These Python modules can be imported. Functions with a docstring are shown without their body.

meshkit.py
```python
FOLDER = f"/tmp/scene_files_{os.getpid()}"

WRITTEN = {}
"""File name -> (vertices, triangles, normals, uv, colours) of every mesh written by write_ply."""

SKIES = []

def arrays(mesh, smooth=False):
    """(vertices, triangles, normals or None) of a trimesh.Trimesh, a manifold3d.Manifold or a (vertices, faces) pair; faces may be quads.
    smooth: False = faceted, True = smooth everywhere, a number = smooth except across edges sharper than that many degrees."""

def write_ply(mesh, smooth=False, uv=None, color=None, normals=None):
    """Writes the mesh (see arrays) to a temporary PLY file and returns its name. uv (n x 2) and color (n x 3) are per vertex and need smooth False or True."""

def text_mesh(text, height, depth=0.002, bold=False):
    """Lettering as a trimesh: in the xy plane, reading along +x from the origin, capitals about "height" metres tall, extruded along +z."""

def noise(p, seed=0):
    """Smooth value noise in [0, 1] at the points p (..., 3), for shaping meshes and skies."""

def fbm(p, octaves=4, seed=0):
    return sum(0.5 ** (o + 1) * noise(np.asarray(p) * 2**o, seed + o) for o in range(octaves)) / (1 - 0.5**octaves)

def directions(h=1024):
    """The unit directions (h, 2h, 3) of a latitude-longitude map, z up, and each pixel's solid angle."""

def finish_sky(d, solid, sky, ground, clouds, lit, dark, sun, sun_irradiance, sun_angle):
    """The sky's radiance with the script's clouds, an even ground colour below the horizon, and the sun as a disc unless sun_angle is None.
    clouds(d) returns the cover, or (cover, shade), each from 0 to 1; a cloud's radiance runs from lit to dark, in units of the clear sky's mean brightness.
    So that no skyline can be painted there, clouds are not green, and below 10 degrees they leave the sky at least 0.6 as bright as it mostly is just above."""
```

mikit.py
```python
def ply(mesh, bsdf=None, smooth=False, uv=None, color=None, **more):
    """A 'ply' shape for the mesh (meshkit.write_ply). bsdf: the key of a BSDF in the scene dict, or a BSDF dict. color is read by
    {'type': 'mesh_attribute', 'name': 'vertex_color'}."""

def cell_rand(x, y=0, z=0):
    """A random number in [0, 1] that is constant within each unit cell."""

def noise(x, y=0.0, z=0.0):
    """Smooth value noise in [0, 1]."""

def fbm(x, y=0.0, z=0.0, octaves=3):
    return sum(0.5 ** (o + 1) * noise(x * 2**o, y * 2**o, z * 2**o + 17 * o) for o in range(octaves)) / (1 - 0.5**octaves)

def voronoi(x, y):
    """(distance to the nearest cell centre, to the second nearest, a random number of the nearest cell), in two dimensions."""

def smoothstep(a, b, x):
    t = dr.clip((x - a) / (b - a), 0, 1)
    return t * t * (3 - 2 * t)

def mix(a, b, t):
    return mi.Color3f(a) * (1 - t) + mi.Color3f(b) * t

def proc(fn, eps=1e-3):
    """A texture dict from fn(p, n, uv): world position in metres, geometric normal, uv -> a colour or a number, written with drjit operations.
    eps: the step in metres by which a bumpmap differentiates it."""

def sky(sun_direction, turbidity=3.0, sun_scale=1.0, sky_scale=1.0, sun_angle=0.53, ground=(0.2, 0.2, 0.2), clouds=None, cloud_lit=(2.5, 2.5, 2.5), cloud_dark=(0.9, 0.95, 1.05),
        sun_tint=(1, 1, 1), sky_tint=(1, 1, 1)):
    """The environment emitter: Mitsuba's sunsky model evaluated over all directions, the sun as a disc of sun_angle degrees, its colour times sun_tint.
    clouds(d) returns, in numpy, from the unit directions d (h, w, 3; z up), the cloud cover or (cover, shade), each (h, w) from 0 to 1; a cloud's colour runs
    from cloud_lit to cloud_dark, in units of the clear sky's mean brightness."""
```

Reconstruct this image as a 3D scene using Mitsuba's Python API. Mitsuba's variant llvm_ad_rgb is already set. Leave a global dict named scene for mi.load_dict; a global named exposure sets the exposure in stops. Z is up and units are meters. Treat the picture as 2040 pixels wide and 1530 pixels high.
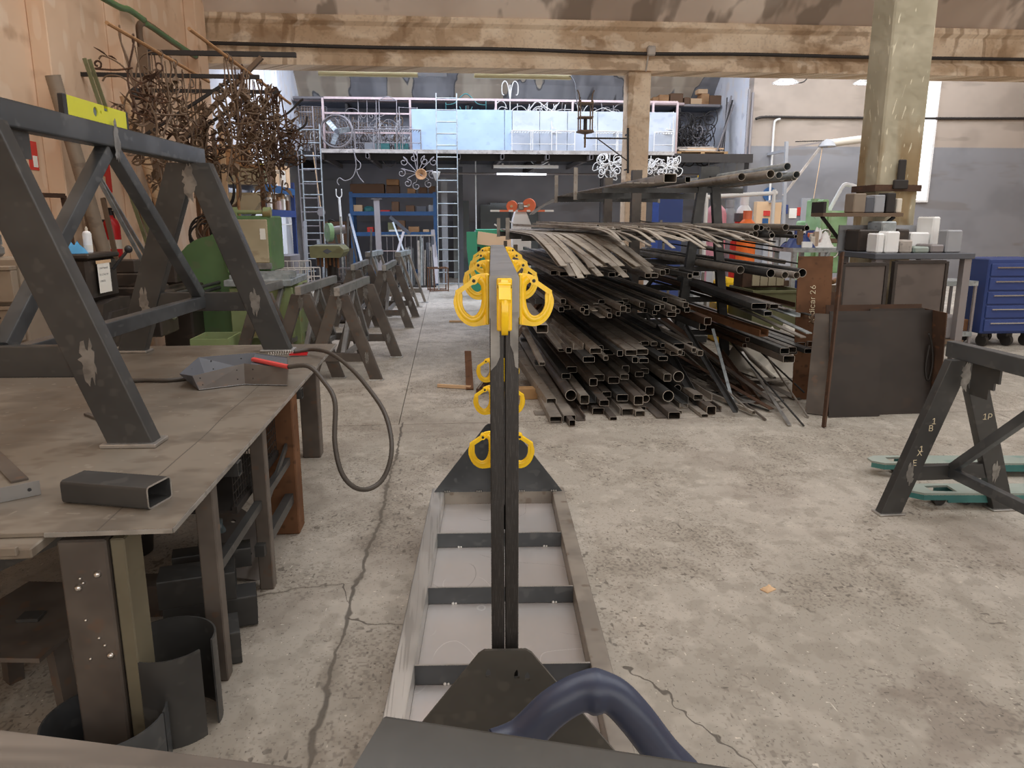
import math, random, numpy as np, trimesh, mitsuba as mi, drjit as dr, mikit, meshkit
from mikit import proc, noise, fbm, voronoi, smoothstep, mix
from shapely.geometry import Polygon
random.seed(7); rng = np.random.default_rng(7)
scene, labels = {}, {}
PI = math.pi
A = np.array

# ---------------------------------------------------------------- camera
FPX, PITCH, YAW, EYE = 1500.0, math.radians(12.33), math.radians(4.85), A([0, 0, 1.6])
RGT = A([math.cos(YAW), -math.sin(YAW), 0]); FWH = A([math.sin(YAW), math.cos(YAW), 0]); UPZ = A([0, 0, 1.0])
CF = math.cos(PITCH) * FWH - math.sin(PITCH) * UPZ
CD = -math.cos(PITCH) * UPZ - math.sin(PITCH) * FWH
scene['camera'] = {'type': 'perspective', 'fov': math.degrees(2 * math.atan(1020 / FPX)), 'fov_axis': 'x', 'near_clip': 0.05, 'far_clip': 200.0,
                   'to_world': mi.ScalarTransform4f().look_at(origin=EYE.tolist(), target=(EYE + CF).tolist(), up=[0, 0, 1])}
exposure = 0.0

def at(u, v, z=None, Y=None, X=None):
    """The point of the room seen at pixel (u, v) on a known plane; used to read measurements off the photograph."""
    d = CF + (u - 1020) / FPX * RGT + (v - 765) / FPX * CD
    t = (z - EYE[2]) / d[2] if z is not None else (Y / d[1] if Y is not None else X / d[0])
    return EYE + t * d

# light of the two rooflight bands (frosted panes lit by the day), the lamp and the tubes; used where they are built
LIGHT_FRONT = (2.9, 2.95, 3.0)
LIGHT_GATE = (2.0, 1.95, 1.85)
LIGHT_REAR = (7.2, 8.1, 10.0)
LIGHT_RIGHT = (5.0, 5.1, 5.3)
LIGHT_TUBE = (5.0, 5.4, 6.0)
LIGHT_LAMP = (60.0, 58.0, 55.0)
LIGHT_DOOR = (9.0, 9.3, 9.8)

# ---------------------------------------------------------------- mesh helpers: all return (vertices, faces)
def J(*ms):
    ms = [m for x in ms for m in (x if isinstance(x, list) else [x])]
    v, f, n = [], [], 0
    for a, b in ms:
        v.append(a); f.append(A(b) + n); n += len(a)
    return np.vstack(v), np.vstack(f)

def xf(m, M):
    M = A(M, float)
    v = m[0] @ M[:3, :3].T + M[:3, 3]
    return (v, m[1][:, ::-1]) if np.linalg.det(M[:3, :3]) < 0 else (v, m[1])

def TR(x=0, y=0, z=0, rz=0, rx=0, ry=0, s=1):
    """Scale, then turn about x, y and z (degrees), then move."""
    M = np.eye(4)
    a, b, c = map(math.radians, (rx, ry, rz))
    Rx = A([[1, 0, 0], [0, math.cos(a), -math.sin(a)], [0, math.sin(a), math.cos(a)]])
    Ry = A([[math.cos(b), 0, math.sin(b)], [0, 1, 0], [-math.sin(b), 0, math.cos(b)]])
    Rz = A([[math.cos(c), -math.sin(c), 0], [math.sin(c), math.cos(c), 0], [0, 0, 1]])
    M[:3, :3] = Rz @ Ry @ Rx @ np.diag(np.broadcast_to(s, 3))
    M[:3, 3] = (x, y, z)
    return M

_CUBE_F = A([[0, 2, 3], [0, 3, 1], [4, 5, 7], [4, 7, 6], [0, 1, 5], [0, 5, 4], [2, 6, 7], [2, 7, 3], [0, 4, 6], [0, 6, 2], [1, 3, 7], [1, 7, 5]])
def _hull(p):
    h = trimesh.convex.convex_hull(p)
    return A(h.vertices), A(h.faces)
_BEV = {}
def B(cx, cy, cz, sx, sy, sz, bev=0.0, M=None):
    """A box by centre and size; bev chamfers its edges."""
    if bev <= 0:
        v = A([[x, y, z] for z in (-.5, .5) for y in (-.5, .5) for x in (-.5, .5)]) * (sx, sy, sz)
        f = _CUBE_F
    else:
        k = (round(sx, 5), round(sy, 5), round(sz, 5), bev)
        if k not in _BEV:
            h = A([sx, sy, sz]) / 2
            b = min(bev, h.min() * .9)
            _BEV[k] = _hull(A([[a * (h[0] - b * i), c * (h[1] - b * j), e * (h[2] - b * l)] for a in (-1, 1) for c in (-1, 1) for e in (-1, 1)
                               for i, j, l in ((0, 1, 1), (1, 0, 1), (1, 1, 0))]))
        v, f = _BEV[k]
    v = v + (cx, cy, cz)
    return xf((v, f), M) if M is not None else (v, f)

def X2(x0, x1, y0, y1, z0, z1, bev=0.0):
    return B((x0 + x1) / 2, (y0 + y1) / 2, (z0 + z1) / 2, abs(x1 - x0), abs(y1 - y0), abs(z1 - z0), bev)

def frame(p0, p1, up=(0, 0, 1)):
    w = A(p1, float) - A(p0, float); L = np.linalg.norm(w); w = w / L
    up = A(up, float)
    if abs(w @ up) > .995 * np.linalg.norm(up): up = A([0, 1.0, 0])
    s = np.cross(up, w); s /= np.linalg.norm(s)
    return s, np.cross(w, s), w, L

def rrect(w, h, r=0.0, n=3):
    if r <= 0: return A([[-w, -h], [w, -h], [w, h], [-w, h]]) / 2.0
    r = min(r, w * .49, h * .49)
    return A([[sx * (w / 2 - r) + r * math.cos(a), sy * (h / 2 - r) + r * math.sin(a)] for sx, sy, a0 in ((1, -1, -PI / 2), (1, 1, 0), (-1, 1, PI / 2), (-1, -1, PI))
              for a in np.linspace(a0, a0 + PI / 2, n)])

def loft(rings, cap=True):
    n = len(rings[0]); v = np.vstack(rings); f = []
    i = np.arange(n); j = (i + 1) % n
    for k in range(len(rings) - 1):
        a, b = k * n, (k + 1) * n
        f += [np.stack([a + i, a + j, b + j], 1), np.stack([a + i, b + j, b + i], 1)]
    if cap:
        c0, c1 = len(v), len(v) + 1
        v = np.vstack([v, rings[0].mean(0), rings[-1].mean(0)])
        e = (len(rings) - 1) * n
        f += [np.stack([i * 0 + c0, j, i], 1), np.stack([i * 0 + c1, e + i, e + j], 1)]
    return v, np.vstack(f)

def prism(prof, p0, p1, up=(0, 0, 1), inner=None):
    """A profile pushed from p0 to p1; with an inner profile of as many corners it is hollow and open at its ends."""
    s, u, w, L = frame(p0, p1, up); p0, p1 = A(p0, float), A(p1, float)
    put = lambda q, p: p + q[:, :1] * s + q[:, 1:] * u
    if inner is None: return loft([put(prof, p0), put(prof, p1)])
    r = [put(prof, p0), put(prof, p1), put(inner, p1), put(inner, p0)]
    return loft(r + [r[0]], cap=False)

def bar(p0, p1, w, h, up=(0, 0, 1), r=0.0): return prism(rrect(w, h, r), p0, p1, up)
def rht(p0, p1, w, h, t=.004, up=(0, 0, 1), r=.006): return prism(rrect(w, h, r), p0, p1, up, rrect(w - 2 * t, h - 2 * t, max(r - t, .001)))
def circ(r, n): a = np.arange(n) * 2 * PI / n; return np.stack([r * np.cos(a), r * np.sin(a)], 1)
def cyl(p0, p1, r, n=12): return prism(circ(r, n), p0, p1)
def pipe(p0, p1, r, t=.004, n=14): return prism(circ(r, n), p0, p1, inner=circ(r - t, n))
def ext(pts, p0, p1, up=(0, 0, 1)):
    """Any outline (x to the side, y up) extruded from p0 to p1."""
    s, u, w, L = frame(p0, p1, up)
    m = trimesh.creation.extrude_polygon(pts if isinstance(pts, Polygon) else Polygon(pts), L, engine='earcut')
    q = A(m.vertices)
    return A(p0) + q[:, :1] * s + q[:, 1:2] * u + q[:, 2:] * w, A(m.faces)
def slab(pts, d0, d1, axis):
    """An outline in the plane across axis 'x', 'y' or 'z', thick from d0 to d1 along it. Outlines are (y,z), (x,z) or (x,y)."""
    m = trimesh.creation.extrude_polygon(pts if isinstance(pts, Polygon) else Polygon(pts), d1 - d0, engine='earcut')
    q = A(m.vertices)
    q[:, 2] += d0
    if axis == 'z': return q, A(m.faces)
    if axis == 'x': return q[:, [2, 0, 1]], A(m.faces)
    return q[:, [0, 2, 1]], A(m.faces)[:, ::-1]

def smoothline(pts, n=6, closed=False):
    """Catmull-Rom through the points."""
    p = A(pts, float); N = len(p)
    out = []
    for i in range(N if closed else N - 1):
        a, b, c, d = (p[(i + k) % N] if closed else p[min(max(i + k, 0), N - 1)] for k in (-1, 0, 1, 2))
        for t in np.arange(n) / n:
            out.append(.5 * (2 * b + (c - a) * t + (2 * a - 5 * b + 4 * c - d) * t * t + (3 * b - a - 3 * c + d) * t ** 3))
    if not closed: out.append(p[-1])
    return A(out)

def tube(pts, r, n=6, closed=False):
    p = A(pts, float); N = len(p)
    t = (np.roll(p, -1, 0) - np.roll(p, 1, 0)) if closed else np.gradient(p, axis=0)
    t /= np.linalg.norm(t, axis=1, keepdims=True) + 1e-12
    r = np.broadcast_to(r, (N,))
    s = np.cross(t[0], [0, 0, 1.0] if abs(t[0][2]) < .9 else [1.0, 0, 0]); rings = []
    a = np.arange(n) * 2 * PI / n
    for k in range(N):
        s = s - t[k] * (s @ t[k]); s /= np.linalg.norm(s) + 1e-12
        b = np.cross(t[k], s)
        rings.append(p[k] + r[k] * (np.cos(a)[:, None] * s + np.sin(a)[:, None] * b))
    return loft(rings + [rings[0]], cap=False) if closed else loft(rings)

def sweep(pts, prof, up=(0, 0, 1)):
    p = A(pts, float); t = np.gradient(p, axis=0); rings = []
    for k in range(len(p)):
        s, u, w, _ = frame(p[k], p[k] + t[k], up)
        rings.append(p[k] + prof[:, :1] * s + prof[:, 1:] * u)
    return loft(rings)

def lathe(prof, c=(0, 0, 0), n=20, M=None):
    a = np.arange(n) * 2 * PI / n
    rings = [np.stack([max(r, 1e-4) * np.cos(a), max(r, 1e-4) * np.sin(a), a * 0 + z], 1) + c for r, z in prof]
    m = loft(rings)
    return xf(m, M) if M is not None else m

def ball(c, r, n=10): return lathe([(r * math.sin(t), -r * math.cos(t)) for t in np.linspace(.05, PI - .05, max(5, n // 2 + 2))], c, n)
def disc(c, axis, r, w, n=20):
    axis = A(axis, float) / np.linalg.norm(axis); c = A(c, float)
    return cyl(c - axis * w / 2, c + axis * w / 2, r, n)
def torus(c, R, r, M=None, n=24, k=6):
    a = np.arange(n) * 2 * PI / n
    m = tube(np.stack([R * np.cos(a), R * np.sin(a), a * 0], 1), r, k, closed=True)
    if M is not None: m = xf(m, M)
    return m[0] + A(c), m[1]
def spiral(turns, r0, r1, n=24, a0=0.0):
    t = np.linspace(0, 1, n)
    return np.stack([(r0 + (r1 - r0) * t) * np.cos(a0 + turns * 2 * PI * t), (r0 + (r1 - r0) * t) * np.sin(a0 + turns * 2 * PI * t)], 1)

# ---------------------------------------------------------------- naming helpers
def nth(n): return f"{n}{'th' if 10 <= n % 100 <= 20 else {1: 'st', 2: 'nd', 3: 'rd'}.get(n % 10, 'th')}"
_used = set()
def numbered(name):
    k, i = name, 0
    while k in _used:
        i += 1; k = f'{name}_{i:03d}'
    _used.add(k); return k

def PL(mesh, m, smooth=False, **more): return mikit.ply(mesh, 'mat_' + m, smooth, **more)

class TH:
    """A thing made of parts: the key its parts' keys start with. M places meshes given in its own frame."""
    def __init__(self, name, label, cat=None, group=None, M=None, kind=None):
        self.k = numbered(name); self.M = M
        labels[self.k] = {'label': label}
        for a, b in (('category', cat), ('group', group), ('kind', kind)):
            if b: labels[self.k][a] = b
    def a(self, part, mesh, mat, smooth=False, label=None, to=None, kind=None, **more):
        k = numbered((to or self.k) + '__' + part)
        scene[k] = PL(xf(mesh, self.M) if self.M is not None else mesh, mat, smooth, **more)
        if label or kind:
            labels[k] = {}
            if label: labels[k]['label'] = label
            if kind: labels[k]['kind'] = kind
        return k

def ONE(name, mesh, mat, label, cat=None, group=None, smooth=False, kind=None, M=None, **more):
    k = numbered(name)
    scene[k] = PL(xf(mesh, M) if M is not None else mesh, mat, smooth, **more)
    labels[k] = {'label': label}
    for a, b in (('category', cat), ('group', group), ('kind', kind)):
        if b: labels[k][a] = b
    return k

# ---------------------------------------------------------------- materials
def c(r, g=None, b=None):
    """sRGB 0..255 to linear."""
    q = A([r, r, r] if g is None else [r, g, b]) / 255.0
    return [float(x) for x in np.where(q <= .04045, q / 12.92, ((q + .055) / 1.055) ** 2.4)]
def rgb(x): return {'type': 'rgb', 'value': x} if isinstance(x, list) else x
def mat(name, col, rough=.6, metal=0.0, spec=.5, **kw):
    d = {'type': 'principled', 'base_color': rgb(col), 'roughness': rough, 'metallic': metal, 'specular': spec, **kw}
    scene['mat_' + name] = {'type': 'twosided', 'bsdf': d}
def bump(name, fn, scale, eps=.004):
    inner = scene['mat_' + name]['bsdf']
    scene['mat_' + name] = {'type': 'twosided', 'bsdf': {'type': 'bumpmap', 'texture': proc(fn, eps), 'scale': scale, 'bsdf': inner}}

def seg_dist(x, y, pts, wob):
    d = mi.Float(9.0)
    wx = x + (noise(x * 7, y * 7, 3) - .5) * wob + (noise(x * 31, y * 31, 5) - .5) * wob * .5
    wy = y + (noise(x * 7, y * 7, 9) - .5) * wob + (noise(x * 31, y * 31, 8) - .5) * wob * .5
    for (ax, ay), (bx, by) in zip(pts[:-1], pts[1:]):
        ex, ey = bx - ax, by - ay
        t = dr.clip(((wx - ax) * ex + (wy - ay) * ey) / (ex * ex + ey * ey), 0, 1)
        d = dr.minimum(d, dr.sqrt(dr.square(wx - ax - t * ex) + dr.square(wy - ay - t * ey)))
    return d
def gp(*uv): return [tuple(at(u, v, z=0)[:2]) for u, v in uv]
CRACKS = [(gp((803, 842), (785, 925), (755, 1040), (722, 1140), (700, 1200), (690, 1250), (660, 1345), (620, 1500), (590, 1600)), .028, .008),
          (gp((700, 1200), (690, 1165), (640, 1168), (560, 1185), (500, 1195)), .06, .003), (gp((700, 1228), (745, 1240), (800, 1245), (840, 1243)), .05, .0035),
          (gp((1235, 1328), (1290, 1365), (1340, 1408), (1420, 1450), (1480, 1505), (1520, 1560)), .07, .0035)]
STAIN = gp((1800, 1385), (1880, 1375), (1945, 1400), (1915, 1450), (1900, 1500))
def f_floor(p, n, uv):
    x, y = p.x, p.y
    big = fbm(x * .55, y * .55, 1.0, 3)
    mid = fbm(x * 3.1 + 9, y * 3.1, 2.0, 4)
    grn = fbm(x * 16, y * 14, 5.0, 4)
    col = mix(c(156, 149, 138), c(180, 172, 161), smoothstep(.3, .7, big))
    col = mix(col, mi.Color3f(c(142, 133, 121)), .45 * smoothstep(.46, .68, mid))
    col = mix(col, mi.Color3f(c(132, 124, 113)), .4 * smoothstep(.5, .7, grn))
    col = mix(col, mi.Color3f(c(196, 188, 176)), .25 * smoothstep(.54, .72, fbm(x * 11 + 5, y * 9, 8.0, 3)))
    stain = smoothstep(.58, .74, fbm(x * 1.1 + 4, y * 1.7 + 2, 7.0, 4))
    col = mix(col, mi.Color3f(c(120, 109, 99)), .35 * stain)
    col = mix(col, mi.Color3f(c(116, 104, 94)), .5 * (1 - smoothstep(.03, .13, seg_dist(x, y, STAIN, .16))))
    fine = noise(x * 110, y * 95, 1.0)
    col = mix(col, mi.Color3f(c(108, 100, 91)), .5 * smoothstep(.56, .8, fine * .6 + .4 * mid))
    col = mix(col, mi.Color3f(c(84, 77, 69)), .6 * smoothstep(.84, .92, noise(x * 58, y * 40, 4.0)) * smoothstep(.45, .55, mid))
    col = mix(col, mi.Color3f(c(70, 64, 58)), .6 * smoothstep(.9, .96, noise(x * 150, y * 120, 4.0)))
    col = mix(col, mi.Color3f(c(226, 218, 204)), .55 * smoothstep(.955, .975, noise(x * 75 + 3, y * 60, 9.0)))
    for pts, wob, w in CRACKS:
        d = seg_dist(x, y, pts, wob)
        ww = w * (.5 + 1.1 * noise(x * 9, y * 9, 4.0))
        col = mix(col, mi.Color3f(c(72, 66, 59)), .8 * (1 - smoothstep(ww * .5, ww * 1.5, d)))
        col = mix(col, mi.Color3f(c(112, 103, 92)), .4 * (1 - smoothstep(w, w * 7, d)) * smoothstep(.35, .6, mid))
    return col
mat('floor_concrete', proc(f_floor), .55, spec=.35)
bump('floor_concrete', lambda p, n, uv: fbm(p.x * 45, p.y * 45, p.z * 45, 2), .0022, .006)
mat('joint_dirt', c(84, 77, 70), .9)

def plaster(c1, c2, c3, streak=.5, sc=1.0):
    def f(p, n, uv):
        h = p.x + p.y * .73
        a = fbm(h * .8 * sc, p.z * .7 * sc, 3.0, 4); b = fbm(h * 4.2 * sc, p.z * 3.4 * sc, 1.0, 4)
        col = mix(c1, c2, smoothstep(.3, .68, a))
        run = smoothstep(.58, .8, noise(h * 5.5, p.z * .35, 2.0)) * smoothstep(.35, .6, fbm(h * 1.3, p.z * .9, 5.0, 3))
        col = mix(col, mi.Color3f(c3), streak * run)
        col = mix(col, mi.Color3f(c3), .7 * smoothstep(.62, .78, b * .75 + a * .25))
        return mix(col, mi.Color3f(c(232, 216, 196)), .3 * smoothstep(.68, .8, noise(h * 9, p.z * 3, 8.0)))
    return f
mat('wall_tan', proc(plaster(c(208, 178, 150), c(220, 194, 168), c(174, 142, 114), .4)), .85, spec=.2)
bump('wall_tan', lambda p, n, uv: fbm(p.x * 9 + p.y * 9, p.z * 9, p.y * 4, 3), .008, .01)
def f_beam(p, n, uv):
    x, z = p.x + p.y, p.z
    wx = x + .25 * fbm(x * 2, z * 2, 3.0, 3)
    col = mix(c(206, 184, 158), c(222, 204, 180), smoothstep(.3, .7, fbm(x * 1.7, z * 2.6, 1.0, 4)))
    pat = fbm(wx * 1.1 + 3, z * 2.2, 6.0, 5)
    col = mix(col, mi.Color3f(c(166, 136, 104)), .6 * smoothstep(.5, .62, pat))
    col = mix(col, mi.Color3f(c(128, 98, 70)), .5 * smoothstep(.58, .68, fbm(wx * 2.3, z * 4.1 + 2, 9.0, 5)))
    drip = smoothstep(.6, .78, noise(wx * 11, z * .8, 2.0)) * smoothstep(.42, .6, fbm(x * .9, z * .6, 5.0, 3))
    col = mix(col, mi.Color3f(c(134, 106, 78)), .55 * drip)
    col = mix(col, mi.Color3f(c(240, 228, 208)), .35 * smoothstep(.64, .78, fbm(wx * 3.4 + 8, z * 5, 4.0, 4)))
    return mix(col, mi.Color3f(c(120, 98, 78)), .15 * smoothstep(.66, .8, noise(x * 34, z * 34, 7.0)))
mat('beam_tan', proc(f_beam), .85, spec=.2)
bump('beam_tan', lambda p, n, uv: fbm(p.x * 12, p.y * 12, p.z * 12, 3), .008, .01)
mat('wall_white', proc(plaster(c(212, 214, 220), c(226, 228, 232), c(188, 190, 198), .3)), .8, spec=.2)
def f_vault(p, n, uv):
    a = fbm(p.x * .8, p.y * .9, 1.0, 4)
    col = mix(c(226, 212, 198), c(208, 192, 178), smoothstep(.35, .65, a))
    pe = fbm(p.x * .7 + 3, p.y * .8 + p.z * .5, 6.0, 5)
    col = mix(col, mi.Color3f(c(160, 140, 124)), .7 * smoothstep(.52, .6, pe))
    return mix(col, mi.Color3f(c(122, 108, 96)), .65 * smoothstep(.58, .68, fbm(p.x * 2.2, p.y * 2.4 + p.z, 2.0, 4)))
mat('vault_front', proc(f_vault), .9, spec=.15)
def f_vault2(p, n, uv):
    e = fbm(p.x * .9 + 2, p.y * 1.0 + p.z * .6, 3.0, 5)
    d = fbm(p.x * 3.0, p.y * 3.0 + p.z * 2, 8.0, 3)
    col = mix(c(166, 164, 164), c(138, 136, 137), smoothstep(.3, .7, d))
    paint = smoothstep(.5, .515, e + (d - .5) * .1)
    col = mix(col, mix(c(206, 192, 170), c(182, 166, 146), smoothstep(.4, .65, d)), paint)
    edge = smoothstep(.485, .5, e + (d - .5) * .1) * (1 - paint)
    return mix(col, mi.Color3f(c(70, 66, 64)), .7 * edge)
mat('vault_rear', proc(f_vault2), .9, spec=.15)
bump('vault_rear', lambda p, n, uv: fbm(p.x * 5, p.y * 5, p.z * 5, 3), .03, .01)
def two_tone(hi, lo, zs):
    def f(p, n, uv):
        a = fbm(p.x * 1.1 + p.y, p.z * 1.4, 4.0, 4)
        col = mix(mix(hi, [x * .86 for x in hi], smoothstep(.35, .65, a)), mix(lo, [x * .84 for x in lo], smoothstep(.35, .65, a)), smoothstep(zs - .01, zs + .01, -p.z + 2 * zs))
        return mix(col, mi.Color3f(c(120, 110, 100)), .35 * smoothstep(.62, .75, fbm(p.x * .7, p.z * 3.1, 2.0, 4)))
    return f
mat('wall_dado', proc(two_tone(c(176, 163, 151), c(142, 142, 146), 3.35)), .85, spec=.2)
mat('wall_grey', proc(two_tone(c(172, 173, 180), c(150, 153, 162), 1.55)), .85, spec=.2)
def f_col(p, n, uv):
    h = p.x * 1.3 + p.y
    a = fbm(h * 2.2, p.z * 1.6, 2.0, 4)
    col = mix(c(160, 152, 130), c(178, 170, 148), smoothstep(.35, .65, a))
    col = mix(col, mi.Color3f(c(134, 106, 66)), .7 * smoothstep(.56, .7, fbm(h * 3.5, p.z * .9, 6.0, 4)) * (1 - smoothstep(2.2, 3.0, p.z)))
    scr = noise(h * 10 + p.z * 6, p.z * 9 - h * 30, 3.0)
    return mix(col, mi.Color3f(c(222, 214, 190)), .7 * smoothstep(.86, .92, scr))
mat('column_concrete', proc(f_col), .85, spec=.2)
bump('column_concrete', lambda p, n, uv: fbm(p.x * 9, p.y * 9, p.z * 9, 3), .02, .01)

def f_steel(lo, hi, sp, k=1.0):
    def f(p, n, uv):
        a = fbm(p.x * 5 * k, p.y * 5 * k, p.z * 5 * k, 4)
        col = mix(lo, hi, smoothstep(.3, .7, a))
        return mix(col, mi.Color3f(sp), .6 * smoothstep(.64, .78, fbm(p.x * 23, p.y * 23, p.z * 23 + 4, 2)))
    return f
def f_paint(lo, hi, sp):
    def f(p, n, uv):
        a = fbm(p.x * 3, p.y * 3, p.z * 3, 4)
        return mix(mix(lo, hi, smoothstep(.3, .7, a)), mi.Color3f(sp), .55 * smoothstep(.6, .72, fbm(p.x * 6 + 3, p.y * 6, p.z * 9, 4)))
    return f
mat('steel_dark', proc(f_steel(c(62, 62, 62), c(73, 73, 72), c(84, 83, 81))), .4, .3, spec=.5)
mat('steel_blue', proc(f_steel(c(74, 77, 80), c(90, 93, 96), c(104, 106, 107))), .34, .45)
mat('steel_mid', proc(f_steel(c(128, 121, 113), c(152, 144, 134), c(112, 96, 82))), .42, .25)
mat('steel_brown', proc(f_steel(c(84, 77, 72), c(102, 94, 87), c(108, 84, 68))), .44, .2)
mat('steel_ground', proc(f_steel(c(128, 127, 126), c(142, 140, 138), c(118, 115, 112), 1)), .38, .45)
mat('steel_pale', proc(f_steel(c(150, 142, 132), c(172, 164, 152), c(128, 112, 96))), .45, .2)
mat('sheet_dark', proc(f_paint(c(46, 40, 37), c(55, 48, 44), c(62, 50, 42))), .5, .15)
mat('steel_light', proc(f_steel(c(170, 168, 164), c(196, 194, 190), c(140, 136, 130), 2)), .32, .75)
mat('steel_galv', proc(f_steel(c(150, 158, 160), c(176, 182, 184), c(130, 134, 134), 3)), .4, .5)
mat('rust', proc(f_steel(c(96, 66, 46), c(114, 80, 56), c(74, 52, 38))), .75, .1, spec=.3)
mat('rust_dark', proc(f_steel(c(70, 52, 42), c(86, 64, 50), c(104, 70, 48))), .7, .1, spec=.3)
def f_table(p, n, uv):
    a = fbm(p.x * 2.1, p.y * 1.2, 3.0, 4); b = fbm(p.x * 9, p.y * 14, 1.0, 3)
    col = mix(c(112, 104, 94), c(140, 131, 119), smoothstep(.32, .66, a))
    col = mix(col, mi.Color3f(c(108, 95, 82)), .45 * smoothstep(.5, .72, b))
    col = mix(col, mi.Color3f(c(88, 80, 72)), .4 * smoothstep(.6, .76, fbm(p.x * 3 + 7, p.y * 4, 9.0, 4)))
    s = noise(p.x * 6 + p.y * 34, p.x * 30 - p.y * 5, 5.0)
    col = mix(col, mi.Color3f(c(176, 168, 156)), .25 * smoothstep(.92, .97, s))
    ln = dr.abs(p.x + .985 + .012 * noise(p.y * 3, 0, 1))
    return mix(col, mi.Color3f(c(92, 86, 80)), .8 * (1 - smoothstep(.001, .004, ln)))
mat('table_steel', proc(f_table), .48, .35)
mat('post_brushed', proc(lambda p, n, uv: mix(c(60, 58, 57), c(76, 74, 73), smoothstep(.5, .95, noise(p.x * 900 + p.y * 600, p.z * 55, 1.0)))), .45, .5)
def f_rail(p, n, uv):
    a = fbm(p.x * 9, p.y * 2.5, 2.0, 3)
    col = mix(c(178, 176, 172), c(216, 214, 210), smoothstep(.3, .7, a))
    return mix(col, mi.Color3f(c(150, 147, 143)), .5 * smoothstep(.6, .8, noise(p.x * 160, p.y * 5, 4.0)))
mat('rail_ground', proc(f_rail), .32, .55)
def f_pan(p, n, uv):
    a = fbm(p.x * 2.4, p.y * 2.4, 2.0, 3)
    col = mix(c(192, 188, 186), c(212, 206, 204), smoothstep(.3, .7, a))
    sw = dr.abs(fbm(p.x * 4.3 + 1, p.y * 3.7, 6.0, 2) - .5)
    col = mix(col, mi.Color3f(c(226, 224, 222)), .6 * (1 - smoothstep(.001, .006, sw)) * smoothstep(.5, .62, noise(p.x * 5, p.y * 5, 9.0)))
    sw2 = dr.abs(fbm(p.x * 3.3 + 7, p.y * 4.1, 3.0, 2) - .46)
    return mix(col, mi.Color3f(c(120, 117, 114)), .45 * (1 - smoothstep(.001, .006, sw2)) * smoothstep(.5, .62, noise(p.x * 4 + 2, p.y * 4, 2.0)))
mat('pan_sheet', proc(f_pan), .3, .45)
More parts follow.
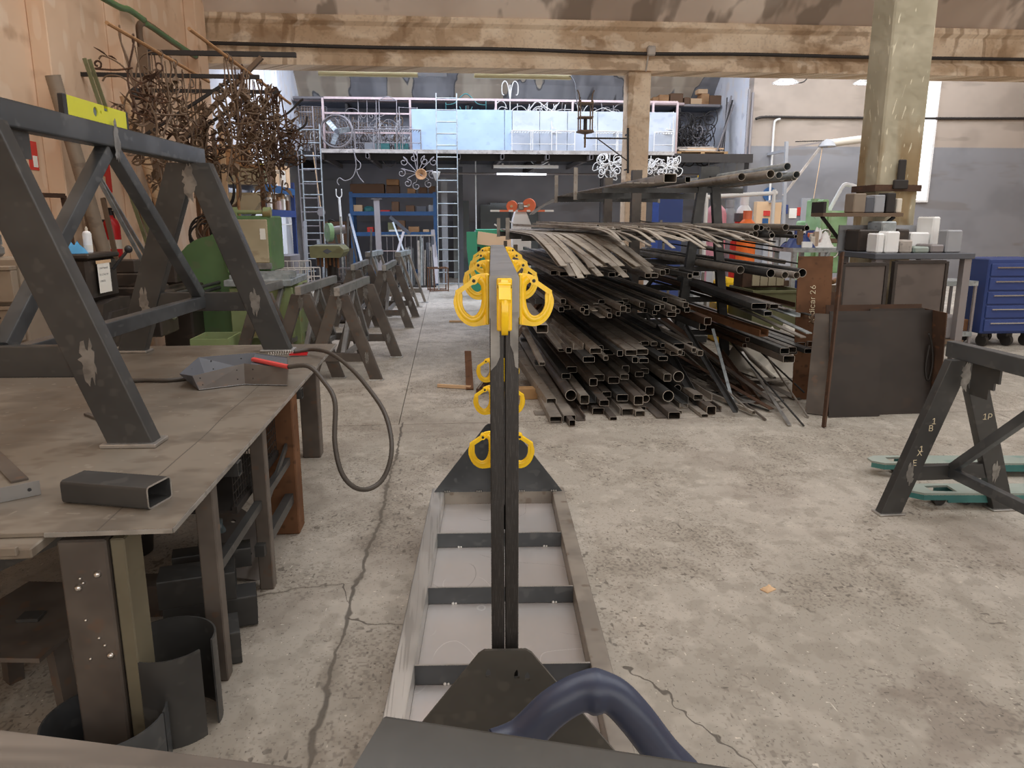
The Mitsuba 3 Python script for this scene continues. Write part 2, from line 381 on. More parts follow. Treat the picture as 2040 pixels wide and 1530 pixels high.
mat('steel_tube', proc(f_steel(c(72, 71, 68), c(84, 82, 78), c(92, 89, 84))), .36, .3)
mat('channel_olive', proc(f_paint(c(96, 90, 74), c(108, 102, 84), c(70, 62, 46))), .6)
def f_wood(lo, hi):
    def f(p, n, uv):
        g = noise(p.x * 5, p.y * 70 + p.x * 9, p.z * 60)
        return mix(mix(lo, hi, smoothstep(.3, .7, g)), mi.Color3f([x * .6 for x in lo]), .5 * smoothstep(.6, .75, fbm(p.x * 5, p.y * 8, 3.0, 3)))
    return f
mat('plank', proc(f_wood(c(104, 96, 88), c(126, 117, 108))), .6)
mat('wood_raw', c(170, 134, 92), .7)
mat('yellow_paint', c(250, 206, 28), .3, clearcoat=.6, clearcoat_gloss=.8)
mat('level_yellow', c(206, 206, 56), .45)
mat('yellow_plastic', c(240, 190, 40), .4)
mat('blue_rubber', c(52, 60, 82), .38, clearcoat=.3)
mat('blue_paint', c(44, 82, 126), .5)
mat('blue_strong', c(48, 66, 120), .5)
mat('blue_cloth', c(84, 152, 196), .9)
mat('green_paint', proc(f_paint(c(84, 114, 72), c(94, 124, 80), c(104, 112, 84))), .5)
mat('green_worn', proc(f_paint(c(128, 142, 96), c(142, 154, 110), c(146, 104, 66))), .6)
mat('green_machine', c(58, 148, 112), .4)
mat('green_light', proc(f_paint(c(134, 176, 126), c(158, 196, 148), c(182, 196, 170))), .5)
mat('olive', proc(f_paint(c(112, 112, 78), c(126, 126, 92), c(92, 86, 60))), .6)
mat('teal_worn', proc(f_paint(c(136, 148, 140), c(152, 160, 152), c(96, 128, 122))), .45)
mat('teal_paint', proc(f_paint(c(48, 104, 104), c(66, 122, 119), c(128, 146, 138))), .45)
mat('cream_panel', proc(f_paint(c(158, 146, 118), c(172, 160, 132), c(128, 110, 84))), .6)
mat('card', proc(f_paint(c(150, 112, 76), c(170, 130, 92), c(128, 92, 60))), .85)
mat('card_dark', c(104, 78, 58), .85)
mat('card_pale', c(202, 170, 134), .85)
mat('paper', c(226, 224, 216), .8)
mat('white_paint', c(232, 232, 230), .45)
mat('iron_white', c(214, 212, 208), .5)
mat('iron_grey', c(140, 134, 134), .5, .3)
mat('iron_brown', c(108, 88, 70), .6, .1)
mat('iron_black', c(50, 46, 44), .6, .2)
mat('sheet_blue', proc(f_paint(c(158, 178, 202), c(166, 186, 208), c(150, 168, 196))), .4)
mat('sheet_pale', proc(f_paint(c(170, 177, 186), c(180, 185, 192), c(158, 166, 176))), .4)
mat('rail_pink', c(190, 168, 164), .55)
mat('cabinet_taupe', proc(f_paint(c(126, 112, 98), c(138, 124, 108), c(104, 90, 78))), .55)
mat('screen_brown', proc(f_paint(c(86, 77, 72), c(98, 88, 82), c(74, 66, 61))), .7)
mat('machine_black', proc(f_paint(c(52, 46, 42), c(66, 58, 53), c(84, 72, 62))), .42, .2)
mat('rubber_black', c(44, 41, 39), .5)
mat('cable_grey', c(74, 68, 62), .5)
mat('red_paint', c(196, 30, 34), .35)
mat('red_grip', c(206, 74, 70), .5)
mat('red_sign', c(196, 58, 50), .6)
mat('orange_paint', c(232, 122, 84), .45)
mat('orange_bright', c(240, 120, 50), .45)
mat('pink_paint', c(226, 160, 176), .5)
mat('grey_paint', c(150, 152, 156), .5)
mat('grey_dark', c(84, 86, 92), .55)
mat('plastic_black', c(38, 38, 40), .4)
mat('tube_cover', c(196, 184, 140), .35)
mat('lamp_white', c(236, 238, 240), .3)
mat('chrome', c(214, 212, 208), .18, .95)
mat('glass_panel', c(92, 106, 112), .15, spec=.7)
mat('sack', c(206, 198, 184), .9)
mat('weld_grey', proc(f_steel(c(120, 118, 115), c(146, 144, 140), c(98, 96, 93), 4)), .36, .45)
mat('chalk', c(208, 196, 170), .9)
mat('leaf_green', c(86, 120, 72), .5)
mat('grey_stone', proc(f_steel(c(150, 142, 134), c(178, 170, 162), c(120, 112, 106))), .9)

# ================================================================ the setting
XL, XR, YF, YB = -3.85, 16.8, -2.5, 21.7
def struct(name, label, mesh, m, **k): return ONE(name, mesh, m, label, kind='structure', **k)

fl = struct('floor', 'worn grey concrete workshop floor with cracks and joints', X2(XL, XR, YF, YB, -.12, -.02), 'joint_dirt')
fx, fy = [XL, -.41, 4.6, 9.6, XR], [YF, 5.86, 9.95, 14.0, 18.0, YB]
for j in range(5):
    fx = [XL, 4.6, 9.6, XR] if j == 0 else [XL, -.41, 4.6, 9.6, XR]
    for i in range(len(fx) - 1):
        k = numbered('floor__slab')
        scene[k] = PL(X2(fx[i] + .003, fx[i + 1] - .003, fy[j] + .003, fy[j + 1] - .003, -.05, 0), 'floor_concrete')

struct('wall_left', 'tall tan plaster wall with shallow pilasters on the left', X2(XL - .3, XL, YF, 13.0, 0, 8.6), 'wall_tan')
for y0, y1 in ((7.9, 8.35), (9.65, 10.1), (12.5, 12.98)):
    k = numbered('wall_left__pilaster'); scene[k] = PL(X2(XL, XL + .17, y0, y1, 0, 8.2, .01), 'wall_tan')
struct('wall_left_rear', 'white painted side wall of the rear bay', X2(XL - .3, XL, 13.0, YB, 0, 8.6), 'wall_white')
for y0, y1 in ((15.0, 15.35), (17.6, 17.95)):
    k = numbered('wall_left_rear__pilaster'); scene[k] = PL(X2(XL, XL + .16, y0, y1, 0, 6.0, .01), 'wall_white')
struct('wall_back', 'dull grey back wall behind the mezzanine', X2(XL - .3, 7.6, YB, YB + .3, 0, 4.9), 'wall_grey')
wx = [at(1830, 300, Y=18.6)[0], at(1856, 300, Y=18.6)[0]]
wz = [2.05, at(1850, 165, Y=18.6)[2]]
struct('wall_right_rear', 'beige wall with grey lower half behind the machine area',
       J(X2(7.4, wx[0], 18.6, 18.9, 0, 7), X2(wx[1], XR, 18.6, 18.9, 0, 7), X2(wx[0], wx[1], 18.6, 18.9, 0, wz[0]), X2(wx[0], wx[1], 18.6, 18.9, wz[1], 7)), 'wall_dado')
struct('wall_partition', 'white side wall at the right end of the mezzanine', X2(7.4, 7.7, 18.9, YB + .3, 0, 7), 'wall_white')
struct('wall_right', 'right side wall of the hall', X2(XR, XR + .3, YF, 19, 0, 8.6), 'wall_tan')
struct('wall_front', 'wall behind the viewer', J(X2(XL, -2.4, YF - .3, YF, 0, 5.2), X2(9.6, XR, YF - .3, YF, 0, 5.2), X2(-2.4, 9.6, YF - .3, YF, 4.5, 5.2), X2(-2.4, 9.6, YF - .3, YF, 0, .9)), 'wall_tan')
t = TH('window_1', 'wide band of frosted windows in the wall behind the viewer', kind='structure')
t.a('pane', (A([[-2.4, YF - .15, .9], [9.6, YF - .15, .9], [9.6, YF - .15, 4.5], [-2.4, YF - .15, 4.5]]), A([[0, 2, 1], [0, 3, 2]])), 'lamp_white', emitter={'type': 'area', 'radiance': rgb(list(LIGHT_GATE))})
for k in range(9): t.a('mullion', X2(-2.43 + 1.5 * k, -2.37 + 1.5 * k, YF - .14, YF - .06, .9, 4.5), 'grey_dark')
for z_ in (.9, 2.7, 4.5): t.a('transom', X2(-2.4, 9.6, YF - .13, YF - .07, z_ - .03, z_ + .03), 'grey_dark')

nwin = 1
def vault(name, label, y0, y1, z0, deg, nseg, m, lights, yl, glow, x1=XR):
    """A barrel vault of flat strips; the cells in `lights` (x ranges) over yl are left open and glazed with a frosted rooflight."""
    global nwin
    half = (y1 - y0) / 2; R = half / math.sin(math.radians(deg)); cy, cz = (y0 + y1) / 2, z0 - R * math.cos(math.radians(deg))
    a = np.radians(np.linspace(deg, -deg, nseg + 1)); P = [(cy + R * math.sin(t), cz + R * math.cos(t)) for t in a]
    xs = sorted({XL, x1, *[q for l in lights for q in l[:2]]})
    parts = []
    inl = lambda i: yl[0] <= (P[i][0] + P[i + 1][0]) / 2 <= yl[1]
    for i in range(nseg):
        (ya, za), (yb, zb) = P[i], P[i + 1]
        for xa, xb in zip(xs[:-1], xs[1:]):
            if inl(i) and any(abs(l[0] - xa) < 1e-6 for l in lights): continue
            v = A([[x, y, z + dz] for dz in (0, .14) for y, z in ((ya, za), (yb, zb)) for x in (xa, xb)])
            parts.append((v, _CUBE_F))
    struct(name, label, J(parts), m)
    ids = [i for i in range(nseg) if inl(i)]
    for l in lights:
        nwin += 1
        t = TH(f'window_{nwin}', 'frosted rooflight in the vault', kind='structure')
        e = l[2] if len(l) > 2 else glow
        quads, fr = [], []
        for i in ids:
            (ya, za), (yb, zb) = P[i], P[i + 1]
            quads.append((A([[l[0], ya, za + .08], [l[1], ya, za + .08], [l[1], yb, zb + .08], [l[0], yb, zb + .08]]), A([[0, 1, 2], [0, 2, 3]])))
            fr.append(bar((l[0], ya, za + .05), (l[1], ya, za + .05), .05, .06))
        fr.append(bar((l[0], P[ids[-1] + 1][0], P[ids[-1] + 1][1] + .05), (l[1], P[ids[-1] + 1][0], P[ids[-1] + 1][1] + .05), .05, .06))
        q = J(quads)
        t.a('pane', q, 'lamp_white', emitter={'type': 'area', 'radiance': rgb(list(map(float, e)))})
        t.a('frame', J(fr), 'grey_dark')
vault('ceiling', 'stained plaster barrel vault of the front bay', YF + .1, 13.1, 4.69, 45, 18, 'vault_front', [(-2.4, .9), (2.0, 5.3), (6.4, 9.7), (10.6, 13.8)], (1.5, 8.6), LIGHT_FRONT)
vault('ceiling_rear', 'grey vault of the rear bay with peeling paint', 13.45, YB, 4.62, 50, 14, 'vault_rear', [(-2.9, .6), (1.4, 4.9), (5.7, 9.2, LIGHT_RIGHT), (10.0, 13.6, LIGHT_RIGHT)], (14.6, 17.6), LIGHT_REAR)
nwin += 1
t = TH(f'window_{nwin}', 'tall narrow bright window beside the column', kind='structure')
t.a('pane', (A([[wx[0], 18.72, wz[0]], [wx[1], 18.72, wz[0]], [wx[1], 18.72, wz[1]], [wx[0], 18.72, wz[1]]]), A([[0, 1, 2], [0, 2, 3]])), 'lamp_white',
    emitter={'type': 'area', 'radiance': rgb(list(LIGHT_DOOR))})
t.a('frame', J(X2(wx[0] - .03, wx[0] + .02, 18.56, 18.74, wz[0], wz[1]), X2(wx[1] - .02, wx[1] + .03, 18.56, 18.74, wz[0], wz[1]), X2(wx[0] - .03, wx[1] + .03, 18.56, 18.74, wz[1] - .03, wz[1] + .03),
             X2(wx[0] - .03, wx[1] + .03, 18.56, 18.74, wz[0] - .03, wz[0] + .02)), 'white_paint')

bm = struct('ceiling_beam', 'long stained concrete beam spanning the hall below the vault',
            slab([(13.0, 4.0), (13.5, 4.0), (13.5, 4.15), (13.42, 4.2), (13.42, 4.62), (13.5, 4.68), (13.5, 4.75), (13.0, 4.75), (13.0, 4.66), (13.05, 4.6), (13.05, 4.2), (13.0, 4.15)], XL, XR, 'x'), 'beam_tan')
struct('concrete_pillar', 'square tan concrete pillar under the beam behind the steel rack', X2(3.05, 3.43, 13.06, 13.42, 0, 4.0, .015), 'beam_tan')
struct('concrete_column', 'thick scraped concrete column on the right', X2(4.85, 5.34, 8.4, 8.86, 0, 7.9, .02), 'column_concrete')

# cables and conduits on the structure
ONE('wall_cable', tube(smoothline([(-3.8, 12.96, 4.29), (-2.6, 12.96, 4.28), (-1, 12.97, 4.27), (1, 12.97, 4.28), (3.2, 12.97, 4.25), (5, 12.97, 4.27), (7.2, 12.97, 4.26), (9.8, 12.97, 4.27), (14.4, 12.97, 4.26)], 6), .028, 8), 'iron_black',
    'black cable clipped along the concrete beam', 'cable', smooth=True)
ONE('junction_box', J(B(3.38, 12.94, 4.29, .13, .1, .15, .015), cyl((3.34, 12.96, 4.22), (3.31, 12.97, 3.98), .012, 8)), 'grey_stone', 'small grey junction box on the beam above the pillar', 'junction box')

# ================================================================ trestles
def weld_patch(cx, cy, r, seed, n=26):
    q = random.Random(seed)
    return [(cx + r * (.42 + .42 * q.random()) * math.cos(t) * .72, cy + r * (.5 + .7 * q.random()) * math.sin(t) * 1.35) for t in np.arange(n) * 2 * PI / n]

def trestle(label, x, y, z, rz, group=None, s=1.0, H=.95, L=1.53, plates=(), spread=.335, inset=.11, wide=1.0, mats=('steel_dark', 'steel_blue'), marks=False, thin=False):
    """Welded steel trestle; its beam lies along its own y, from -L/2 to L/2."""
    t = TH('steel_trestle', label, 'trestle', group, TR(x, y, z, rz))
    md, ml = mats
    bw, bh = .062 * s * wide, (.088 if s < 1.2 else .074) * s
    t.a('beam', prism(rrect(bw, bh, .007 * s), (0, -L / 2, H - bh / 2), (0, L / 2, H - bh / 2)), ml, 35)
    for e in (-1, 1):
        t.a('end_cap', B(0, e * (L / 2 + .002), H - bh / 2, bw * .94, .006, bh * .94, .002), 'steel_light')
    lt, lw = .057 * s, .118 * s
    top, base = H - bh, .011 * s
    fx = spread * s
    if thin: lw, lt = .045, .045
    cz = .235 * s
    for e in (-1, 1):
        ya = e * (L / 2 - inset * s)
        for sx in (-1, 1):
            p0, p1 = A([sx * fx, ya, base]), A([sx * .032 * s, ya, top + .004])
            cut = prism(rrect(lw, lt, .006 * s), p0 - A([0, 0, 0]), p1, up=(0, 1, 0))
            v = cut[0].copy()                                   # the ends are sawn level
            d = (p1 - p0) / np.linalg.norm(p1 - p0)
            lowm = np.abs((v - p0) @ d) < 1e-6
            for m_, zz in ((lowm, base), (~lowm, top + .002)):
                v[m_] += d * ((zz - v[m_][:, 2]) / d[2])[:, None]
            lk = t.a('leg', (v, cut[1]), md, 35)
            t.a('foot_plate', B(sx * fx, ya, base / 2 + .0005, .15 * s, .09 * s, base, .003), 'steel_light')
            t.a('weld', slab(weld_patch(sx * (fx - .06 * s - (fx - .03 * s) * (cz / H)), cz, .055 * s, 31 + sx + e), -.0015, 0, 'y') if False else
                xf(slab(weld_patch(sx * (.032 * s + (fx - .032 * s) * (top - cz) / top), cz, .047 * s, 31 + sx * 2 + e), 0, .0022, 'y'), TR(0, ya - lt / 2 - .0021)), 'weld_grey', to=lk)
        xin = .032 * s + (fx - .032 * s) * (top - cz) / top - lw * .3
        t.a('crossbar', prism(rrect(.04 * s, .085 * s, .005 * s), (-xin, ya, cz), (xin, ya, cz)), md, 35)
        xk = .05 * s + .012
        t.a('weld', xf(slab(weld_patch(0, top - .08 * s, .06 * s, 5 + e), 0, .003, 'y'), TR(0, ya - lt / 2 - .0029)), 'weld_grey')
        t.a('brace', prism(rrect(.045 * s, .05 * s, .005 * s), (0, e * .03 * s, top - .012 * s), (0, ya - e * .028 * s, cz + .03 * s)), ml, 35)
        if e in plates:
            w = .2 * s; y0 = ya - e * .075 * s
            yy = lambda q: y0 - e * q * w
            t.a('stepped_plate', slab([(yy(0), top - .002), (yy(0), top - .17 * s), (yy(.68), top - .17 * s), (yy(.68), top - .115 * s), (yy(.84), top - .115 * s), (yy(.84), top - .075 * s), (yy(1), top - .075 * s), (yy(1), top - .002)][::e], -.006, .006, 'x'), md)
    t.a('stretcher', prism(rrect(.045 * s, .055 * s, .005 * s), (0, -(L / 2 - inset * s) + .02 * s, cz), (0, (L / 2 - inset * s) - .02 * s, cz)), ml, 35)
    t.a('weld', xf(slab(weld_patch(0, top + .02 * s, .05 * s, 77), 0, .002, 'x'), TR(bw / 2 + .0005, 0)), 'weld_grey')
    if marks:
        for txt, px, f in (('1', .30, .60), ('B', .315, .555), ('1', .40, .42), ('X', .405, .395), ('E', .44, .33)):
            zc = f * top
            xx = .032 * s + (fx - .032 * s) * (1 - f)
            m = meshkit.text_mesh(txt, .034, .001)
            m = (A(m.vertices), A(m.faces))
            t.a('chalk_mark', xf(m, A([[1, 0, 0, -xx - .012], [0, 0, -1, (L / 2 - inset * s) - lt / 2 - .0006], [0, 1, 0, zc], [0, 0, 0, 1.0]])), 'chalk')
        m = meshkit.text_mesh('1P', .034, .001); m = (A(m.vertices), A(m.faces)); zc = .62 * top
        xx = .032 * s + (fx - .032 * s) * (1 - .62)
        t.a('chalk_mark', xf(m, A([[1, 0, 0, xx - .02], [0, 0, -1, (L / 2 - inset * s) - lt / 2 - .0006], [0, 1, 0, zc], [0, 0, 0, 1.0]])), 'chalk')
    return t

def deg(dx, dy): return -math.degrees(math.atan2(dx, dy))
TZ = .75                                                        # top of the welding table
trestle('big dark steel trestle standing on the welding table with a yellow level on it', -1.64, 3.99, TZ, deg(.1, 2.2), s=1.4, H=1.295, L=2.42, plates=(-1,))
trestle('dark steel trestle marked in chalk standing over the teal pallet truck forks', 2.77, 3.06, 0, deg(.03, -1.6) + 180, plates=(1,), marks=True, L=1.62)
for i, (x0, y0) in enumerate(((-1.085, 7.52), (-1.485, 7.66), (-1.9, 7.8))):
    trestle(('dark steel trestle nearest the aisle in the front row beyond the table', 'dark steel trestle second from the aisle in the front row beyond the table',
             'dark steel trestle beside the green shear in the front row beyond the table')[i], x0 + .07, y0 + .76, 0, deg(.14, 1.52), 'steel trestles along the aisle', mats=('steel_brown', 'steel_ground'))
for i, (x0, y0) in enumerate(((-.93, 11.25), (-1.4, 11.4))):
    trestle(('dark steel trestle nearest the aisle in the rear row', 'dark steel trestle second from the aisle in the rear row')[i], x0 + .03, y0 + .76, 0, deg(.05, 1.52), 'steel trestles along the aisle', mats=('steel_brown', 'steel_ground'))
for i, (u, v) in enumerate(((803, 508), (746, 509))):
    q = at(u, v, Y=14.6)
    trestle(('pale thin legged trestle at the aisle near the long ladder', 'pale thin legged trestle left of the other pale trestle')[i], q[0], 14.6, 0, deg(.12, .9), 'pale trestles near the ladder', L=1.0, H=1.02,
            mats=('steel_mid', 'steel_galv'), thin=True, wide=1.9)

# ================================================================ welding table and what is on it
t = TH('welding_table', 'large steel welding table with worn plate top on the left', 'table')
x1 = -.785
t.a('top', X2(-2.75, x1, 2.06, 5.3, TZ - .014, TZ, .002), 'table_steel')
t.a('edge_plate', J(X2(-2.75, -1.13, 1.985, 2.3, TZ - .045, TZ - .0145, .004), X2(-2.75, -1.16, 1.97, 1.986, TZ - .03, TZ - .004, .003)), 'table_steel')
t.a('edge_strip', J(bar((x1 + .002, 2.06, TZ - .007), (x1 + .002, 5.3, TZ - .007), .004, .014), bar((-1.13, 2.057, TZ - .007), (x1, 2.057, TZ - .007), .004, .013)), 'steel_light')
def ibeam(x, y, z0, z1, w, d, tw=.012):
    return slab([(x - w / 2, y - d / 2), (x + w / 2, y - d / 2), (x + w / 2, y - d / 2 + tw), (x + tw / 2, y - d / 2 + tw), (x + tw / 2, y + d / 2 - tw), (x + w / 2, y + d / 2 - tw), (x + w / 2, y + d / 2),
                 (x - w / 2, y + d / 2), (x - w / 2, y + d / 2 - tw), (x - tw / 2, y + d / 2 - tw), (x - tw / 2, y - d / 2 + tw), (x - w / 2, y - d / 2 + tw)], z0, z1, 'z')
lk = t.a('leg', X2(-1.125, -.99, 2.1, 2.22, 0, TZ - .045, .006), 'steel_brown')
t.a('channel', X2(-.986, -.945, 2.115, 2.235, 0, TZ - .05, .004), 'channel_olive', to=lk)
for i in range(9):
    q = random.Random(i)
    t.a('weld_bead', ball((-1.09 + .08 * q.random(), 2.098, .62 - .3 * q.random() if i > 2 else (.6, .56, .34)[i]), .011 if i < 3 else .005, 8), 'chrome', True, to=lk)
t.a('leg', X2(-.86, -.80, 2.46, 2.52, 0, TZ - .02, .004), 'steel_brown')
t.a('leg', X2(-.85, -.79, 3.14, 3.20, 0, TZ - .02, .004), 'steel_brown')
t.a('leg', X2(-.93, -.79, 3.74, 3.88, 0, TZ - .02, .006), 'rust')
for x, y in ((-2.6, 2.2), (-2.6, 3.8), (-2.6, 5.1), (-.95, 5.1)):
    t.a('leg', X2(x - .06, x + .06, y - .06, y + .06, 0, TZ - .02, .006), 'steel_brown')
t.a('frame_rail', J(rht((-1.06, 2.27, TZ - .05), (-1.06, 5.2, TZ - .05), .05, .05), rht((-2.6, 2.06, TZ - .05), (-2.6, 5.2, TZ - .05), .05, .05)), 'steel_dark')
for y in (2.72, 3.95):
    t.a('cross_tube', rht((-2.6, y, TZ - .045), (-.775, y, TZ - .045), .05, .055, .004), 'steel_dark', 35)
t.a('tie_bar', J(bar((-.83, 2.52, .40), (-.83, 3.75, .40), .03, .035), bar((-.83, 3.1, .2), (-.83, 3.75, .2), .04, .05), bar((-.83, 3.74, .48), (-.83, 3.2, .33), .012, .03)), 'steel_dark')
t.a('brace', J(bar((-2.5, 2.4, .06), (-1.1, 2.5, .66), .06, .03, (0, 1, 0)), bar((-1.6, 3.2, .05), (-1.05, 2.6, .6), .07, .03, (0, 1, 0))), 'steel_dark')

# yellow level on the big trestle's beam
q0, q1 = at(135, 250, X=-1.66), at(250, 268, X=-1.62)
zt = TZ + 1.295
t = TH('spirit_level', 'yellow spirit level lying on the beam of the big trestle', 'spirit level', M=TR(-1.63, 3.9, zt, deg(.1, 2.2)))
def ring(r, n=16, cx=0, cy=0): return [(cx + r * math.cos(a), cy + r * math.sin(a)) for a in np.arange(n) * 2 * PI / n]
body = Polygon([(-.3, 0), (.26, 0), (.26, .084), (-.3, .084)], [ring(.022, 16, -.05, .045), ring(.007, 10, .0, .05), [(.035, .06), (.075, .06), (.075, .0839), (.035, .0839)]])
t.a('body', slab(body, -.012, .012, 'x'), 'level_yellow')
t.a('vial', J(cyl((0, .035, .068), (0, .075, .068), .008, 10), cyl((-.006, -.05, .045), (.006, -.05, .045), .021, 16)), 'glass_panel', 40)
t.a('end_cap', B(0, -.312, .042, .028, .03, .088, .004), 'plastic_black'); t.a('end_cap', B(0, .27, .042, .028, .022, .088, .004), 'plastic_black')
# short rectangular tube
pa, pb = at(218, 968, z=TZ + .035), at(312, 985, z=TZ + .035)
pa = at(150, 972, z=TZ + .03); pb = at(318, 985, z=TZ + .03)
dirv = (pb - pa); dirv[2] = 0; dirv /= np.linalg.norm(dirv)
k = ONE('box_section', rht((pa[0], pa[1], TZ + .0365), (pb[0], pb[1], TZ + .0365), .115, .072, .005, r=.012), 'steel_dark', 'short open steel box section lying on the near end of the welding table', 'steel tube', smooth=35)
e_ = dirv * .0015
kk = numbered(k + '__cut_end'); scene[kk] = PL(rht((pb[0], pb[1], TZ + .0365), (pb[0] + e_[0], pb[1] + e_[1], TZ + .0365), .115, .072, .005, r=.012), 'steel_light')
# L bracket
q = at(-20, 975, z=TZ)
t = TH('angle_bracket', 'flat steel bracket with a hole at the left edge of the welding table', 'bracket')
a0, a1 = at(-30, 1008, z=TZ), at(82, 985, z=TZ)
t.a('flange', bar((a0[0], a0[1], TZ + .024), (a1[0], a1[1], TZ + .024), .006, .046), 'steel_ground')
nrm = A([-(a1 - a0)[1], (a1 - a0)[0], 0]); nrm /= np.linalg.norm(nrm)
b0 = at(40, 960, z=TZ); b1 = at(-60, 860, z=TZ)
t.a('arm', bar((b0[0], b0[1], TZ + .0045), (b1[0], b1[1], TZ + .0045), .05, .007), 'steel_brown')
hc = a0 + (a1 - a0) * .8
t.a('hole', disc((hc[0] - nrm[0] * .004, hc[1] - nrm[1] * .004, TZ + .024), nrm, .0055, .002, 12), 'plastic_black')
b0, b1 = at(172, 827, z=TZ), at(210, 842, z=TZ)
ONE('flat_bar', bar((b0[0], b0[1], TZ + .006), (b1[0], b1[1], TZ + .006), .02, .01), 'steel_brown', 'small steel bar lying on the table behind the foot of the big trestle', 'steel bar')

# sheet metal tray with the electrode holder
def sp(u, v, h): return at(u, v, z=TZ + h)
t = TH('sheet_metal_tray', 'folded grey sheet metal tray riveted at the corners lying on the table', 'tray')
fl_ = A([sp(396, 777, .004), sp(488, 766, .004), sp(572, 768, .004), sp(574, 742, .004), sp(505, 738, .004), sp(408, 748, .004), sp(384, 768, .004)])
tp_ = A([sp(383, 749, .07), sp(486, 724, .105), sp(575, 733, .09), sp(573, 712, .095), sp(508, 703, .095), sp(395, 712, .085), sp(357, 745, .068)])
mid = lambda a, b, w: a * (1 - w) + b * w
N = 7; th = .003; cen = fl_.mean(0)
def sheet(q4, away):
    n = np.cross(q4[1] - q4[0], q4[3] - q4[0]); n = n / np.linalg.norm(n) * th
    if n @ away > 0: n = -n
    v = np.vstack([q4, q4 + n])
    f = A([[0, 1, 2], [0, 2, 3], [4, 6, 5], [4, 7, 6], [3, 2, 6], [3, 6, 7], [0, 4, 5], [0, 5, 1], [0, 3, 7], [0, 7, 4], [1, 5, 6], [1, 6, 2]])
    return v, f
for i in range(N):
    j = (i + 1) % N
    t.a('wall', sheet(A([fl_[i], fl_[j], tp_[j], tp_[i]]), (fl_[i] + fl_[j]) / 2 - cen), 'steel_brown' if i in (0, 1, 2) else 'grey_dark')
v = np.vstack([fl_, cen[None], fl_ + (0, 0, .003), cen[None] + (0, 0, .003)])
ff = [[7, (i + 1) % N, i] for i in range(N)] + [[15, 8 + i, 8 + (i + 1) % N] for i in range(N)] + [[i, (i + 1) % N, 8 + (i + 1) % N] for i in range(N)] + [[i, 8 + (i + 1) % N, 8 + i] for i in range(N)]
t.a('floor_sheet', (v, A(ff)), 'grey_paint')
t.a('cover', sheet(A([mid(tp_[1], tp_[2], .15), tp_[2], tp_[3], tp_[4]]) - (0, 0, .006), A([0, 0, -1.0])), 'grey_dark')
for i, w in ((0, .12), (0, .85), (1, .2), (4, .25), (4, .8), (5, .5)):
    for k in (.3, .75):
        j = (i + 1) % N; P_ = mid(mid(fl_[i], tp_[i], k), mid(fl_[j], tp_[j], k), w)
        t.a('rivet', ball(P_, .004, 6), 'iron_black', True)
t = TH('welding_gun', 'red handled welding holder with looping grey cable and spring sleeve on the table', 'welding holder')
g0, g1 = sp(505, 716, .112), sp(575, 731, .106)
t.a('grip', prism(rrect(.03, .022, .009), g0, g1), 'red_grip', 40)
s0, s1 = sp(534, 706, .03), sp(585, 701, .03)
hx = [s0 + (s1 - s0) * k / 120 + .012 * A([0, math.cos(k * .55), math.sin(k * .55)]) for k in range(121)]
t.a('spring', tube(hx, .0025, 5), 'chrome', True)
r0, r1 = sp(576, 706, .015), sp(612, 706, .012)
t.a('clamp_handle', J(bar(r0, r1, .016, .012), bar(r0 + (0, .02, .004), r1 + (.0, .03, .006), .012, .01)), 'red_paint')
xc = x1 + .05
cab = [g1 + (.0, 0, 0), at(615, 730, Y=3.86), at(645, 760, Y=3.8), at(667, 800, Y=3.7), at(667, 880, Y=3.6), at(680, 940, Y=3.55), at(705, 970, Y=3.55), at(735, 974, Y=3.6), at(762, 955, Y=3.65), at(778, 915, Y=3.7),
       at(779, 870, Y=3.8), at(765, 820, Y=3.95), at(735, 775, Y=4.1), at(700, 735, Y=4.3), at(660, 705, Y=4.55), s1 + (.12, .02, .01), s1]
t.a('cable', tube(smoothline(cab, 8), .012, 10), 'cable_grey', True)
cl = [sp(385, 752, .012), sp(340, 757, .012), sp(290, 757, .012), sp(245, 758, .012), sp(190, 752, .012), sp(120, 740, .012), sp(0, 735, .012)]
ONE('welding_cable', tube(smoothline(cl, 6), .011, 8), 'cable_grey', 'grey cable lying across the table behind the big trestle leg', 'cable', smooth=True)

# ---- under the table
t = TH('wire_basket', 'black wire mesh basket hung under the edge of the welding table', 'basket')
y0, y1, z0, z1 = 2.95, 3.72, .45, .70
t.a('rim', J(bar((-.875, y0, z1), (-.875, y1, z1), .015, .03), bar((-1.24, y0, z1), (-1.24, y1, z1), .015, .03), bar((-.875, y0, z0), (-.875, y1, z0), .02, .03), bar((-1.24, y0, z0), (-1.24, y1, z0), .02, .03)), 'iron_black')
w_ = []
for k in range(22): w_.append(bar((-.875, y0 + (y1 - y0) * k / 21, z0), (-.875, y0 + (y1 - y0) * k / 21, z1), .003, .003))
for k in range(8): w_.append(bar((-.875, y0, z0 + (z1 - z0) * k / 7), (-.875, y1, z0 + (z1 - z0) * k / 7), .003, .003))
t.a('mesh', J(w_), 'iron_black')
t.a('base', X2(-1.24, -.875, y0, y1, z0 - .01, z0), 'iron_black')
def utube(u0, v0, u1, v1, z, w, h, mm='steel_dark', lab='', tt=.006):
    a, b = at(u0, v0, z=z), at(u1, v1, z=z)
    return ONE('box_section', rht((a[0], a[1], z), (b[0], b[1], z), w, h, tt, r=.01), mm, lab, 'steel tube', 'box sections stored under the table', smooth=35)
utube(318, 1300, 478, 1268, .065, .16, .13, lab='thick steel box section on the floor under the table, bottom of the stack')
utube(330, 1228, 512, 1200, .07, .13, .13, lab='steel box section on the floor under the table behind the bottom one')
utube(318, 1172, 470, 1150, .2, .15, .12, lab='large steel box section on top of the stack under the table')
utube(345, 1122, 500, 1100, .185, .1, .09, lab='steel box section lying crooked at the back of the stack under the table')
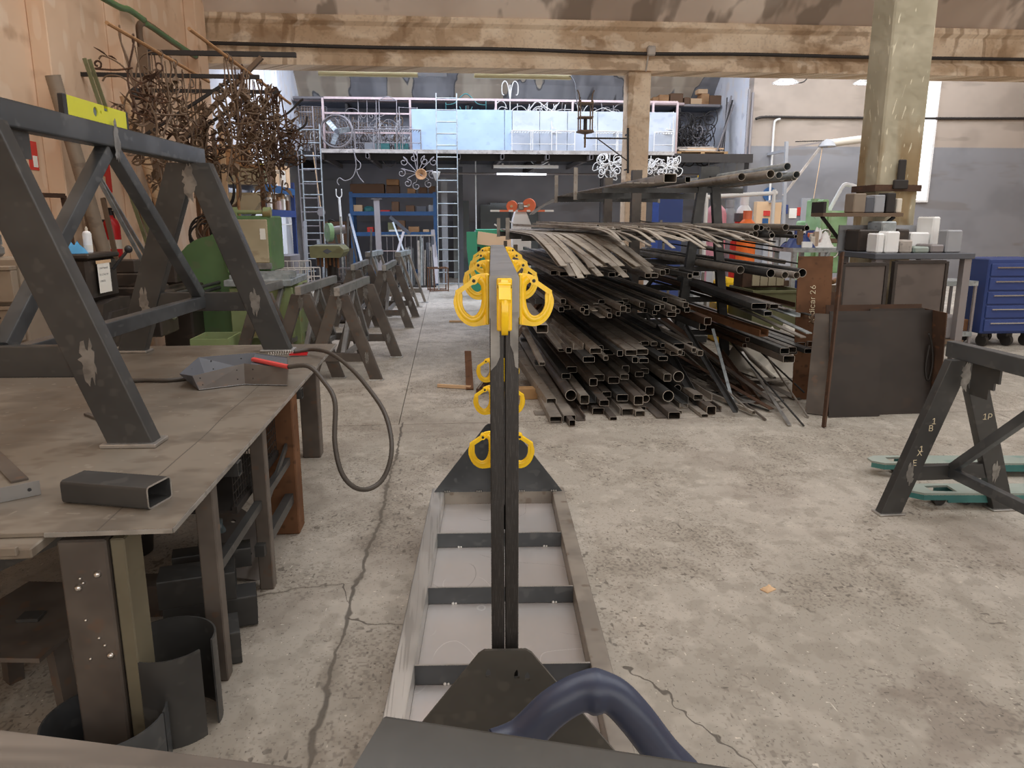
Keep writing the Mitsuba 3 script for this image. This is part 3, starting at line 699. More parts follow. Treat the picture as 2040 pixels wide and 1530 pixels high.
ONE('support_block', J(X2(-1.35, -.95, 2.94, 3.06, 0, .136)), 'steel_brown', 'steel block under the crooked box section', 'steel block')
t = TH('steel_sleeve', 'large open split steel cylinder standing under the table', 'steel cylinder')
cc = at(348, 1440, z=0); R_ = .135
arc = np.radians(np.linspace(-8, 328, 40)); 
def shell(cx, cy, R, a, z0, z1, th=.006):
    rings = []
    for t_ in a:
        d = A([math.cos(t_), math.sin(t_), 0])
        rings.append(A([A([cx, cy, z]) + d * r for r, z in ((R, z0), (R, z1), (R - th, z1), (R - th, z0))]))
    return loft(rings[::-1])
CX, CY = at(345, 1350, z=.16)[:2]
t.a('shell', shell(CX, CY, .14, arc, 0, .3), 'steel_dark', 40)
CX2, CY2 = at(225, 1445, z=.12)[:2]
ONE('steel_bucket', shell(CX2 - .01, CY2 - .02, .17, np.radians(np.linspace(0, 358, 40)), 0, .17), 'steel_blue', 'low bluish steel ring lying at the foot of the front table leg', 'steel ring', smooth=40)
bx = at(365, 1100, z=.1)
ONE('bucket', J(lathe([(.11, 0), (.135, .26), (.13, .26), (.105, .01)], (bx[0] - .35, bx[1] + .25, 0), 24)), 'rubber_black', 'black bucket standing in the dark under the table', 'bucket', smooth=40)
bl = at(388, 1092, z=.2)
ONE('bottle', lathe([(.035, 0), (.035, .14), (.014, .18), (.014, .21), (.001, .212)], (bl[0] + .02, bl[1] + .3, 0), 14), 'glass_panel', 'dark glass bottle beside the black bucket under the table', 'bottle', smooth=40)
pl = [at(u, v, z=.1)[:2] for u, v in ((478, 1000), (560, 1060), (562, 1100), (470, 1080), (472, 1040))]
t = TH('steel_plate', 'offcut steel plate with two holes leaning under the table by the rust coloured leg', 'steel plate')
pc = A(pl).mean(0)
t.a('plate', xf(slab(Polygon([(-.16, -.2), (.13, -.24), (.17, -.05), (.12, .12), (-.05, .26), (-.14, .24), (-.17, .05)], [ring(.012, 12, -.02, .12), ring(.014, 12, .06, -.08)]), -.006, .006, 'z'), TR(-1.02, 3.42, .115, 15, 25, 12)), 'steel_brown')
t.a('block', J(X2(-1.15, -.9, 3.4, 3.56, 0, .05, .004)), 'steel_dark')
t = TH('scrap_stool', 'low dark steel stool with a notched plate on top under the left of the table', 'stool')
q = [at(u, v, z=.3)[:2] for u, v in ((-60, 1230), (58, 1158), (140, 1160), (150, 1250), (78, 1312), (-60, 1310))]
t.a('seat', slab(Polygon(q), .285, .3, 'z'), 'steel_brown')
xc_, yc_ = A(q).mean(0)
for dx, dy in ((-.12, -.1), (.13, -.09), (.12, .1), (-.12, .1)):
    t.a('leg', bar((xc_ + dx, yc_ + dy, .286), (xc_ + dx * 1.2, yc_ + dy * 1.2, 0), .05, .05), 'steel_brown')
t.a('notched_plate', X2(xc_ - .02, xc_ + .05, yc_ - .03, yc_ + .03, .3, .312, .002), 'steel_dark')

# ================================================================ lifting-hook stand (the trolley in the middle)
TH_ = math.atan2(.12, 2.07)
M_ = TR(.145, 1.98, 0, -math.degrees(TH_))
t = TH('hook_stand', 'bare steel stand with yellow weld-on lifting hooks along its top beam', 'steel stand', M=M_)
y0, y1 = -.26, 2.1
zr, W = .1, .376
for sx in (-1, 1):
    t.a('side_rail', prism(rrect(.072, .1, .008), (sx * (W - .036), y0, .05), (sx * (W - .036), y1, .05)), 'rail_ground' if sx < 0 else 'steel_mid', 35)
t.a('end_rail', prism(rrect(.06, .1, .006), (-W + .073, y1 - .03, .05), (W - .073, y1 - .03, .05)), 'steel_mid', 35)
t.a('end_rail', prism(rrect(.06, .1, .006), (-W + .073, y0 + .03, .05), (W - .073, y0 + .03, .05)), 'steel_mid', 35)
ys = [.345, .905, 1.46]
for y in ys:
    k = t.a('cross_bar', X2(-W + .073, W - .073, y, y + .008, .028, .1), 'steel_blue')
    t.a('ground_edge', X2(-W + .073, W - .073, y + .0005, y + .0075, .1, .1012), 'steel_light', to=k)
    for x in (-.22, -.0, .2):
        t.a('weld', J(ball((x + .02, y - .002, .03), .006, 6), ball((x + .032, y - .002, .03), .005, 6)), 'white_paint', True, to=k)
edges = [y0 + .06] + ys + [y1 - .06]
for a, b in zip(edges[:-1], edges[1:]):
    t.a('pan_sheet', X2(-W + .073, W - .073, a + .009, b - .001, .018, .026), 'pan_sheet')
pw = .0365
for y in (-.125, 1.98):
    for sx in (-1, 1):
        t.a('post', prism(rrect(.0345, .072, .004), (sx * .0185, y, .027), (sx * .0185, y, 1.363)), 'post_brushed', 35)
t.a('top_beam', prism(rrect(.073, .105, .006), (0, -.163, 1.416), (0, 2.05, 1.416)), 'steel_ground', 35)
t.a('lower_beam', prism(rrect(.05, .07, .006), (0, -.088, .82), (0, 1.943, .82)), 'steel_dark', 35)
t.a('weld', J(xf(slab([(-.034, -.02), (-.012, -.01), (-.011, -.13), (-.02, -.15), (-.034, -.165)], 0, .0016, 'y'), TR(0, -.1638, 1.40)), xf(slab([(.013, -.02), (.034, -.02), (.034, -.16), (.026, -.155), (.022, -.12), (.014, -.1)], 0, .0016, 'y'), TR(0, -.1638, 1.40))), 'weld_grey')
gp_ = [(-W + .015, 0), (W - .015, 0), (.062, .41), (-.062, .41)]
hole = lambda x, z: [(x - .007, z - .012), (x + .007, z - .012), (x + .006, z + .004), (x, z + .014), (x - .006, z + .004)]
t.a('gusset', slab(Polygon([(-.36, 0), (.36, 0), (.335, .03), (.068, .385), (.055, .395), (-.055, .395), (-.068, .385), (-.335, .03)]), -.006, .006, 'y'), 'steel_dark', M=None) if False else None
def gus(y, m, holes):
    P_ = Polygon([(-.36, 0), (.36, 0), (.34, .028), (.07, .385), (.055, .395), (-.055, .395), (-.07, .385), (-.34, .028)], holes)
    mm = slab(P_, -.005, .005, 'y')
    return t.a('gusset', (mm[0] + (0, y, zr), mm[1]), m)
gus(-.2, 'steel_tube', [hole(-.045, .33), hole(.03, .325), hole(.058, .318)])
gus(2.04, 'steel_blue', [])
for x in (-.3, -.12, .12, .3):
    t.a('weld', J([ball((x + d, 2.03, .104), .007, 6) for d in (0, .012, .024)]), 'weld_grey', True)
HOOK = [(0, 0), (.02, -.003), (.04, -.005), (.058, .001), (.074, .016), (.084, .038), (.087, .058), (.082, .076), (.076, .084), (.066, .074), (.0655, .06), (.0645, .045), (.057, .029), (.044, .019),
        (.031, .021), (.0225, .033), (.0165, .053), (.015, .08), (.017, .095), (.025, .104), (.034, .101), (.045, .103), (.043, .111), (.035, .119), (.022, .123), (.008, .124), (0, .122)]
hk_ = smoothline([(a, b, 0) for a, b in HOOK[1:-1]], 3)[:, :2]
hp = Polygon([HOOK[0]] + [tuple(q) for q in hk_] + [HOOK[-1]]).buffer(0)
if hp.geom_type != 'Polygon': hp = max(hp.geoms, key=lambda g_: g_.area)
def hook(side, y, z):
    Mk = {'R': np.eye(4), 'L': np.diag([-1., 1, 1, 1]), 'F': A([[0, 1., 0, 0], [-1, 0, 0, 0], [0, 0, 1, 0], [0, 0, 0, 1]])}[side].copy()
    off = .037 if z > 1 else .0255
    Mk[:3, 3] = {'R': (off, y, z), 'L': (-off, y, z), 'F': (0, y, z)}[side]
    s_ = 1.03
    Mk = Mk @ np.diag([s_, s_, s_, 1])
    hk = t.a('hook', xf(slab(hp, -.0075, .0075, 'y'), Mk), 'yellow_paint', 30)
    bowl = smoothline([(.0735, 0, .082), (.076, 0, .062), (.073, 0, .041), (.062, 0, .0225), (.045, 0, .0115), (.028, 0, .0145), (.0155, 0, .03), (.009, 0, .052), (.008, 0, .08), (.0115, 0, .101), (.024, 0, .1125)], 5)
    t.a('bowl', xf(tube(bowl, np.linspace(.0085, .0115, len(bowl)), 10), Mk), 'yellow_paint', True, to=hk)
    t.a('latch', xf(J(ext([(-.006, -.0135), (.006, -.0135), (.0045, .0135), (-.0045, .0135)], (.037, 0, .107), (.079, 0, .078), up=(0, 1, 0)), cyl((.037, -.0145, .107), (.037, .0145, .107), .0095, 14)), Mk), 'yellow_paint', 30, to=hk)
    t.a('pin', xf(cyl((.037, -.0162, .107), (.037, .0162, .107), .0042, 10), Mk), 'iron_black', 30, to=hk)
    t.a('base_plate', xf(B(.0045, 0, .062, .009, .036, .124, .003), Mk), 'yellow_paint', to=hk)
for y in (.02, .67, 1.35, 1.92):
    for s_ in 'LR': hook(s_, y - .1, 1.34)
for y in (.68, 1.42, 2.1):
    for s_ in 'LR': hook(s_, y - .1 - .05, .755)
hook('F', -.165, 1.335)

# ================================================================ things right in front of the viewer
a0, a1 = at(770, 1420, z=.88), at(1500, 1528, z=.88)
dr_ = a1 - a0; dr_ /= np.linalg.norm(dr_)
nr = A([dr_[1], -dr_[0], 0])
w_ = .135
t = TH('steel_workhorse', 'wide dark steel box beam on legs across the bottom of the view', 'trestle')
b0 = a0 + nr * w_ / 2; b1 = b0 + dr_ * 1.25
t.a('beam', prism(rrect(w_, .09, .012), (b0[0], b0[1], .835), (b1[0], b1[1], .835)), 'steel_tube', 35)
for q in (.18, 1.05):
    for sg in (-1, 1):
        m_ = b0 + dr_ * q
        t.a('leg', bar((m_[0] + nr[0] * sg * .03, m_[1] + nr[1] * sg * .03, .792), (m_[0] + nr[0] * sg * .26, m_[1] + nr[1] * sg * .26, 0), .05, .07), 'steel_dark')
# blue rubber handle of a pallet truck
t = TH('pallet_truck', 'blue rubber handle of a pallet truck sticking up beside the hook stand', 'pallet truck handle')
hz = lambda u, v, Y: at(u, v, Y=Y)
hpts = [hz(985, 1492, 1.17), hz(1040, 1468, 1.18), hz(1100, 1412, 1.19), hz(1150, 1382, 1.2), hz(1188, 1378, 1.2), hz(1225, 1388, 1.195), hz(1268, 1432, 1.18), hz(1320, 1500, 1.165), hz(1375, 1560, 1.15), hz(1400, 1620, 1.14)]
pp = smoothline(hpts, 8)
rr = np.full(len(pp), .0285); k = len(pp)
rr = .034 + .007 * np.exp(-((np.arange(k) - k * .43) / (k * .06)) ** 2)
t.a('grip', tube(pp, rr, 18), 'blue_rubber', True)
e0, e1 = pp[0], pp[-1]
mid_ = (e0 + e1) / 2; mid_[2] = .5
t.a('yoke', tube(smoothline([e0, (e0[0] + .02, e0[1], e0[2] - .12), mid_, (e1[0] - .02, e1[1], e1[2] - .08), e1], 6), .018, 10), 'iron_black', True)
t.a('shaft', cyl(mid_, (mid_[0], mid_[1] - .02, .12), .02, 12), 'blue_strong')
t.a('wheel', disc((mid_[0], mid_[1] - .02, .075), (1, 0, 0), .075, .12, 20), 'rubber_black', 40)
# planks bottom left
t = TH('wooden_plank', 'long weathered wooden beam in the bottom left corner, the farther one', 'plank', 'wooden beams in the bottom left corner')
f0, f1 = at(-60, 1443, z=.86), at(600, 1527, z=.86)
d_ = (f1 - f0) / np.linalg.norm(f1 - f0); n_ = A([d_[1], -d_[0], 0]); wd = .075
t.a('board', prism(rrect(wd, .05, .006), tuple((f0 + n_ * wd / 2)[:2]) + (.835,), tuple((f0 + d_ * .95 + n_ * wd / 2)[:2]) + (.835,)), 'plank', 35)
t = TH('wooden_plank', 'long weathered wooden beam in the bottom left corner, the nearer one', 'plank', 'wooden beams in the bottom left corner')
g0, g1 = at(-60, 1502, z=.86), at(365, 1522, z=.86)
d2 = (g1 - g0) / np.linalg.norm(g1 - g0); n2 = A([d2[1], -d2[0], 0])
t.a('board', prism(rrect(.09, .05, .006), tuple((g0 + n2 * .045)[:2]) + (.835,), tuple((g1 + n2 * .045)[:2]) + (.835,)), 'plank', 35)
sx_, sy_ = (f0 + d_ * .3)[:2]
ONE('plank_stand', J(X2(sx_ - .25, sx_ + .3, sy_ - .16, sy_ - .04, .74, .81), X2(sx_ - .2, sx_ - .12, sy_ - .14, sy_ - .06, 0, .74), X2(sx_ + .15, sx_ + .23, sy_ - .14, sy_ - .06, 0, .74)), 'steel_dark', 'dark stand under the wooden beams', 'stand')

# ================================================================ the steel rack and its bars
RX, ARM_Y = 2.38, (8.0, 9.6, 11.3)
TIERS = (.42, .78, 1.11, 1.44, 1.93)
t = TH('steel_rack', 'dark cantilever rack carrying the heap of steel bars', 'rack')
for y in ARM_Y:
    rx = 2.76 if y == ARM_Y[0] else RX
    if y == ARM_Y[0]:
        for s_ in (-1, 1):
            t.a('upright', bar((rx + s_ * .3, y, .02), (rx + s_ * .05, y, 2.1), .09, .07, (0, 1, 0)), 'steel_dark')
        t.a('cap', B(rx, y, 2.09, .2, .07, .1), 'steel_dark')
    else:
        t.a('upright', bar((RX, y, .02), (RX, y, 2.2), .12, .1, (0, 1, 0)), 'steel_brown')
    t.a('foot', X2(RX - 1.45, RX + 1.0, y - .05, y + .05, .02, .1), 'steel_dark')
    for i, z in enumerate(TIERS):
        l = (1.42, 1.45, 1.5, 1.6, .75)[i]; r = (.95, .9, .85, .8, .75)[i]; hz = .05 if y < 9 else .07
        t.a('arm', bar((RX - l, y, z - .01 - hz / 2), (rx, y, z - .006 - hz / 2), .05, hz), 'steel_dark')
        t.a('arm', bar((rx, y, z - .006 - hz / 2), (RX + r, y, z - .01 - hz / 2), .05, hz), 'steel_dark')
        if y > 9:
            t.a('stop_peg', bar((RX - l - .02, y, z - .09), (RX - l - .02, y, z + (.18 if i < 4 else .3)), .05, .02, (0, 1, 0)), 'steel_mid')
            t.a('stop_peg', bar((RX + r + .02, y, z - .09), (RX + r + .02, y, z + .15), .035, .02, (0, 1, 0)), 'steel_mid')
for ya, yb in ((8.0, 9.6), (9.6, 11.3)):
    t.a('lattice', bar((RX - .12, ya, .35), (RX - .12, yb, 1.05), .03, .03), 'steel_dark'); t.a('lattice', bar((RX - .12, yb, .35), (RX - .12, ya, 1.05), .03, .03), 'steel_dark')
    t.a('lattice', bar((RX + .12, ya, 1.02), (RX + .12, yb, 1.02), .04, .05), 'steel_dark')

TIERN = {0: 'lowest shelf', 1: 'second shelf', 2: 'third shelf', 3: 'fourth shelf', 4: 'top shelf', -1: 'floor'}
KN = {'sq': ('square_tube', 'square steel tube'), 'rect': ('rectangular_tube', 'rectangular steel tube'), 'pipe': ('round_pipe', 'round steel pipe'), 'flat': ('flat_bar', 'flat steel bar'),
      'ang': ('angle_bar', 'angle steel bar'), 'rod': ('round_rod', 'thin steel rod'), 'chan': ('channel_bar', 'steel channel')}
def barmesh(kind, p0, p1, w, h):
    if kind in ('sq', 'rect'): return rht(p0, p1, w, h, max(.0025, .05 * min(w, h)), r=.15 * min(w, h)), 35
    if kind == 'pipe': return pipe(p0, p1, w / 2, max(.003, w * .05), 14), 35
    if kind == 'rod': return cyl(p0, p1, w / 2, 6), 35
    if kind == 'flat': return bar(p0, p1, w, h), False
    k = .12 * w
    if kind == 'ang': return ext([(-w / 2, -h / 2), (w / 2, -h / 2), (w / 2, -h / 2 + k), (-w / 2 + k, -h / 2 + k), (-w / 2 + k, h / 2), (-w / 2, h / 2)], p0, p1), False
    return ext([(-w / 2, -h / 2), (w / 2, -h / 2), (w / 2, h / 2), (w / 2 - k, h / 2), (w / 2 - k, -h / 2 + k), (-w / 2 + k, -h / 2 + k), (-w / 2 + k, h / 2), (-w / 2, h / 2)], p0, p1), False
MATW = {'steel_mid': '', 'steel_brown': 'brownish ', 'steel_dark': 'dark ', 'steel_galv': 'pale grey ', 'steel_pale': 'pale ', 'rust': 'rusty ', 'rust_dark': 'dark rusty ', 'steel_blue': 'bluish ', 'steel_light': 'bright '}
def steel(kind, p0, p1, w, h, m, where, lab=None):
    n_, l_ = KN[kind]
    mesh, sm = barmesh(kind, p0, p1, w, h)
    lab = lab or f'{MATW[m]}{l_} {where}'
    k = ONE(n_, mesh, m, lab, 'steel bar', f'{MATW[m]}{l_}s {where}', smooth=sm)
    if kind in ('sq', 'rect', 'pipe') and w > .03:
        p0 = A(p0, float); d = (A(p1, float) - p0) / np.linalg.norm(A(p1, float) - p0)
        em = pipe(p0 - d * .0015, p0, w / 2, max(.003, w * .06), 14) if kind == 'pipe' else rht(p0 - d * .0015, p0, w, h, max(.003, .065 * min(w, h)), r=.15 * min(w, h))
        kk = numbered(k + '__cut_end'); scene[kk] = PL(em, 'steel_pale')
    return k
R3 = random.Random(11)

def pack(x0, x1, z0, layers, kinds, where, yf=(6.0, 7.1), L=(4.6, 5.8), mats=('steel_mid', 'steel_brown', 'steel_dark'), gap=.006, ysk=0.0, fill=1.0):
    z = z0
    for ly in range(layers):
        x = x0 + .03 * R3.random(); hm = 0; no = 0
        LY = ('', 'lower row ', 'upper row ')[0 if layers == 1 else 1 + ly]
        while x < x1:
            kind, w, h = R3.choice(kinds)
            if x + w > x1: break
            if R3.random() < fill:
                ya = R3.uniform(*yf) + ysk * (x - x0) / (x1 - x0); le = R3.uniform(*L)
                sk = R3.uniform(-.004, .004)
                no += 1; m_ = R3.choice(mats)
                steel(kind, (x + w / 2, ya, z + h / 2), (x + w / 2 + sk, ya + le, z + h / 2), w, h, m_, where, f'{MATW[m_]}{KN[kind][1]}, {nth(no)} from left, {LY}{where}')
                hm = max(hm, h)
            x += w + gap + (R3.random() * .05 if R3.random() < .3 else 0)
        z += hm + .002
SQ = [('sq', .04, .04), ('sq', .05, .05), ('rect', .06, .04), ('rect', .08, .04)]
FL = [('flat', .05, .008), ('flat', .04, .006), ('flat', .06, .008), ('ang', .04, .04), ('sq', .03, .03)]
PI_ = [('pipe', .048, .048), ('pipe', .06, .06), ('pipe', .033, .033), ('rod', .016, .016)]
BIG = [('rect', .1, .06), ('rect', .08, .05), ('sq', .08, .08), ('ang', .06, .06), ('rect', .06, .03), ('flat', .08, .012), ('chan', .08, .045)]
dk = ('steel_dark', 'steel_brown', 'steel_mid', 'steel_mid')
# shelves on the left, facing the aisle
pack(.98, 2.28, TIERS[0], 2, SQ + [('rect', .1, .05)], 'on the lowest left shelf', (6.1, 6.9), mats=dk)
pack(.98, 2.28, TIERS[1], 2, SQ + FL[:1], 'on the second left shelf', (6.2, 7.0), mats=dk)
pack(.92, 2.28, TIERS[2], 1, SQ, 'on the third left shelf', (6.3, 7.0), mats=dk)
pack(1.68, 2.28, TIERS[3], 1, FL + [('rect', .06, .03)], 'on the fourth left shelf', (6.5, 7.1), mats=('steel_mid', 'steel_pale', 'steel_brown'))
# shelves on the right
pack(2.75, 3.26, TIERS[0], 2, SQ + BIG[:2], 'on the lowest right shelf', (6.0, 6.9), mats=('rust_dark', 'steel_dark', 'steel_brown', 'rust'))
pack(2.70, 3.22, TIERS[1], 2, SQ + FL, 'on the second right shelf', (6.2, 6.9), mats=('steel_dark', 'steel_brown', 'rust_dark'))
pack(2.62, 3.18, TIERS[2], 1, PI_[:2] + [('pipe', .076, .076)], 'on the third right shelf', (6.1, 6.8), mats=('steel_mid', 'steel_dark'))
pack(2.58, 3.14, TIERS[3], 2, PI_, 'on the fourth right shelf', (6.3, 7.0), mats=('steel_mid', 'steel_dark'))
# top shelf
pack(2.55, 3.08, TIERS[4], 1, [('pipe', .07, .07), ('pipe', .06, .06)], 'on the top right shelf', (6.2, 6.7), (5.4, 6.2), mats=('steel_galv', 'steel_mid'))
steel('pipe', (2.86, 6.35, TIERS[4] + .104), (2.84, 12.4, TIERS[4] + .104), .064, .064, 'steel_galv', 'lying uppermost on the top shelf')
steel('rect', (2.05, 7.0, TIERS[4] + .04), (2.02, 12.3, TIERS[4] + .04), .12, .08, 'steel_mid', 'on the top shelf left of the uprights')
steel('sq', (2.2, 6.95, TIERS[4] + .025), (2.2, 12.2, TIERS[4] + .025), .05, .05, 'steel_dark', 'on the top shelf left of the uprights')
for i, x in enumerate((1.72, 1.79, 1.86, 1.93)):
    pts = [(x, 7.2, TIERS[4] + .006), (x - .02, 9.1, TIERS[4] + .006), (x - .06, 11.1, TIERS[4] + .004), (x - .14 - .05 * i, 12.4 + .2 * i, TIERS[4] - .1), (x - .24 - .05 * i, 13.3 + .25 * i, TIERS[4] - .24)]
    ONE('flat_bar', sweep(smoothline(pts, 4), rrect(.055, .008)), 'steel_mid', f'flat steel bar drooping off the back of the top shelf, {nth(i + 1)} from the left', 'steel bar', 'drooping flat bars on the top shelf')
# drooping flat bars that hang over the front left of the fourth shelf
for i in range(20):
    x = .80 + .072 * (i % 11) + .03 * R3.random(); ly = i // 11; yw = R3.uniform(.02, .2)
    z = TIERS[3] + .008 + .012 * ly + .002 * R3.random()
    dr0 = .10 + .12 * R3.random(); le = R3.uniform(.0, .5)
    pts = [(x, 11.5, z), (x, 9.1, z), (x, 7.5, z + .002), (x + .01, 7.05, z - .012), (x + .03 + yw * .4, 6.6 - le * .4, z - .06 - dr0 * .35), (x + .05 + yw, 6.25 - le * .6, z - .1 - dr0)]
    ONE('flat_bar', sweep(smoothline(pts, 4), rrect(.058, .006)), R3.choice(('steel_mid', 'steel_pale', 'steel_pale')), f'drooping flat bar, {nth(i % 11 + 1)} from left, {("lower", "upper")[ly]} layer over the fourth left shelf', 'steel bar', 'drooping flat bars on the fourth shelf')
# loose bars lying crosswise over the fourth shelf
for i in range(34):
    u0 = R3.uniform(1190, 1400); v0 = R3.uniform(452, 492); Yf = R3.uniform(6.3, 7.2)
    p0 = at(u0, v0, Y=Yf); p0[2] = max(p0[2], TIERS[3] + .066 + .007 * (i % 7))
    yaw = R3.uniform(-.16, -.02); L_ = R3.uniform(2.2, 4.2)
    p1 = p0 + A([math.sin(yaw) * L_, math.cos(yaw) * L_, R3.uniform(-.01, .03)])
    k = R3.choice((('flat', .035, .006), ('flat', .045, .006), ('sq', .025, .025), ('ang', .03, .03), ('rod', .014, .014)))
    steel(k[0], p0, p1, k[1], k[2], R3.choice(('steel_mid', 'steel_pale', 'steel_pale')), 'lying loose on the heap over the fourth shelf')
for i in range(24):
    x = R3.uniform(1.2, 2.25); z = TIERS[3] + .075 + .004 * (i % 9); tipx = R3.uniform(.05, .5); yf = R3.uniform(5.7, 6.3); L_ = R3.uniform(1.5, 3.2)
    pts = [(x - tipx * L_ * .3, 6.9 + L_, z), (x, 6.9, z + .004), (x + tipx * .15, 6.5, z - .008), (x + tipx * .4, (6.5 + yf) / 2, z - .035), (x + tipx * .7, yf, z - R3.uniform(.08, .16))]
    ONE('thin_flat_bar', sweep(smoothline(pts, 3), rrect(.032, .006)), R3.choice(('steel_pale', 'steel_mid', 'steel_pale')), 'thin flat bar fanning out over the front of the fourth left shelf', 'steel bar', 'thin flat bars fanning over the fourth left shelf')
# floor heap
pack(.78, 2.35, .002, 1, BIG, 'on the floor before the rack', (5.75, 6.15), (4.5, 5.8), mats=('steel_mid', 'steel_brown', 'steel_brown'), ysk=.1)
pack(.95, 2.25, .085, 1, BIG[:4] + [('pipe', .1, .1), ('pipe', .07, .07)], 'second layer of the floor heap', (5.95, 6.5), (4.3, 5.4), mats=('steel_mid', 'steel_brown', 'steel_dark'))
pack(1.0, 2.2, .19, 1, BIG[:2] + [('pipe', .1, .1), ('sq', .07, .07)], 'third layer of the floor heap', (6.2, 6.9), (4.2, 5.2), mats=('steel_mid', 'steel_brown', 'steel_dark'), fill=.85)
def px_bar(kind, u0, v0, z0, u1, v1, Y1, w, h, m, where='leaning from the rack down to the floor'):
    p0 = at(u0, v0, z=z0); p1 = at(u1, v1, Y=Y1)
    return steel(kind, p0, p1, w, h, m, where)
px_bar('flat', 1573, 847, .012, 1478, 700, 7.6, .03, .006, 'steel_light')
px_bar('rod', 1601, 848, .012, 1420, 640, 8.0, .016, .016, 'steel_dark')
px_bar('rod', 1610, 831, .012, 1490, 655, 7.6, .018, .018, 'steel_mid')
px_bar('flat', 1461, 806, .01, 1420, 655, 7.0, .03, .006, 'steel_galv')
px_bar('ang', 1398, 815, .02, 1303, 650, 7.4, .06, .05, 'steel_dark')
px_bar('ang', 1510, 802, .015, 1435, 700, 7.2, .05, .04, 'rust_dark')
px_bar('rod', 1532, 818, .012, 1385, 770, 6.8, .014, .014, 'steel_dark')
px_bar('rod', 1525, 836, .012, 1400, 735, 7.2, .02, .02, 'steel_brown')
px_bar('rod', 1602, 782, .1, 1480, 668, 7.4, .016, .016, 'steel_dark')
px_bar('rod', 1558, 702, .4, 1465, 665, 7.2, .018, .018, 'steel_mid')
R9 = random.Random(21)
for i in range(30):
    u0 = R9.uniform(1380, 1560); v0 = R9.uniform(770, 828) if i % 3 else R9.uniform(740, 780)
    p0 = at(u0, v0, z=.02 + .012 * (i % 4)); L_ = R9.uniform(1.2, 3.0); yw = R9.uniform(-.35, .05)
    rise = R9.choice((.01, .02, .25, .5))
    p1 = p0 + A([math.sin(yw) * L_, math.cos(yw) * L_, rise])
    kd = R9.choice((('flat', .05, .006), ('rod', .018, .018), ('ang', .04, .04), ('pipe', .05, .05), ('flat', .08, .008), ('sq', .03, .03)))
    steel(kd[0], p0, p1, kd[1], kd[2], R9.choice(('steel_mid', 'steel_brown', 'steel_dark', 'rust_dark', 'steel_pale')), 'lying loose on the floor right of the heap')
pack(2.45, 3.25, .005, 1, BIG + FL, 'on the floor under the right shelves', (6.3, 6.9), (4.0, 5.0), mats=('steel_mid', 'steel_brown', 'rust_dark'))
# long bars that stick out forward and to the right
S = 'sticking out to the right of the rack'
px_bar('rect', 1512, 610, .88, 1360, 555, 8.4, .13, .05, 'steel_dark', S)
px_bar('rect', 1530, 625, .82, 1380, 568, 8.4, .07, .04, 'steel_blue', S)
px_bar('ang', 1588, 628, .8, 1440, 580, 8.2, .06, .03, 'steel_galv', S)
px_bar('flat', 1612, 664, .68, 1420, 575, 8.6, .05, .01, 'steel_galv', S)
px_bar('flat', 1600, 672, .66, 1400, 580, 8.6, .05, .01, 'steel_mid', S)
px_bar('chan', 1522, 664, .62, 1300, 590, 8.6, .09, .06, 'rust', S)
px_bar('rect', 1410, 640, .72, 1240, 570, 8.6, .07, .07, 'rust_dark', S)
px_bar('rect', 1400, 650, .66, 1225, 580, 8.6, .07, .07, 'steel_dark', S)
for k_, (u, v, Yf) in enumerate(((1560, 494, 6.7), (1552, 502, 6.8), (1540, 500, 6.7), (1590, 525, 6.6), (1545, 482, 6.9))):
    p0 = at(u, v, Y=Yf); p1 = at(u - 270, v - 42, Y=Yf + 2.6)
    steel('rod', p0, p1, .014, .014, 'steel_dark', 'fanning out thinly to the right of the rack')
px_bar('pipe', 1524, 481, 1.3, 1330, 452, 9.0, .06, .06, 'steel_mid', 'resting out to the right over the third shelf')
px_bar('pipe', 1563, 522, 1.1, 1400, 492, 8.6, .05, .05, 'steel_brown', 'resting out to the right over the third shelf')
# bright cut pieces, left foot of the heap
px_bar('rect', 1140, 843, .03, 1085, 770, 7.0, .05, .05, 'steel_brown', 'at the left foot of the heap')
px_bar('flat', 1108, 840, .008, 1072, 800, 6.9, .1, .012, 'steel_mid', 'at the left foot of the heap')
px_bar('flat', 1078, 826, .008, 1055, 795, 6.9, .1, .012, 'steel_mid', 'at the left foot of the heap')
px_bar('rect', 1098, 803, .06, 1040, 720, 7.4, .09, .09, 'steel_mid', 'at the left foot of the heap')
px_bar('chan', 1152, 690, .5, 1092, 640, 7.6, .1, .06, 'steel_mid', 'on top of the left end of the lowest shelf')
px_bar('rect', 1080, 725, .42, 1045, 655, 7.2, .05, .03, 'steel_mid', 'on top of the left end of the lowest shelf')
px_bar('rect', 1080, 655, .72, 1048, 610, 7.6, .1, .07, 'steel_mid', 'on the left end of the second shelf')
px_bar('ang', 1118, 690, .5, 1062, 620, 7.8, .06, .05, 'steel_mid', 'on top of the left end of the lowest shelf')
# striped sheet stack leaning to the left side of the heap, behind the post
t = TH('slatted_grate', 'rusty slatted steel panel leaning on the left side of the bar heap behind the post', 'panel')
q0, q1 = A([.27, 6.9, .05]), A([.86, 9.6, .05])
tp = A([.42, 0, .62])
for k in range(15):
    a = q0 + (q1 - q0) * k / 15; b = a + tp
    t.a('slat', bar(a, b, .075, .012, np.cross(q1 - q0, tp)), 'rust' if k % 2 else 'steel_mid')
t.a('frame', J(bar(q0 - (0, .05, .02), q1 - (0, 0, .02), .05, .05), bar(q0 + tp, q1 + tp, .04, .05)), 'rust_dark')
px_bar('flat', 936, 775, .012, 932, 700, 7.9, .07, .012, 'rust', 'at the left foot of the heap')
ONE('timber_block', X2(.36, .9, 6.62, 6.74, .0, .1, .004), 'wood_raw', 'short timber block under the left end of the heap', 'timber')
ONE('wooden_stick', bar(at(895, 640, z=.02), at(938, 640, z=.02), .03, .03), 'card_pale', 'pale wooden stick on the aisle floor farther back', 'stick')
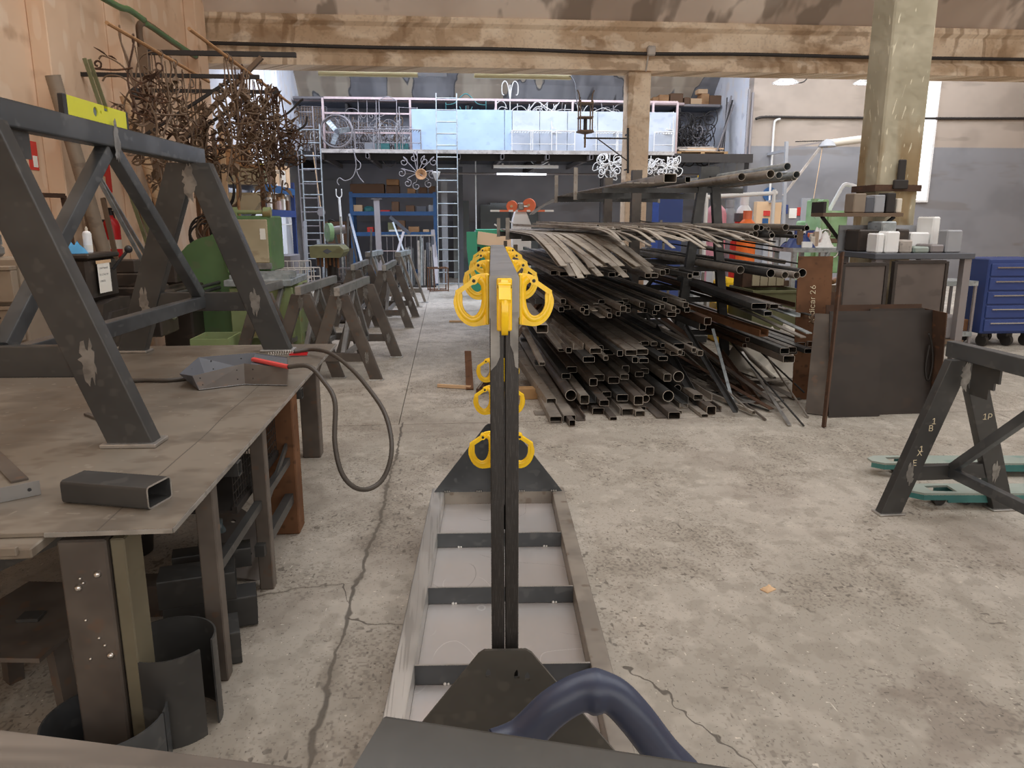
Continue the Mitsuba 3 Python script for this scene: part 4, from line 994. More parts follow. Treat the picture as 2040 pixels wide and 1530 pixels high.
ONE('wooden_stick', bar(at(872, 768, z=.02), at(938, 772, z=.02), .03, .03), 'card_pale', 'pale wooden stick on the aisle floor beside the hook stand', 'stick')
# scraps between the heap and the dark sheets
for i, (u, v, sx) in enumerate(((1500, 765, .3), (1545, 790, .25), (1480, 785, .2), (1530, 805, .16), (1560, 775, .22), (1505, 822, .12))):
    q = at(u, v, z=.012)
    ONE('sheet_offcut', xf(slab(Polygon([(-sx, -.1), (sx * .6, -.14), (sx, .06), (.2 * sx, .16), (-.7 * sx, .12)]), -.003, .003, 'z'), TR(q[0], q[1] + .3, .012 + .008 * i, 40 * i, 4, 3)), ('steel_mid', 'weld_grey')[i % 2],
        'flat sheet steel offcut on the floor between the bar heap and the dark sheets', 'steel offcut', 'sheet offcuts on the floor')

# dark steel sheets leaning together on the right
def lean(name, label, pts, z1, lean_y, m, group=None, th=.008, cat='steel sheet'):
    """A sheet standing on the floor line from pts[0] to pts[1], tilted back."""
    (xa, ya), (xb, yb) = pts
    d = A([xb - xa, yb - ya, 0]); nn = A([-d[1], d[0], 0]) / np.linalg.norm(d)
    top = nn * lean_y + A([0, 0, z1])
    a, b = A([xa, ya, 0]), A([xb, yb, 0])
    n3 = np.cross(d, top); n3 = n3 / np.linalg.norm(n3) * th
    v = A([a, b, b + top, a + top, a + n3, b + n3, b + top + n3, a + top + n3])
    v[:, 2] -= min(v[:, 2].min(), 0)
    f = A([[0, 1, 2], [0, 2, 3], [4, 6, 5], [4, 7, 6], [3, 2, 6], [3, 6, 7], [0, 4, 5], [0, 5, 1], [0, 3, 7], [0, 7, 4], [1, 5, 6], [1, 6, 2]])
    if (np.cross(v[1] - v[0], v[3] - v[0]) @ n3) > 0: f = f[:, ::-1]
    return ONE(name, (v, f), m, label, cat, group)
g = lambda u, v: tuple(at(u, v, z=0)[:2])
a_, b_ = A(g(1650, 832)), A(g(1850, 826))
for i in range(4):
    o = A([.02 * (i % 2), .05 * i])
    p0 = a_ + (b_ - a_) * (0.0, .0, .45, .02)[i] + o; p1 = a_ + (b_ - a_) * (.5, 1.02, 1.0, .98)[i] + o
    lean('steel_sheet', ('dark steel sheet leaning at the front left of the dark sheet stack', 'dark steel sheet filling the width of the dark sheet stack', 'dark steel sheet at the right of the dark sheet stack', 'dark steel sheet at the back of the dark sheet stack')[i],
         (p0, p1), (.78, .86, .87, .9)[i], .12, ('sheet_dark', 'sheet_dark', 'sheet_dark', 'rust_dark')[i], 'dark steel sheets on the right')
side0, side1 = A(g(1856, 834)), A(g(1850, 800))
lean('steel_sheet', 'narrow dark steel sheet with its edge to the right end of the stack', (tuple(b_ + (.045, -.05)), tuple(b_ + (.1, .55))), .86, .03, 'rust_dark')
lean('channel_section', 'upright grey steel channel leaning between the rusty plate and the dark sheets', (g(1605, 822), g(1642, 826)), .83, .12, 'steel_brown', th=.05, cat='steel channel')
ra, rb = at(1585, 800, z=0), at(1655, 800, z=0)
k = lean('rusty_plate', 'tall rust brown steel plate with chalk writing standing behind the dark sheets', ((ra[0], 6.42), (ra[0] + .32, 6.42)), 1.28, .1, 'rust')
T_ = meshkit.text_mesh('Vidicar 26', .05, .001); T_ = (A(T_.vertices), A(T_.faces))
# chalk writing runs up the plate
up = A([0, .1, 1.28]); up /= np.linalg.norm(up); nn = A([0, -1.28, .1]); nn /= np.linalg.norm(nn)
kk = numbered(k + '__chalk_writing')
Mw = np.eye(4); Mw[:3, 0] = up; Mw[:3, 2] = nn; Mw[:3, 1] = np.cross(nn, up); Mw[:3, 3] = A([ra[0] + .17, 6.42 - .002, 0]) + up * .70 + nn * .0088
scene[kk] = PL(xf(T_, Mw), 'chalk'); labels[kk] = {'label': 'white chalk writing'}
lean('rusty_plate', 'narrow rust brown plate behind the chalked plate', ((ra[0] + .27, 6.6), (ra[0] + .5, 6.6)), .95, .05, 'rust_dark')
p0, p1 = at(1641, 852, z=0.0), at(1678, 503, Y=5.95)
ONE('flat_bar', bar(p0 + (0, 0, .004), p1, .05, .014, (1, 0, 0)), 'rust_dark', 'long dark flat bar standing upright in front of the dark sheets', 'steel bar')
p0, p1 = at(1618, 642, Y=6.2), at(1712, 640, Y=6.3)
ONE('hooked_rod', tube(smoothline([p0 + (-.0, 0, .07), p0, p0 + (.1, .0, 0), p1], 4), .012, 8), 'iron_brown', 'hooked rod resting across the rusty plates', 'rod', smooth=True)

# ================================================================ the mezzanine at the back
DK, MY = 3.14, 18.45                                             # deck height, front edge
mz = TH('mezzanine', 'steel mezzanine platform across the back wall', kind='structure')
mz.a('deck', X2(XL, 7.4, MY, YB, DK - .05, DK), 'grey_dark')
mz.a('edge_channel', ext([(-.03, -.1), (.05, -.1), (.05, -.088), (-.018, -.088), (-.018, .088), (.05, .088), (.05, .1), (-.03, .1)], (XL, MY - .05, DK - .1), (7.4, MY - .05, DK - .1)), 'iron_black')
lx0, lx1 = at(640, 300, Y=18.05)[0], at(1342, 310, Y=18.05)[0]
mz.a('ledge', X2(lx0, lx1, 18.02, MY - .08, DK - .02, DK), 'grey_stone')
mz.a('ledge_lip', X2(lx0, lx1, 18.0, 18.02, DK - .07, DK + .015), 'grey_stone')
for u in (637, 732, 828, 914, 1001, 1091, 1178, 1342):
    x = at(u, 308, Y=17.98)[0]
    mz.a('joist', rht((x, 17.94, DK - .13), (x, YB - .1, DK - .13), .07, .11, .006), 'iron_grey', 35)
for x in (-3.6, -.6, 2.2, 5.2):
    mz.a('girder', X2(x - .06, x + .06, MY, YB, DK - .26, DK - .06), 'iron_black')
for x in (.36, 4.0, 6.0):
    mz.a('post', X2(x - .06, x + .06, 19.6, 19.72, 0, DK - .25), 'grey_dark')
# railing
rl = TH('railing', 'pinkish tubular railing along the mezzanine edge', 'railing')
ry = MY + .12
rz_ = at(900, 198, Y=ry)[2]
rx0, rx1 = at(645, 195, Y=ry)[0], at(1350, 205, Y=ry)[0]
rl.a('top_rail', bar((rx0, ry, rz_), (rx1, ry, rz_), .05, .05), 'rail_pink')
for k in (.36, .72): rl.a('mid_rail', bar((rx0, ry, DK + (rz_ - DK) * k), (rx1, ry, DK + (rz_ - DK) * k), .04, .04), 'rail_pink')
for u in (645, 818, 988, 1140, 1300, 1348):
    x = at(u, 250, Y=ry)[0]
    rl.a('post', bar((x, ry, DK + .001), (x, ry, rz_), .05, .05, (0, 1, 0)), 'rail_pink')
# sheets
shz = at(900, 218, Y=MY)[2]
edges_ = [820, 1005, 1020, 1075, 1130, 1190, 1250, 1346]
for i in range(len(edges_) - 1):
    xa, xb = at(edges_[i], 260, Y=MY)[0] + .006, at(edges_[i + 1], 260, Y=MY)[0] - .006
    lab = ('wide pale blue sheet standing on the mezzanine edge behind the long ladder', 'narrow pale blue strip right of the wide pale blue sheet', 'white sheet on the mezzanine edge behind the tan backed chair', 'white sheet behind the first cross backed chair',
           'white sheet left of the hanging lantern', 'white sheet behind the hanging lantern', 'white ribbed sheet at the right end of the mezzanine edge')[i]
    ONE('large_sheet', X2(xa, xb, MY - .02, MY + .03, DK + .002, shz - .01 * (i > 1), .004), 'sheet_blue' if i < 2 else 'sheet_pale', lab, 'panel')

def rods(lines, r=.011, n=6): return J([tube(l, r, n) for l in lines])
def chair(label, x, y, z, rz, m, back='x', w=.44, group='iron chairs on the mezzanine edge', h=.96, sc=1.0):
    t = TH('iron_chair', label, 'chair', group, TR(x, y, z, rz, s=sc))
    hw = w / 2
    for sx in (-1, 1):
        t.a('leg', rods([[(sx * hw, -.2, 0), (sx * hw, -.2, .45)]], .012), m, True)
        t.a('leg', rods([smoothline([(sx * hw, .22, 0), (sx * hw, .2, .45), (sx * hw, .24, .75), (sx * hw, .28, h)], 4)], .012), m, True)
    t.a('seat', J(rods([[(-hw, -.2, .45), (hw, -.2, .45)], [(-hw, .2, .45), (hw, .2, .45)], [(-hw, -.2, .45), (-hw, .2, .45)], [(hw, -.2, .45), (hw, .2, .45)]], .013),
                  *[bar((-hw + w * k / 7, -.2, .455), (-hw + w * k / 7, .2, .455), .02, .005) for k in range(1, 7)]), m)
    t.a('stretcher', rods([[(-hw, -.2, .16), (hw, -.2, .16)], [(-hw, .21, .2), (hw, .21, .2)], [(-hw, -.2, .18), (-hw, .21, .18)], [(hw, -.2, .18), (hw, .21, .18)]], .008), m, True)
    yb = lambda zz: .2 + .08 * (zz - .45) / (h - .45)
    L_ = [[(-hw, yb(.95) , h - .02), (hw, yb(.95), h - .02)], [(-hw, yb(.55), .55), (hw, yb(.55), .55)]]
    if back == 'x': L_ += [[(-hw, yb(.56), .56), (hw, yb(.94), h - .03)], [(hw, yb(.56), .56), (-hw, yb(.94), h - .03)]]
    if back == 'arch': L_ += [smoothline([(-hw, yb(.9), h - .02), (-.1, yb(.9), h + .04), (0, yb(.9), h + .07), (.1, yb(.9), h + .04), (hw, yb(.9), h - .02)], 4)]
    if back == 'scroll':
        for sx in (-1, 1):
            s_ = spiral(1.4, .015, .09, 26, PI / 2)
            L_ += [[(sx * (.1 - q[0]), yb(.8), .8 + q[1]) for q in s_]]
        L_ += [[(0, yb(.56), .56), (0, yb(.9), h - .02)]]
    if back == 'bars': L_ += [[(-hw + w * k / 6, yb(.56), .56), (-hw + w * k / 6, yb(.94), h - .03)] for k in range(1, 6)]
    t.a('back', rods(L_, .009), m, True)
    return t
cy = 18.24
def cx(u, v=270): return at(u, v, Y=cy)[0]
tc = chair('white iron chair with a tan woven back on the mezzanine edge', cx(1037), cy, DK, 0, 'iron_white', 'plain')
tc.a('woven_back', B(0, .235, .76, .34, .02, .34, .004), 'card')
chair('white iron chair with a thin cross back right of the tan backed chair', cx(1078), cy, DK, 0, 'iron_white', 'x')
chair('white iron chair with a thin cross back left of the hanging lantern', cx(1122), cy, DK, 8, 'iron_white', 'x')
tc = chair('white iron chair with a dark wide cross back right of the hanging lantern', cx(1205), cy, DK, 0, 'iron_white', 'arch', w=.48)
tc.a('cross', J(bar((-.22, .2, .57), (.22, .255, .92), .03, .006), bar((.22, .21, .57), (-.22, .265, .92), .03, .006)), 'iron_grey')
chair('white iron chair with a scrolled back left of the concrete pillar', cx(1246), cy, DK, 0, 'iron_white', 'scroll')
chair('white iron chair with a slatted back at the right end of the white sheets', cx(1322), cy, DK, -14, 'iron_white', 'bars')
chair('grey iron chair with a curved top rail in front of the clutter on the mezzanine', cx(772, 240), cy, DK, 0, 'iron_grey', 'arch', w=.4, h=1.15)
chair('grey iron chair overlapping the left edge of the blue sheet', cx(817, 250), cy, DK, 10, 'iron_grey', 'plain', w=.42, h=1.0)
chair('grey iron chair with a scrolled back beside the big fan', cx(727, 240), cy + .1, DK, -6, 'iron_grey', 'scroll', w=.42, h=1.2)
# the fan
fc = at(671, 262, Y=18.2)
t = TH('drum_fan', 'large round grey industrial fan on the left of the mezzanine', 'fan')
t.a('guard', J(torus(fc, .36, .016, TR(rx=90), 40), torus(fc + (0, -.09, 0), .34, .008, TR(rx=90), 40), *[torus(fc + (0, -.1 + .0 * k, 0), .06 * k, .003, TR(rx=90), 30, 4) for k in range(1, 6)]), 'iron_grey', True)
t.a('drum', xf(loft([A([[r * math.cos(a), r * math.sin(a), z] for a in np.arange(36) * 2 * PI / 36]) for r, z in ((.36, -.1), (.36, .1), (.352, .1), (.352, -.1), (.36, -.1))], False), TR(*fc, rx=90)), 'iron_grey', 40)
for k in range(3):
    t.a('blade', xf(B(.17, 0, 0, .26, .12, .008, .003, TR(rx=20)), TR(*fc) @ TR(rx=90) @ TR(rz=120 * k + 130)), 'steel_galv')
t.a('hub', disc(fc, (0, 1, 0), .05, .12), 'grey_dark', 40)
t.a('stand', tube(smoothline([fc + (-.36, 0, 0), (fc[0] - .39, 18.2, DK + .1), (fc[0] - .34, 18.2, DK + .025), (fc[0] + .34, 18.2, DK + .025), (fc[0] + .39, 18.2, DK + .1), fc + (.36, 0, 0)], 4), .018, 8), 'iron_grey', True)
# scrolled ironwork heaps
def scrollwork(seed, n=7, size=.4):
    q = random.Random(seed); out = []
    for i in range(n):
        s_ = spiral(q.uniform(.8, 1.6), .012, q.uniform(.05, .16) * size / .4, 18, q.uniform(0, 6.3)) * (q.choice((-1, 1)), 1)
        e = A([q.uniform(-.5, .5) * size, q.uniform(-.12, .12) * size, q.uniform(0, .9) * size])
        d = q.uniform(-.6, .6)
        p = [e + A([a * math.cos(d), a * math.sin(d), b]) for a, b in s_]
        tail = p[-1] + (p[-1] - p[-4]) * .8 + A([q.uniform(-.1, .1), 0, q.uniform(-.2, .0)]) * size
        tail = np.clip(tail, (-.55 * size, -.2 * size, .01), (.55 * size, .2 * size, size * 1.05))
        out.append(smoothline(list(p[::2]) + [tail], 3))
    out.append(smoothline([(0, 0, 0), (q.uniform(-.1, .1), 0, size * .5), (0, 0, size)], 4))
    out.append([(-.4 * size, 0, .02), (.4 * size, 0, .02)])
    return out
R4 = random.Random(4)
heap = sorted((R4.uniform(610, 815), R4.uniform(18.75, 20.2), i) for i in range(26))
for n_, (u, y, i) in enumerate(heap):
    x = at(u, 260, Y=y)[0]
    if x < XL + .6: x = XL + .6 + .05 * (i % 6)
    ONE('scroll_ironwork', rods(scrollwork(i, 6, R4.uniform(.6, 1.05)), .011, 5), R4.choice(('iron_grey', 'iron_grey', 'iron_brown', 'iron_white')), f'scrolled wrought iron piece heaped left on the mezzanine, {nth(n_ + 1)} from the left', 'ironwork',
        'wrought iron pieces heaped on the mezzanine', smooth=True, M=TR(x, y, DK + .002, R4.uniform(-60, 60), R4.uniform(-12, 12)))
def grate(label, x, y, z, w, h, d, m, nx=9, nz=7, group='wire racks on the mezzanine', rz=0):
    ls = []
    for yy in (-d / 2, d / 2):
        ls += [[(-w / 2 + w * k / nx, yy, 0), (-w / 2 + w * k / nx, yy, h)] for k in range(nx + 1)] + [[(-w / 2, yy, h * k / nz), (w / 2, yy, h * k / nz)] for k in range(nz + 1)]
    for k in range(nz + 1):
        for sx in (-1, 1): ls.append([(sx * w / 2, -d / 2, h * k / nz), (sx * w / 2, d / 2, h * k / nz)])
    ONE('wire_rack', rods(ls, .006, 4), m, label, 'wire rack', group, M=TR(x, y, z, rz))
for i, (u, y, w, h) in enumerate(((622, 18.9, .62, 1.0), (655, 19.4, .7, .8), (705, 19.2, .6, .7), (628, 19.9, .6, 1.15))):
    x = max(at(u, 270, Y=y)[0], XL + .42)
    grate(('brown wire rack against the white wall on the mezzanine', 'wire rack behind the big fan', 'wire rack right of the big fan', 'tall wire rack farthest back in the left corner of the mezzanine')[i], x, y, DK + .002, w, h, .35, 'iron_brown' if i % 2 == 0 else 'iron_grey', rz=4 * i)
for i, (u, m) in enumerate(((740, 'grey_paint'), (762, 'teal_paint'), (800, 'teal_paint'))):
    x = at(u, 295, Y=18.62)[0]
    ONE('storage_crate', J(X2(x - .16, x + .16, 18.62, 18.95, DK + .001, DK + .02), X2(x - .16, x - .145, 18.62, 18.95, DK + .02, DK + .2), X2(x + .145, x + .16, 18.62, 18.95, DK + .02, DK + .2), X2(x - .145, x + .145, 18.62, 18.635, DK + .02, DK + .2),
        X2(x - .145, x + .145, 18.935, 18.95, DK + .02, DK + .2)), m, ('grey plastic crate at the foot of the scrap ironwork', 'teal plastic crate next to the grey crate', 'teal plastic crate touching the blue sheet')[i], 'crate')
# bed head and white candelabra behind the sheets
bx0, bx1 = at(888, 200, Y=18.8)[0], at(968, 200, Y=18.8)[0]; xm = (bx0 + bx1) / 2; bw_ = bx1 - bx0
zb = at(900, 206, Y=18.8)[2]
L_ = [[(bx0, 18.8, DK), (bx0, 18.8, zb + .02)], [(bx1, 18.8, DK), (bx1, 18.8, zb + .08)], smoothline([(bx0, 18.8, zb - .03), (bx0 + .2, 18.8, zb), (xm - .12, 18.8, zb + .15), (xm, 18.8, zb + .22), (xm + .12, 18.8, zb + .15), (bx1 - .2, 18.8, zb), (bx1, 18.8, zb - .03)], 4)]
for k in range(9):
    a = PI * (k + .5) / 9
    L_.append(smoothline([(xm, 18.8, zb - .5), (xm + .22 * math.cos(a), 18.8, zb - .42 + .2 * math.sin(a)), (xm + .45 * math.cos(a), 18.8, zb - .35 + .3 * math.sin(a))], 4))
ONE('bed_head', rods(L_, .014, 6), 'teal_paint', 'pale green arched iron bed head above the blue sheet by the ladder', 'bed head', smooth=True)
def candelabra(label, u, v, y, zbase, m):
    q = at(u, v, Y=y); H_ = q[2] - zbase
    L_ = [[(0, 0, 0), (0, 0, H_ - .1)]]
    for sx in (-1, 1):
        L_.append(smoothline([(0, 0, H_ - .45), (sx * .05, 0, H_ - .12), (sx * .12, 0, H_ - .02), (sx * .19, 0, H_ - .1), (sx * .19, 0, H_ - .3), (sx * .14, 0, H_ - .34)], 5))
        L_.append([(0, 0, .02), (sx * .2, 0, .0)])
        L_.append([(0, 0, .02), (0, sx * .2, .0)])
    ONE('candelabra', rods(L_, .016, 6), m, label, 'candelabra', M=TR(q[0], y, zbase), smooth=True)
candelabra('white iron candelabra with drooping arms under the peeling vault', 1016, 160, 19.2, DK, 'iron_white')
sx0 = at(1045, 175, Y=19.1)
ONE('scroll_ironwork', rods([smoothline([(-.3, 0, .98), (-.1, 0, .9), (.1, 0, 1.02), (.3, 0, 1.22), (.5, 0, 1.1), (.7, 0, 1.0)], 5), [(.55, 0, 0), (.55, 0, 1.2)], [(.62, 0, .95), (.78, 0, 1.16)], [(0, 0, 0), (0, 0, .95)], [(-.15, 0, 0), (.7, 0, .0)]], .018, 6), 'iron_white',
    'white wavy wrought iron piece beside the candelabra', 'ironwork', M=TR(sx0[0], 19.1, DK + .02), smooth=True)
for i in range(9):
    u = 1030 + 24 * i; x = at(u, 205, Y=18.95)[0]
    ONE('scroll_ironwork', rods(scrollwork(100 + i, 5, 1.15), .013, 5), 'iron_white' if i < 6 else 'iron_grey', f'white scrolled iron piece poking up behind the white sheets, {nth(i + 1)} from the left', 'ironwork', 'white iron pieces behind the sheets', smooth=True, M=TR(x, 18.85 + .05 * (i % 3), DK + .002, R4.uniform(-20, 20)))
# high back shelf with boxes
z_s = at(1300, 210, Y=20.9)[2]
sh = TH('back_shelf', 'long high shelf of pipes along the back wall above the mezzanine', 'shelf')
sh.a('board', X2(XL + .02, 7.38, 20.7, 21.68, z_s - .06, z_s), 'grey_dark')
for k in range(3): sh.a('pipe', cyl((XL + .05, 20.62 - .08 * k, z_s - .03 + .02 * k), (7.3 - k, 20.62 - .08 * k, z_s - .03 + .02 * k), .04, 10), 'rail_pink' if k == 1 else 'iron_grey', 40)
for x in (-2.5, 0.6, 3.6, 6.2): sh.a('bracket', J(X2(x - .03, x + .03, 20.7, 21.68, z_s - .16, z_s - .06), X2(x - .03, x + .03, 20.55, 20.62, DK, z_s - .1)), 'iron_black')
bxs = [(1312, 1332, .26), (1334, 1360, .3), (1362, 1374, .2), (1375, 1398, .18), (1396, 1412, .3), (1412, 1436, .26), (1300, 1312, .2)]
for i, (ua, ub, hh) in enumerate(bxs):
    xa, xb = at(ua, 200, Y=20.85)[0], at(ub, 200, Y=20.85)[0]
    ONE('cardboard_box', X2(xa + .005, xb - .005, 20.8, 21.2, z_s + .001, z_s + hh, .008), ('card', 'card_dark', 'card_dark', 'card_pale', 'card', 'card_dark', 'card')[i],
        ('cardboard box right of the concrete pillar on the high back shelf', 'brown open box second from the pillar on the high back shelf', 'narrow dark box in the middle of the high back shelf', 'low pale box on the high back shelf', 'cardboard box right of the low pale box on the high back shelf',
         'dark box at the right end of the high back shelf', 'small box half hidden by the concrete pillar on the high back shelf')[i], 'box')
xa = at(1390, 195, Y=20.85)[0]
ONE('cardboard_box', X2(xa, xa + .26, 20.82, 21.1, z_s + .305, z_s + .42, .006), 'card_pale', 'pale flat box lying on top of the row on the high back shelf', 'box')
# right part: timber pallet with bars, dark iron stacked against the partition
px0, px1 = at(1345, 300, Y=19.3)[0], at(1445, 300, Y=19.3)[0]
pt = TH('wooden_pallet', 'wooden pallet loaded with white lengths at the right end of the mezzanine', 'pallet')
for k in range(5): pt.a('board', X2(px0, px1, 19.1 + .2 * k, 19.25 + .2 * k, DK + .1, DK + .12), 'wood_raw')
for k in range(3): pt.a('block', X2(px0 + (px1 - px0 - .1) * k / 2, px0 + .1 + (px1 - px0 - .1) * k / 2, 19.1, 20.05, DK, DK + .1), 'wood_raw')
for k in range(7):
    o = R4.uniform(0, .3)
    ONE('plaster_moulding', bar((px0 + .05 + o, 19.2 + .1 * k, DK + .16 + .035 * (k % 3)), (px1 - .3 + o, 19.25 + .1 * k, DK + .16 + .045 * (k % 3)), .06, .035), ('sack', 'card_pale', 'grey_stone')[k % 3], f'pale length of moulding on the wooden pallet, {nth(k + 1)} from the front', 'moulding', 'mouldings on the pallet')
for n_, (u, y, i) in enumerate(sorted((R4.uniform(1350, 1440), R4.uniform(20.1, 20.4), i) for i in range(14))):
    x = min(at(u, 260, Y=y)[0], 6.45)
    ONE('scroll_ironwork', rods(scrollwork(200 + i, 6, R4.uniform(.7, 1.15)), .013, 5), R4.choice(('iron_black', 'iron_black', 'iron_grey')), f'dark wrought iron piece right on the mezzanine, {nth(n_ + 1)} from the left', 'ironwork', 'dark iron pieces in the right corner of the mezzanine', smooth=True,
        M=TR(x, y, DK + .002, R4.uniform(-50, 50), R4.uniform(-10, 6)))
for i in range(6):
    x = 6.75 + .08 * i
    ONE('iron_bar', bar((x, 19.2 + .1 * i, DK + .002), (7.3, 19.6 + .1 * i, DK + 1.3 + .12 * (i % 3)), .03, .03), 'iron_black' if i % 2 else 'iron_grey', f'iron bar leaning on the white partition of the mezzanine, {nth(i + 1)} from the front', 'iron bar', 'iron bars leaning on the partition')
ONE('corner_post', J(cyl((7.32, MY - .02, DK - .2), (7.32, MY - .02, 4.55), .035, 10), cyl((7.22, MY - .04, DK - .2), (7.22, MY - .04, 4.62), .03, 10)), 'iron_grey', 'pair of upright grey pipes at the right end of the mezzanine', 'pipe', smooth=40)

# ladders
def ladder(label, p0, p1, w, n, m='steel_galv', flat=.06):
    t = TH('ladder', label, 'ladder')
    p0, p1 = A(p0, float), A(p1, float); d = (p1 - p0) / np.linalg.norm(p1 - p0); s = A([1.0, 0, 0])
    for sg in (-1, 1): t.a('rail', rht(p0 + s * sg * w / 2, p1 + s * sg * w / 2, .025, flat, .002, up=(0, 1, 0)), m, 35)
    for k in range(n):
        q = p0 + (p1 - p0) * (k + .6) / n
        t.a('rung', cyl(q - s * w / 2, q + s * w / 2, .014, 8), m, 40)
b0, b1 = at(894, 572, z=0), at(889, 186, Y=18.0)
ladder('long aluminium ladder leaning on the mezzanine edge in the middle', (b0[0], 17.45, .001), (at(889, 186, Y=17.93)[0], 17.93, at(889, 186, Y=17.93)[2]), .46, 17, 'steel_galv')
ladder('shorter ladder leaning on the left end of the mezzanine', (at(632, 520, Y=17.6)[0], 17.5, .001), (at(617, 248, Y=17.92)[0], 17.92, at(620, 248, Y=17.92)[2]), .42, 13, 'steel_galv')
ladder('second shorter ladder behind the left ladder', (at(600, 520, Y=18.2)[0] + .3, 18.15, .001), (at(596, 255, Y=18.3)[0] + .12, 18.3, 4.1), .4, 13, 'iron_grey')

# hanging iron flowers and scroll under the deck
def hang(label, u, v0, v1, y, seed, m, n=9, wd=.5):
    z1 = at(u, v0, Y=y)[2]; z0 = at(u, v1, Y=y)[2]; H_ = z1 - z0; x = at(u, v0, Y=y)[0]; q = random.Random(seed); ls = [[(0, 0, H_), (0, 0, H_ * .5)]]
    for i in range(n):
        a = q.uniform(0, 2 * PI); c_ = A([q.uniform(-.5, .5) * wd, q.uniform(-.1, .1), q.uniform(.1, .85) * H_])
        s_ = spiral(q.uniform(.8, 1.5), .02, q.uniform(.06, .16) * wd / .5, 16, a)
        p = [c_ + (e[0], 0, e[1]) for e in s_]
        ls.append(smoothline([(0, 0, H_ * .6)] + p[::-1][::2], 3))
    ONE('hanging_ironwork', rods(ls, .012, 5), m, label, 'ironwork', M=TR(x, y, z0), smooth=True)
t = TH('iron_chandelier', 'grey scrolled iron chandelier with a round cup under the mezzanine left of the long ladder', 'chandelier')
hx_, hy_ = at(832, 345, Y=17.86)[0], 17.86
hz_ = at(832, 345, Y=hy_)[2]
ls = []
for (du, dv, k) in ((-28, -22, 1), (-8, -30, 1), (14, -24, -1), (32, -22, -1), (-32, 0, 1), (30, 4, -1), (-20, 20, 1), (22, 22, -1), (-2, 26, -1)):
    e = at(832 + du, 345 + dv, Y=hy_) - A([hx_, hy_, hz_])
    s_ = spiral(1.25, .02, .1, 18, 0) * (k, 1)
    p = [e + (a, 0, b) for a, b in s_]
    ls.append(smoothline([(0, 0, 0)] + p[::-1][::2], 4))
ls.append([(0, 0, 0), (0, 0, DK - .02 - hz_)])
t.a('scrolls', xf(rods(ls, .013, 6), TR(hx_, hy_, hz_)), 'iron_grey', True)
t.a('cup', xf(lathe([(.02, -.1), (.12, 0), (.13, .02), (.11, .02), (.02, -.07)], n=18), TR(hx_ + .08, hy_ - .06, hz_ - .03, rx=75)), 'card', 40)
t.a('cup', xf(lathe([(.02, -.12), (.09, .05), (.1, .08), (.08, .08), (.02, -.08)], n=18), TR(hx_ + .42, hy_ - .04, hz_ - .05, rx=10)), 'iron_white', 40)
ls = [smoothline([(0, 0, 0), (.05, 0, -.2), (.14, 0, -.3), (.12, 0, -.42), (.05, 0, -.45), (.1, 0, -.6), (.2, 0, -.72)], 5), smoothline([(0, 0, 0), (.04, 0, -.35), (-.05, 0, -.6), (-.22, 0, -.68), (-.34, 0, -.62), (-.4, 0, -.7), (-.36, 0, -.78)], 5)]
q = at(705, 308, Y=17.99)
ONE('hanging_ironwork', rods(ls, .013, 6), 'iron_grey', 'forked iron hook hanging from the mezzanine edge under the fan', 'ironwork', M=TR(q[0], 17.97, DK + .0), smooth=True)
for i, (u, v0, v1, s_) in enumerate(((1215, 305, 355, 3), (1297, 310, 358, 4), (1330, 312, 360, 5))):
    hang(('white iron flower bunch hanging left of the concrete pillar', 'white iron flower bunch hanging right of the concrete pillar', 'white iron flower bunch hanging at the right end of the ledge')[i], u, v0, v1, 17.85, s_, 'iron_white', 16, .5)
# lamps under the deck
lz = at(1040, 347, Y=18.7)
t = TH('tube_lamp', 'white fluorescent tube hanging under the mezzanine', 'lamp')
xa, xb = at(990, 347, Y=18.7)[0], at(1088, 350, Y=18.7)[0]
t.a('body', prism(rrect(.06, .05, .02), (xa, 18.7, lz[2]), (xb, 18.7, lz[2])), 'lamp_white', 40, emitter={'type': 'area', 'radiance': rgb(list(LIGHT_TUBE))})
t.a('rod', J(cyl((xa + .3, 18.7, lz[2] + .02), (xa + .3, 18.7, DK - .06), .004, 5), cyl((xb - .3, 18.7, lz[2] + .02), (xb - .3, 18.7, DK - .06), .004, 5)), 'iron_grey')
z2 = at(1050, 332, Y=18.4)[2]
xa, xb = at(983, 332, Y=18.4)[0], at(1112, 334, Y=18.4)[0]
ONE('light_trunking', J(prism(rrect(.12, .07, .01), (xa, 18.42, z2), (xb, 18.42, z2)), X2(xa + .2, xa + .24, 18.4, 18.44, z2 + .03, DK - .25), X2(xb - .24, xb - .2, 18.4, 18.44, z2 + .03, DK - .25)), 'lamp_white', 'long white light trunking under the mezzanine edge above the tube lamp', 'lamp')
ONE('conduit_pipe', cyl((at(800, 340, Y=18.9)[0], 18.9, 2.68), (6.5, 18.9, 2.68), .025, 8), 'iron_grey', 'long grey conduit running under the mezzanine deck', 'conduit', smooth=40)
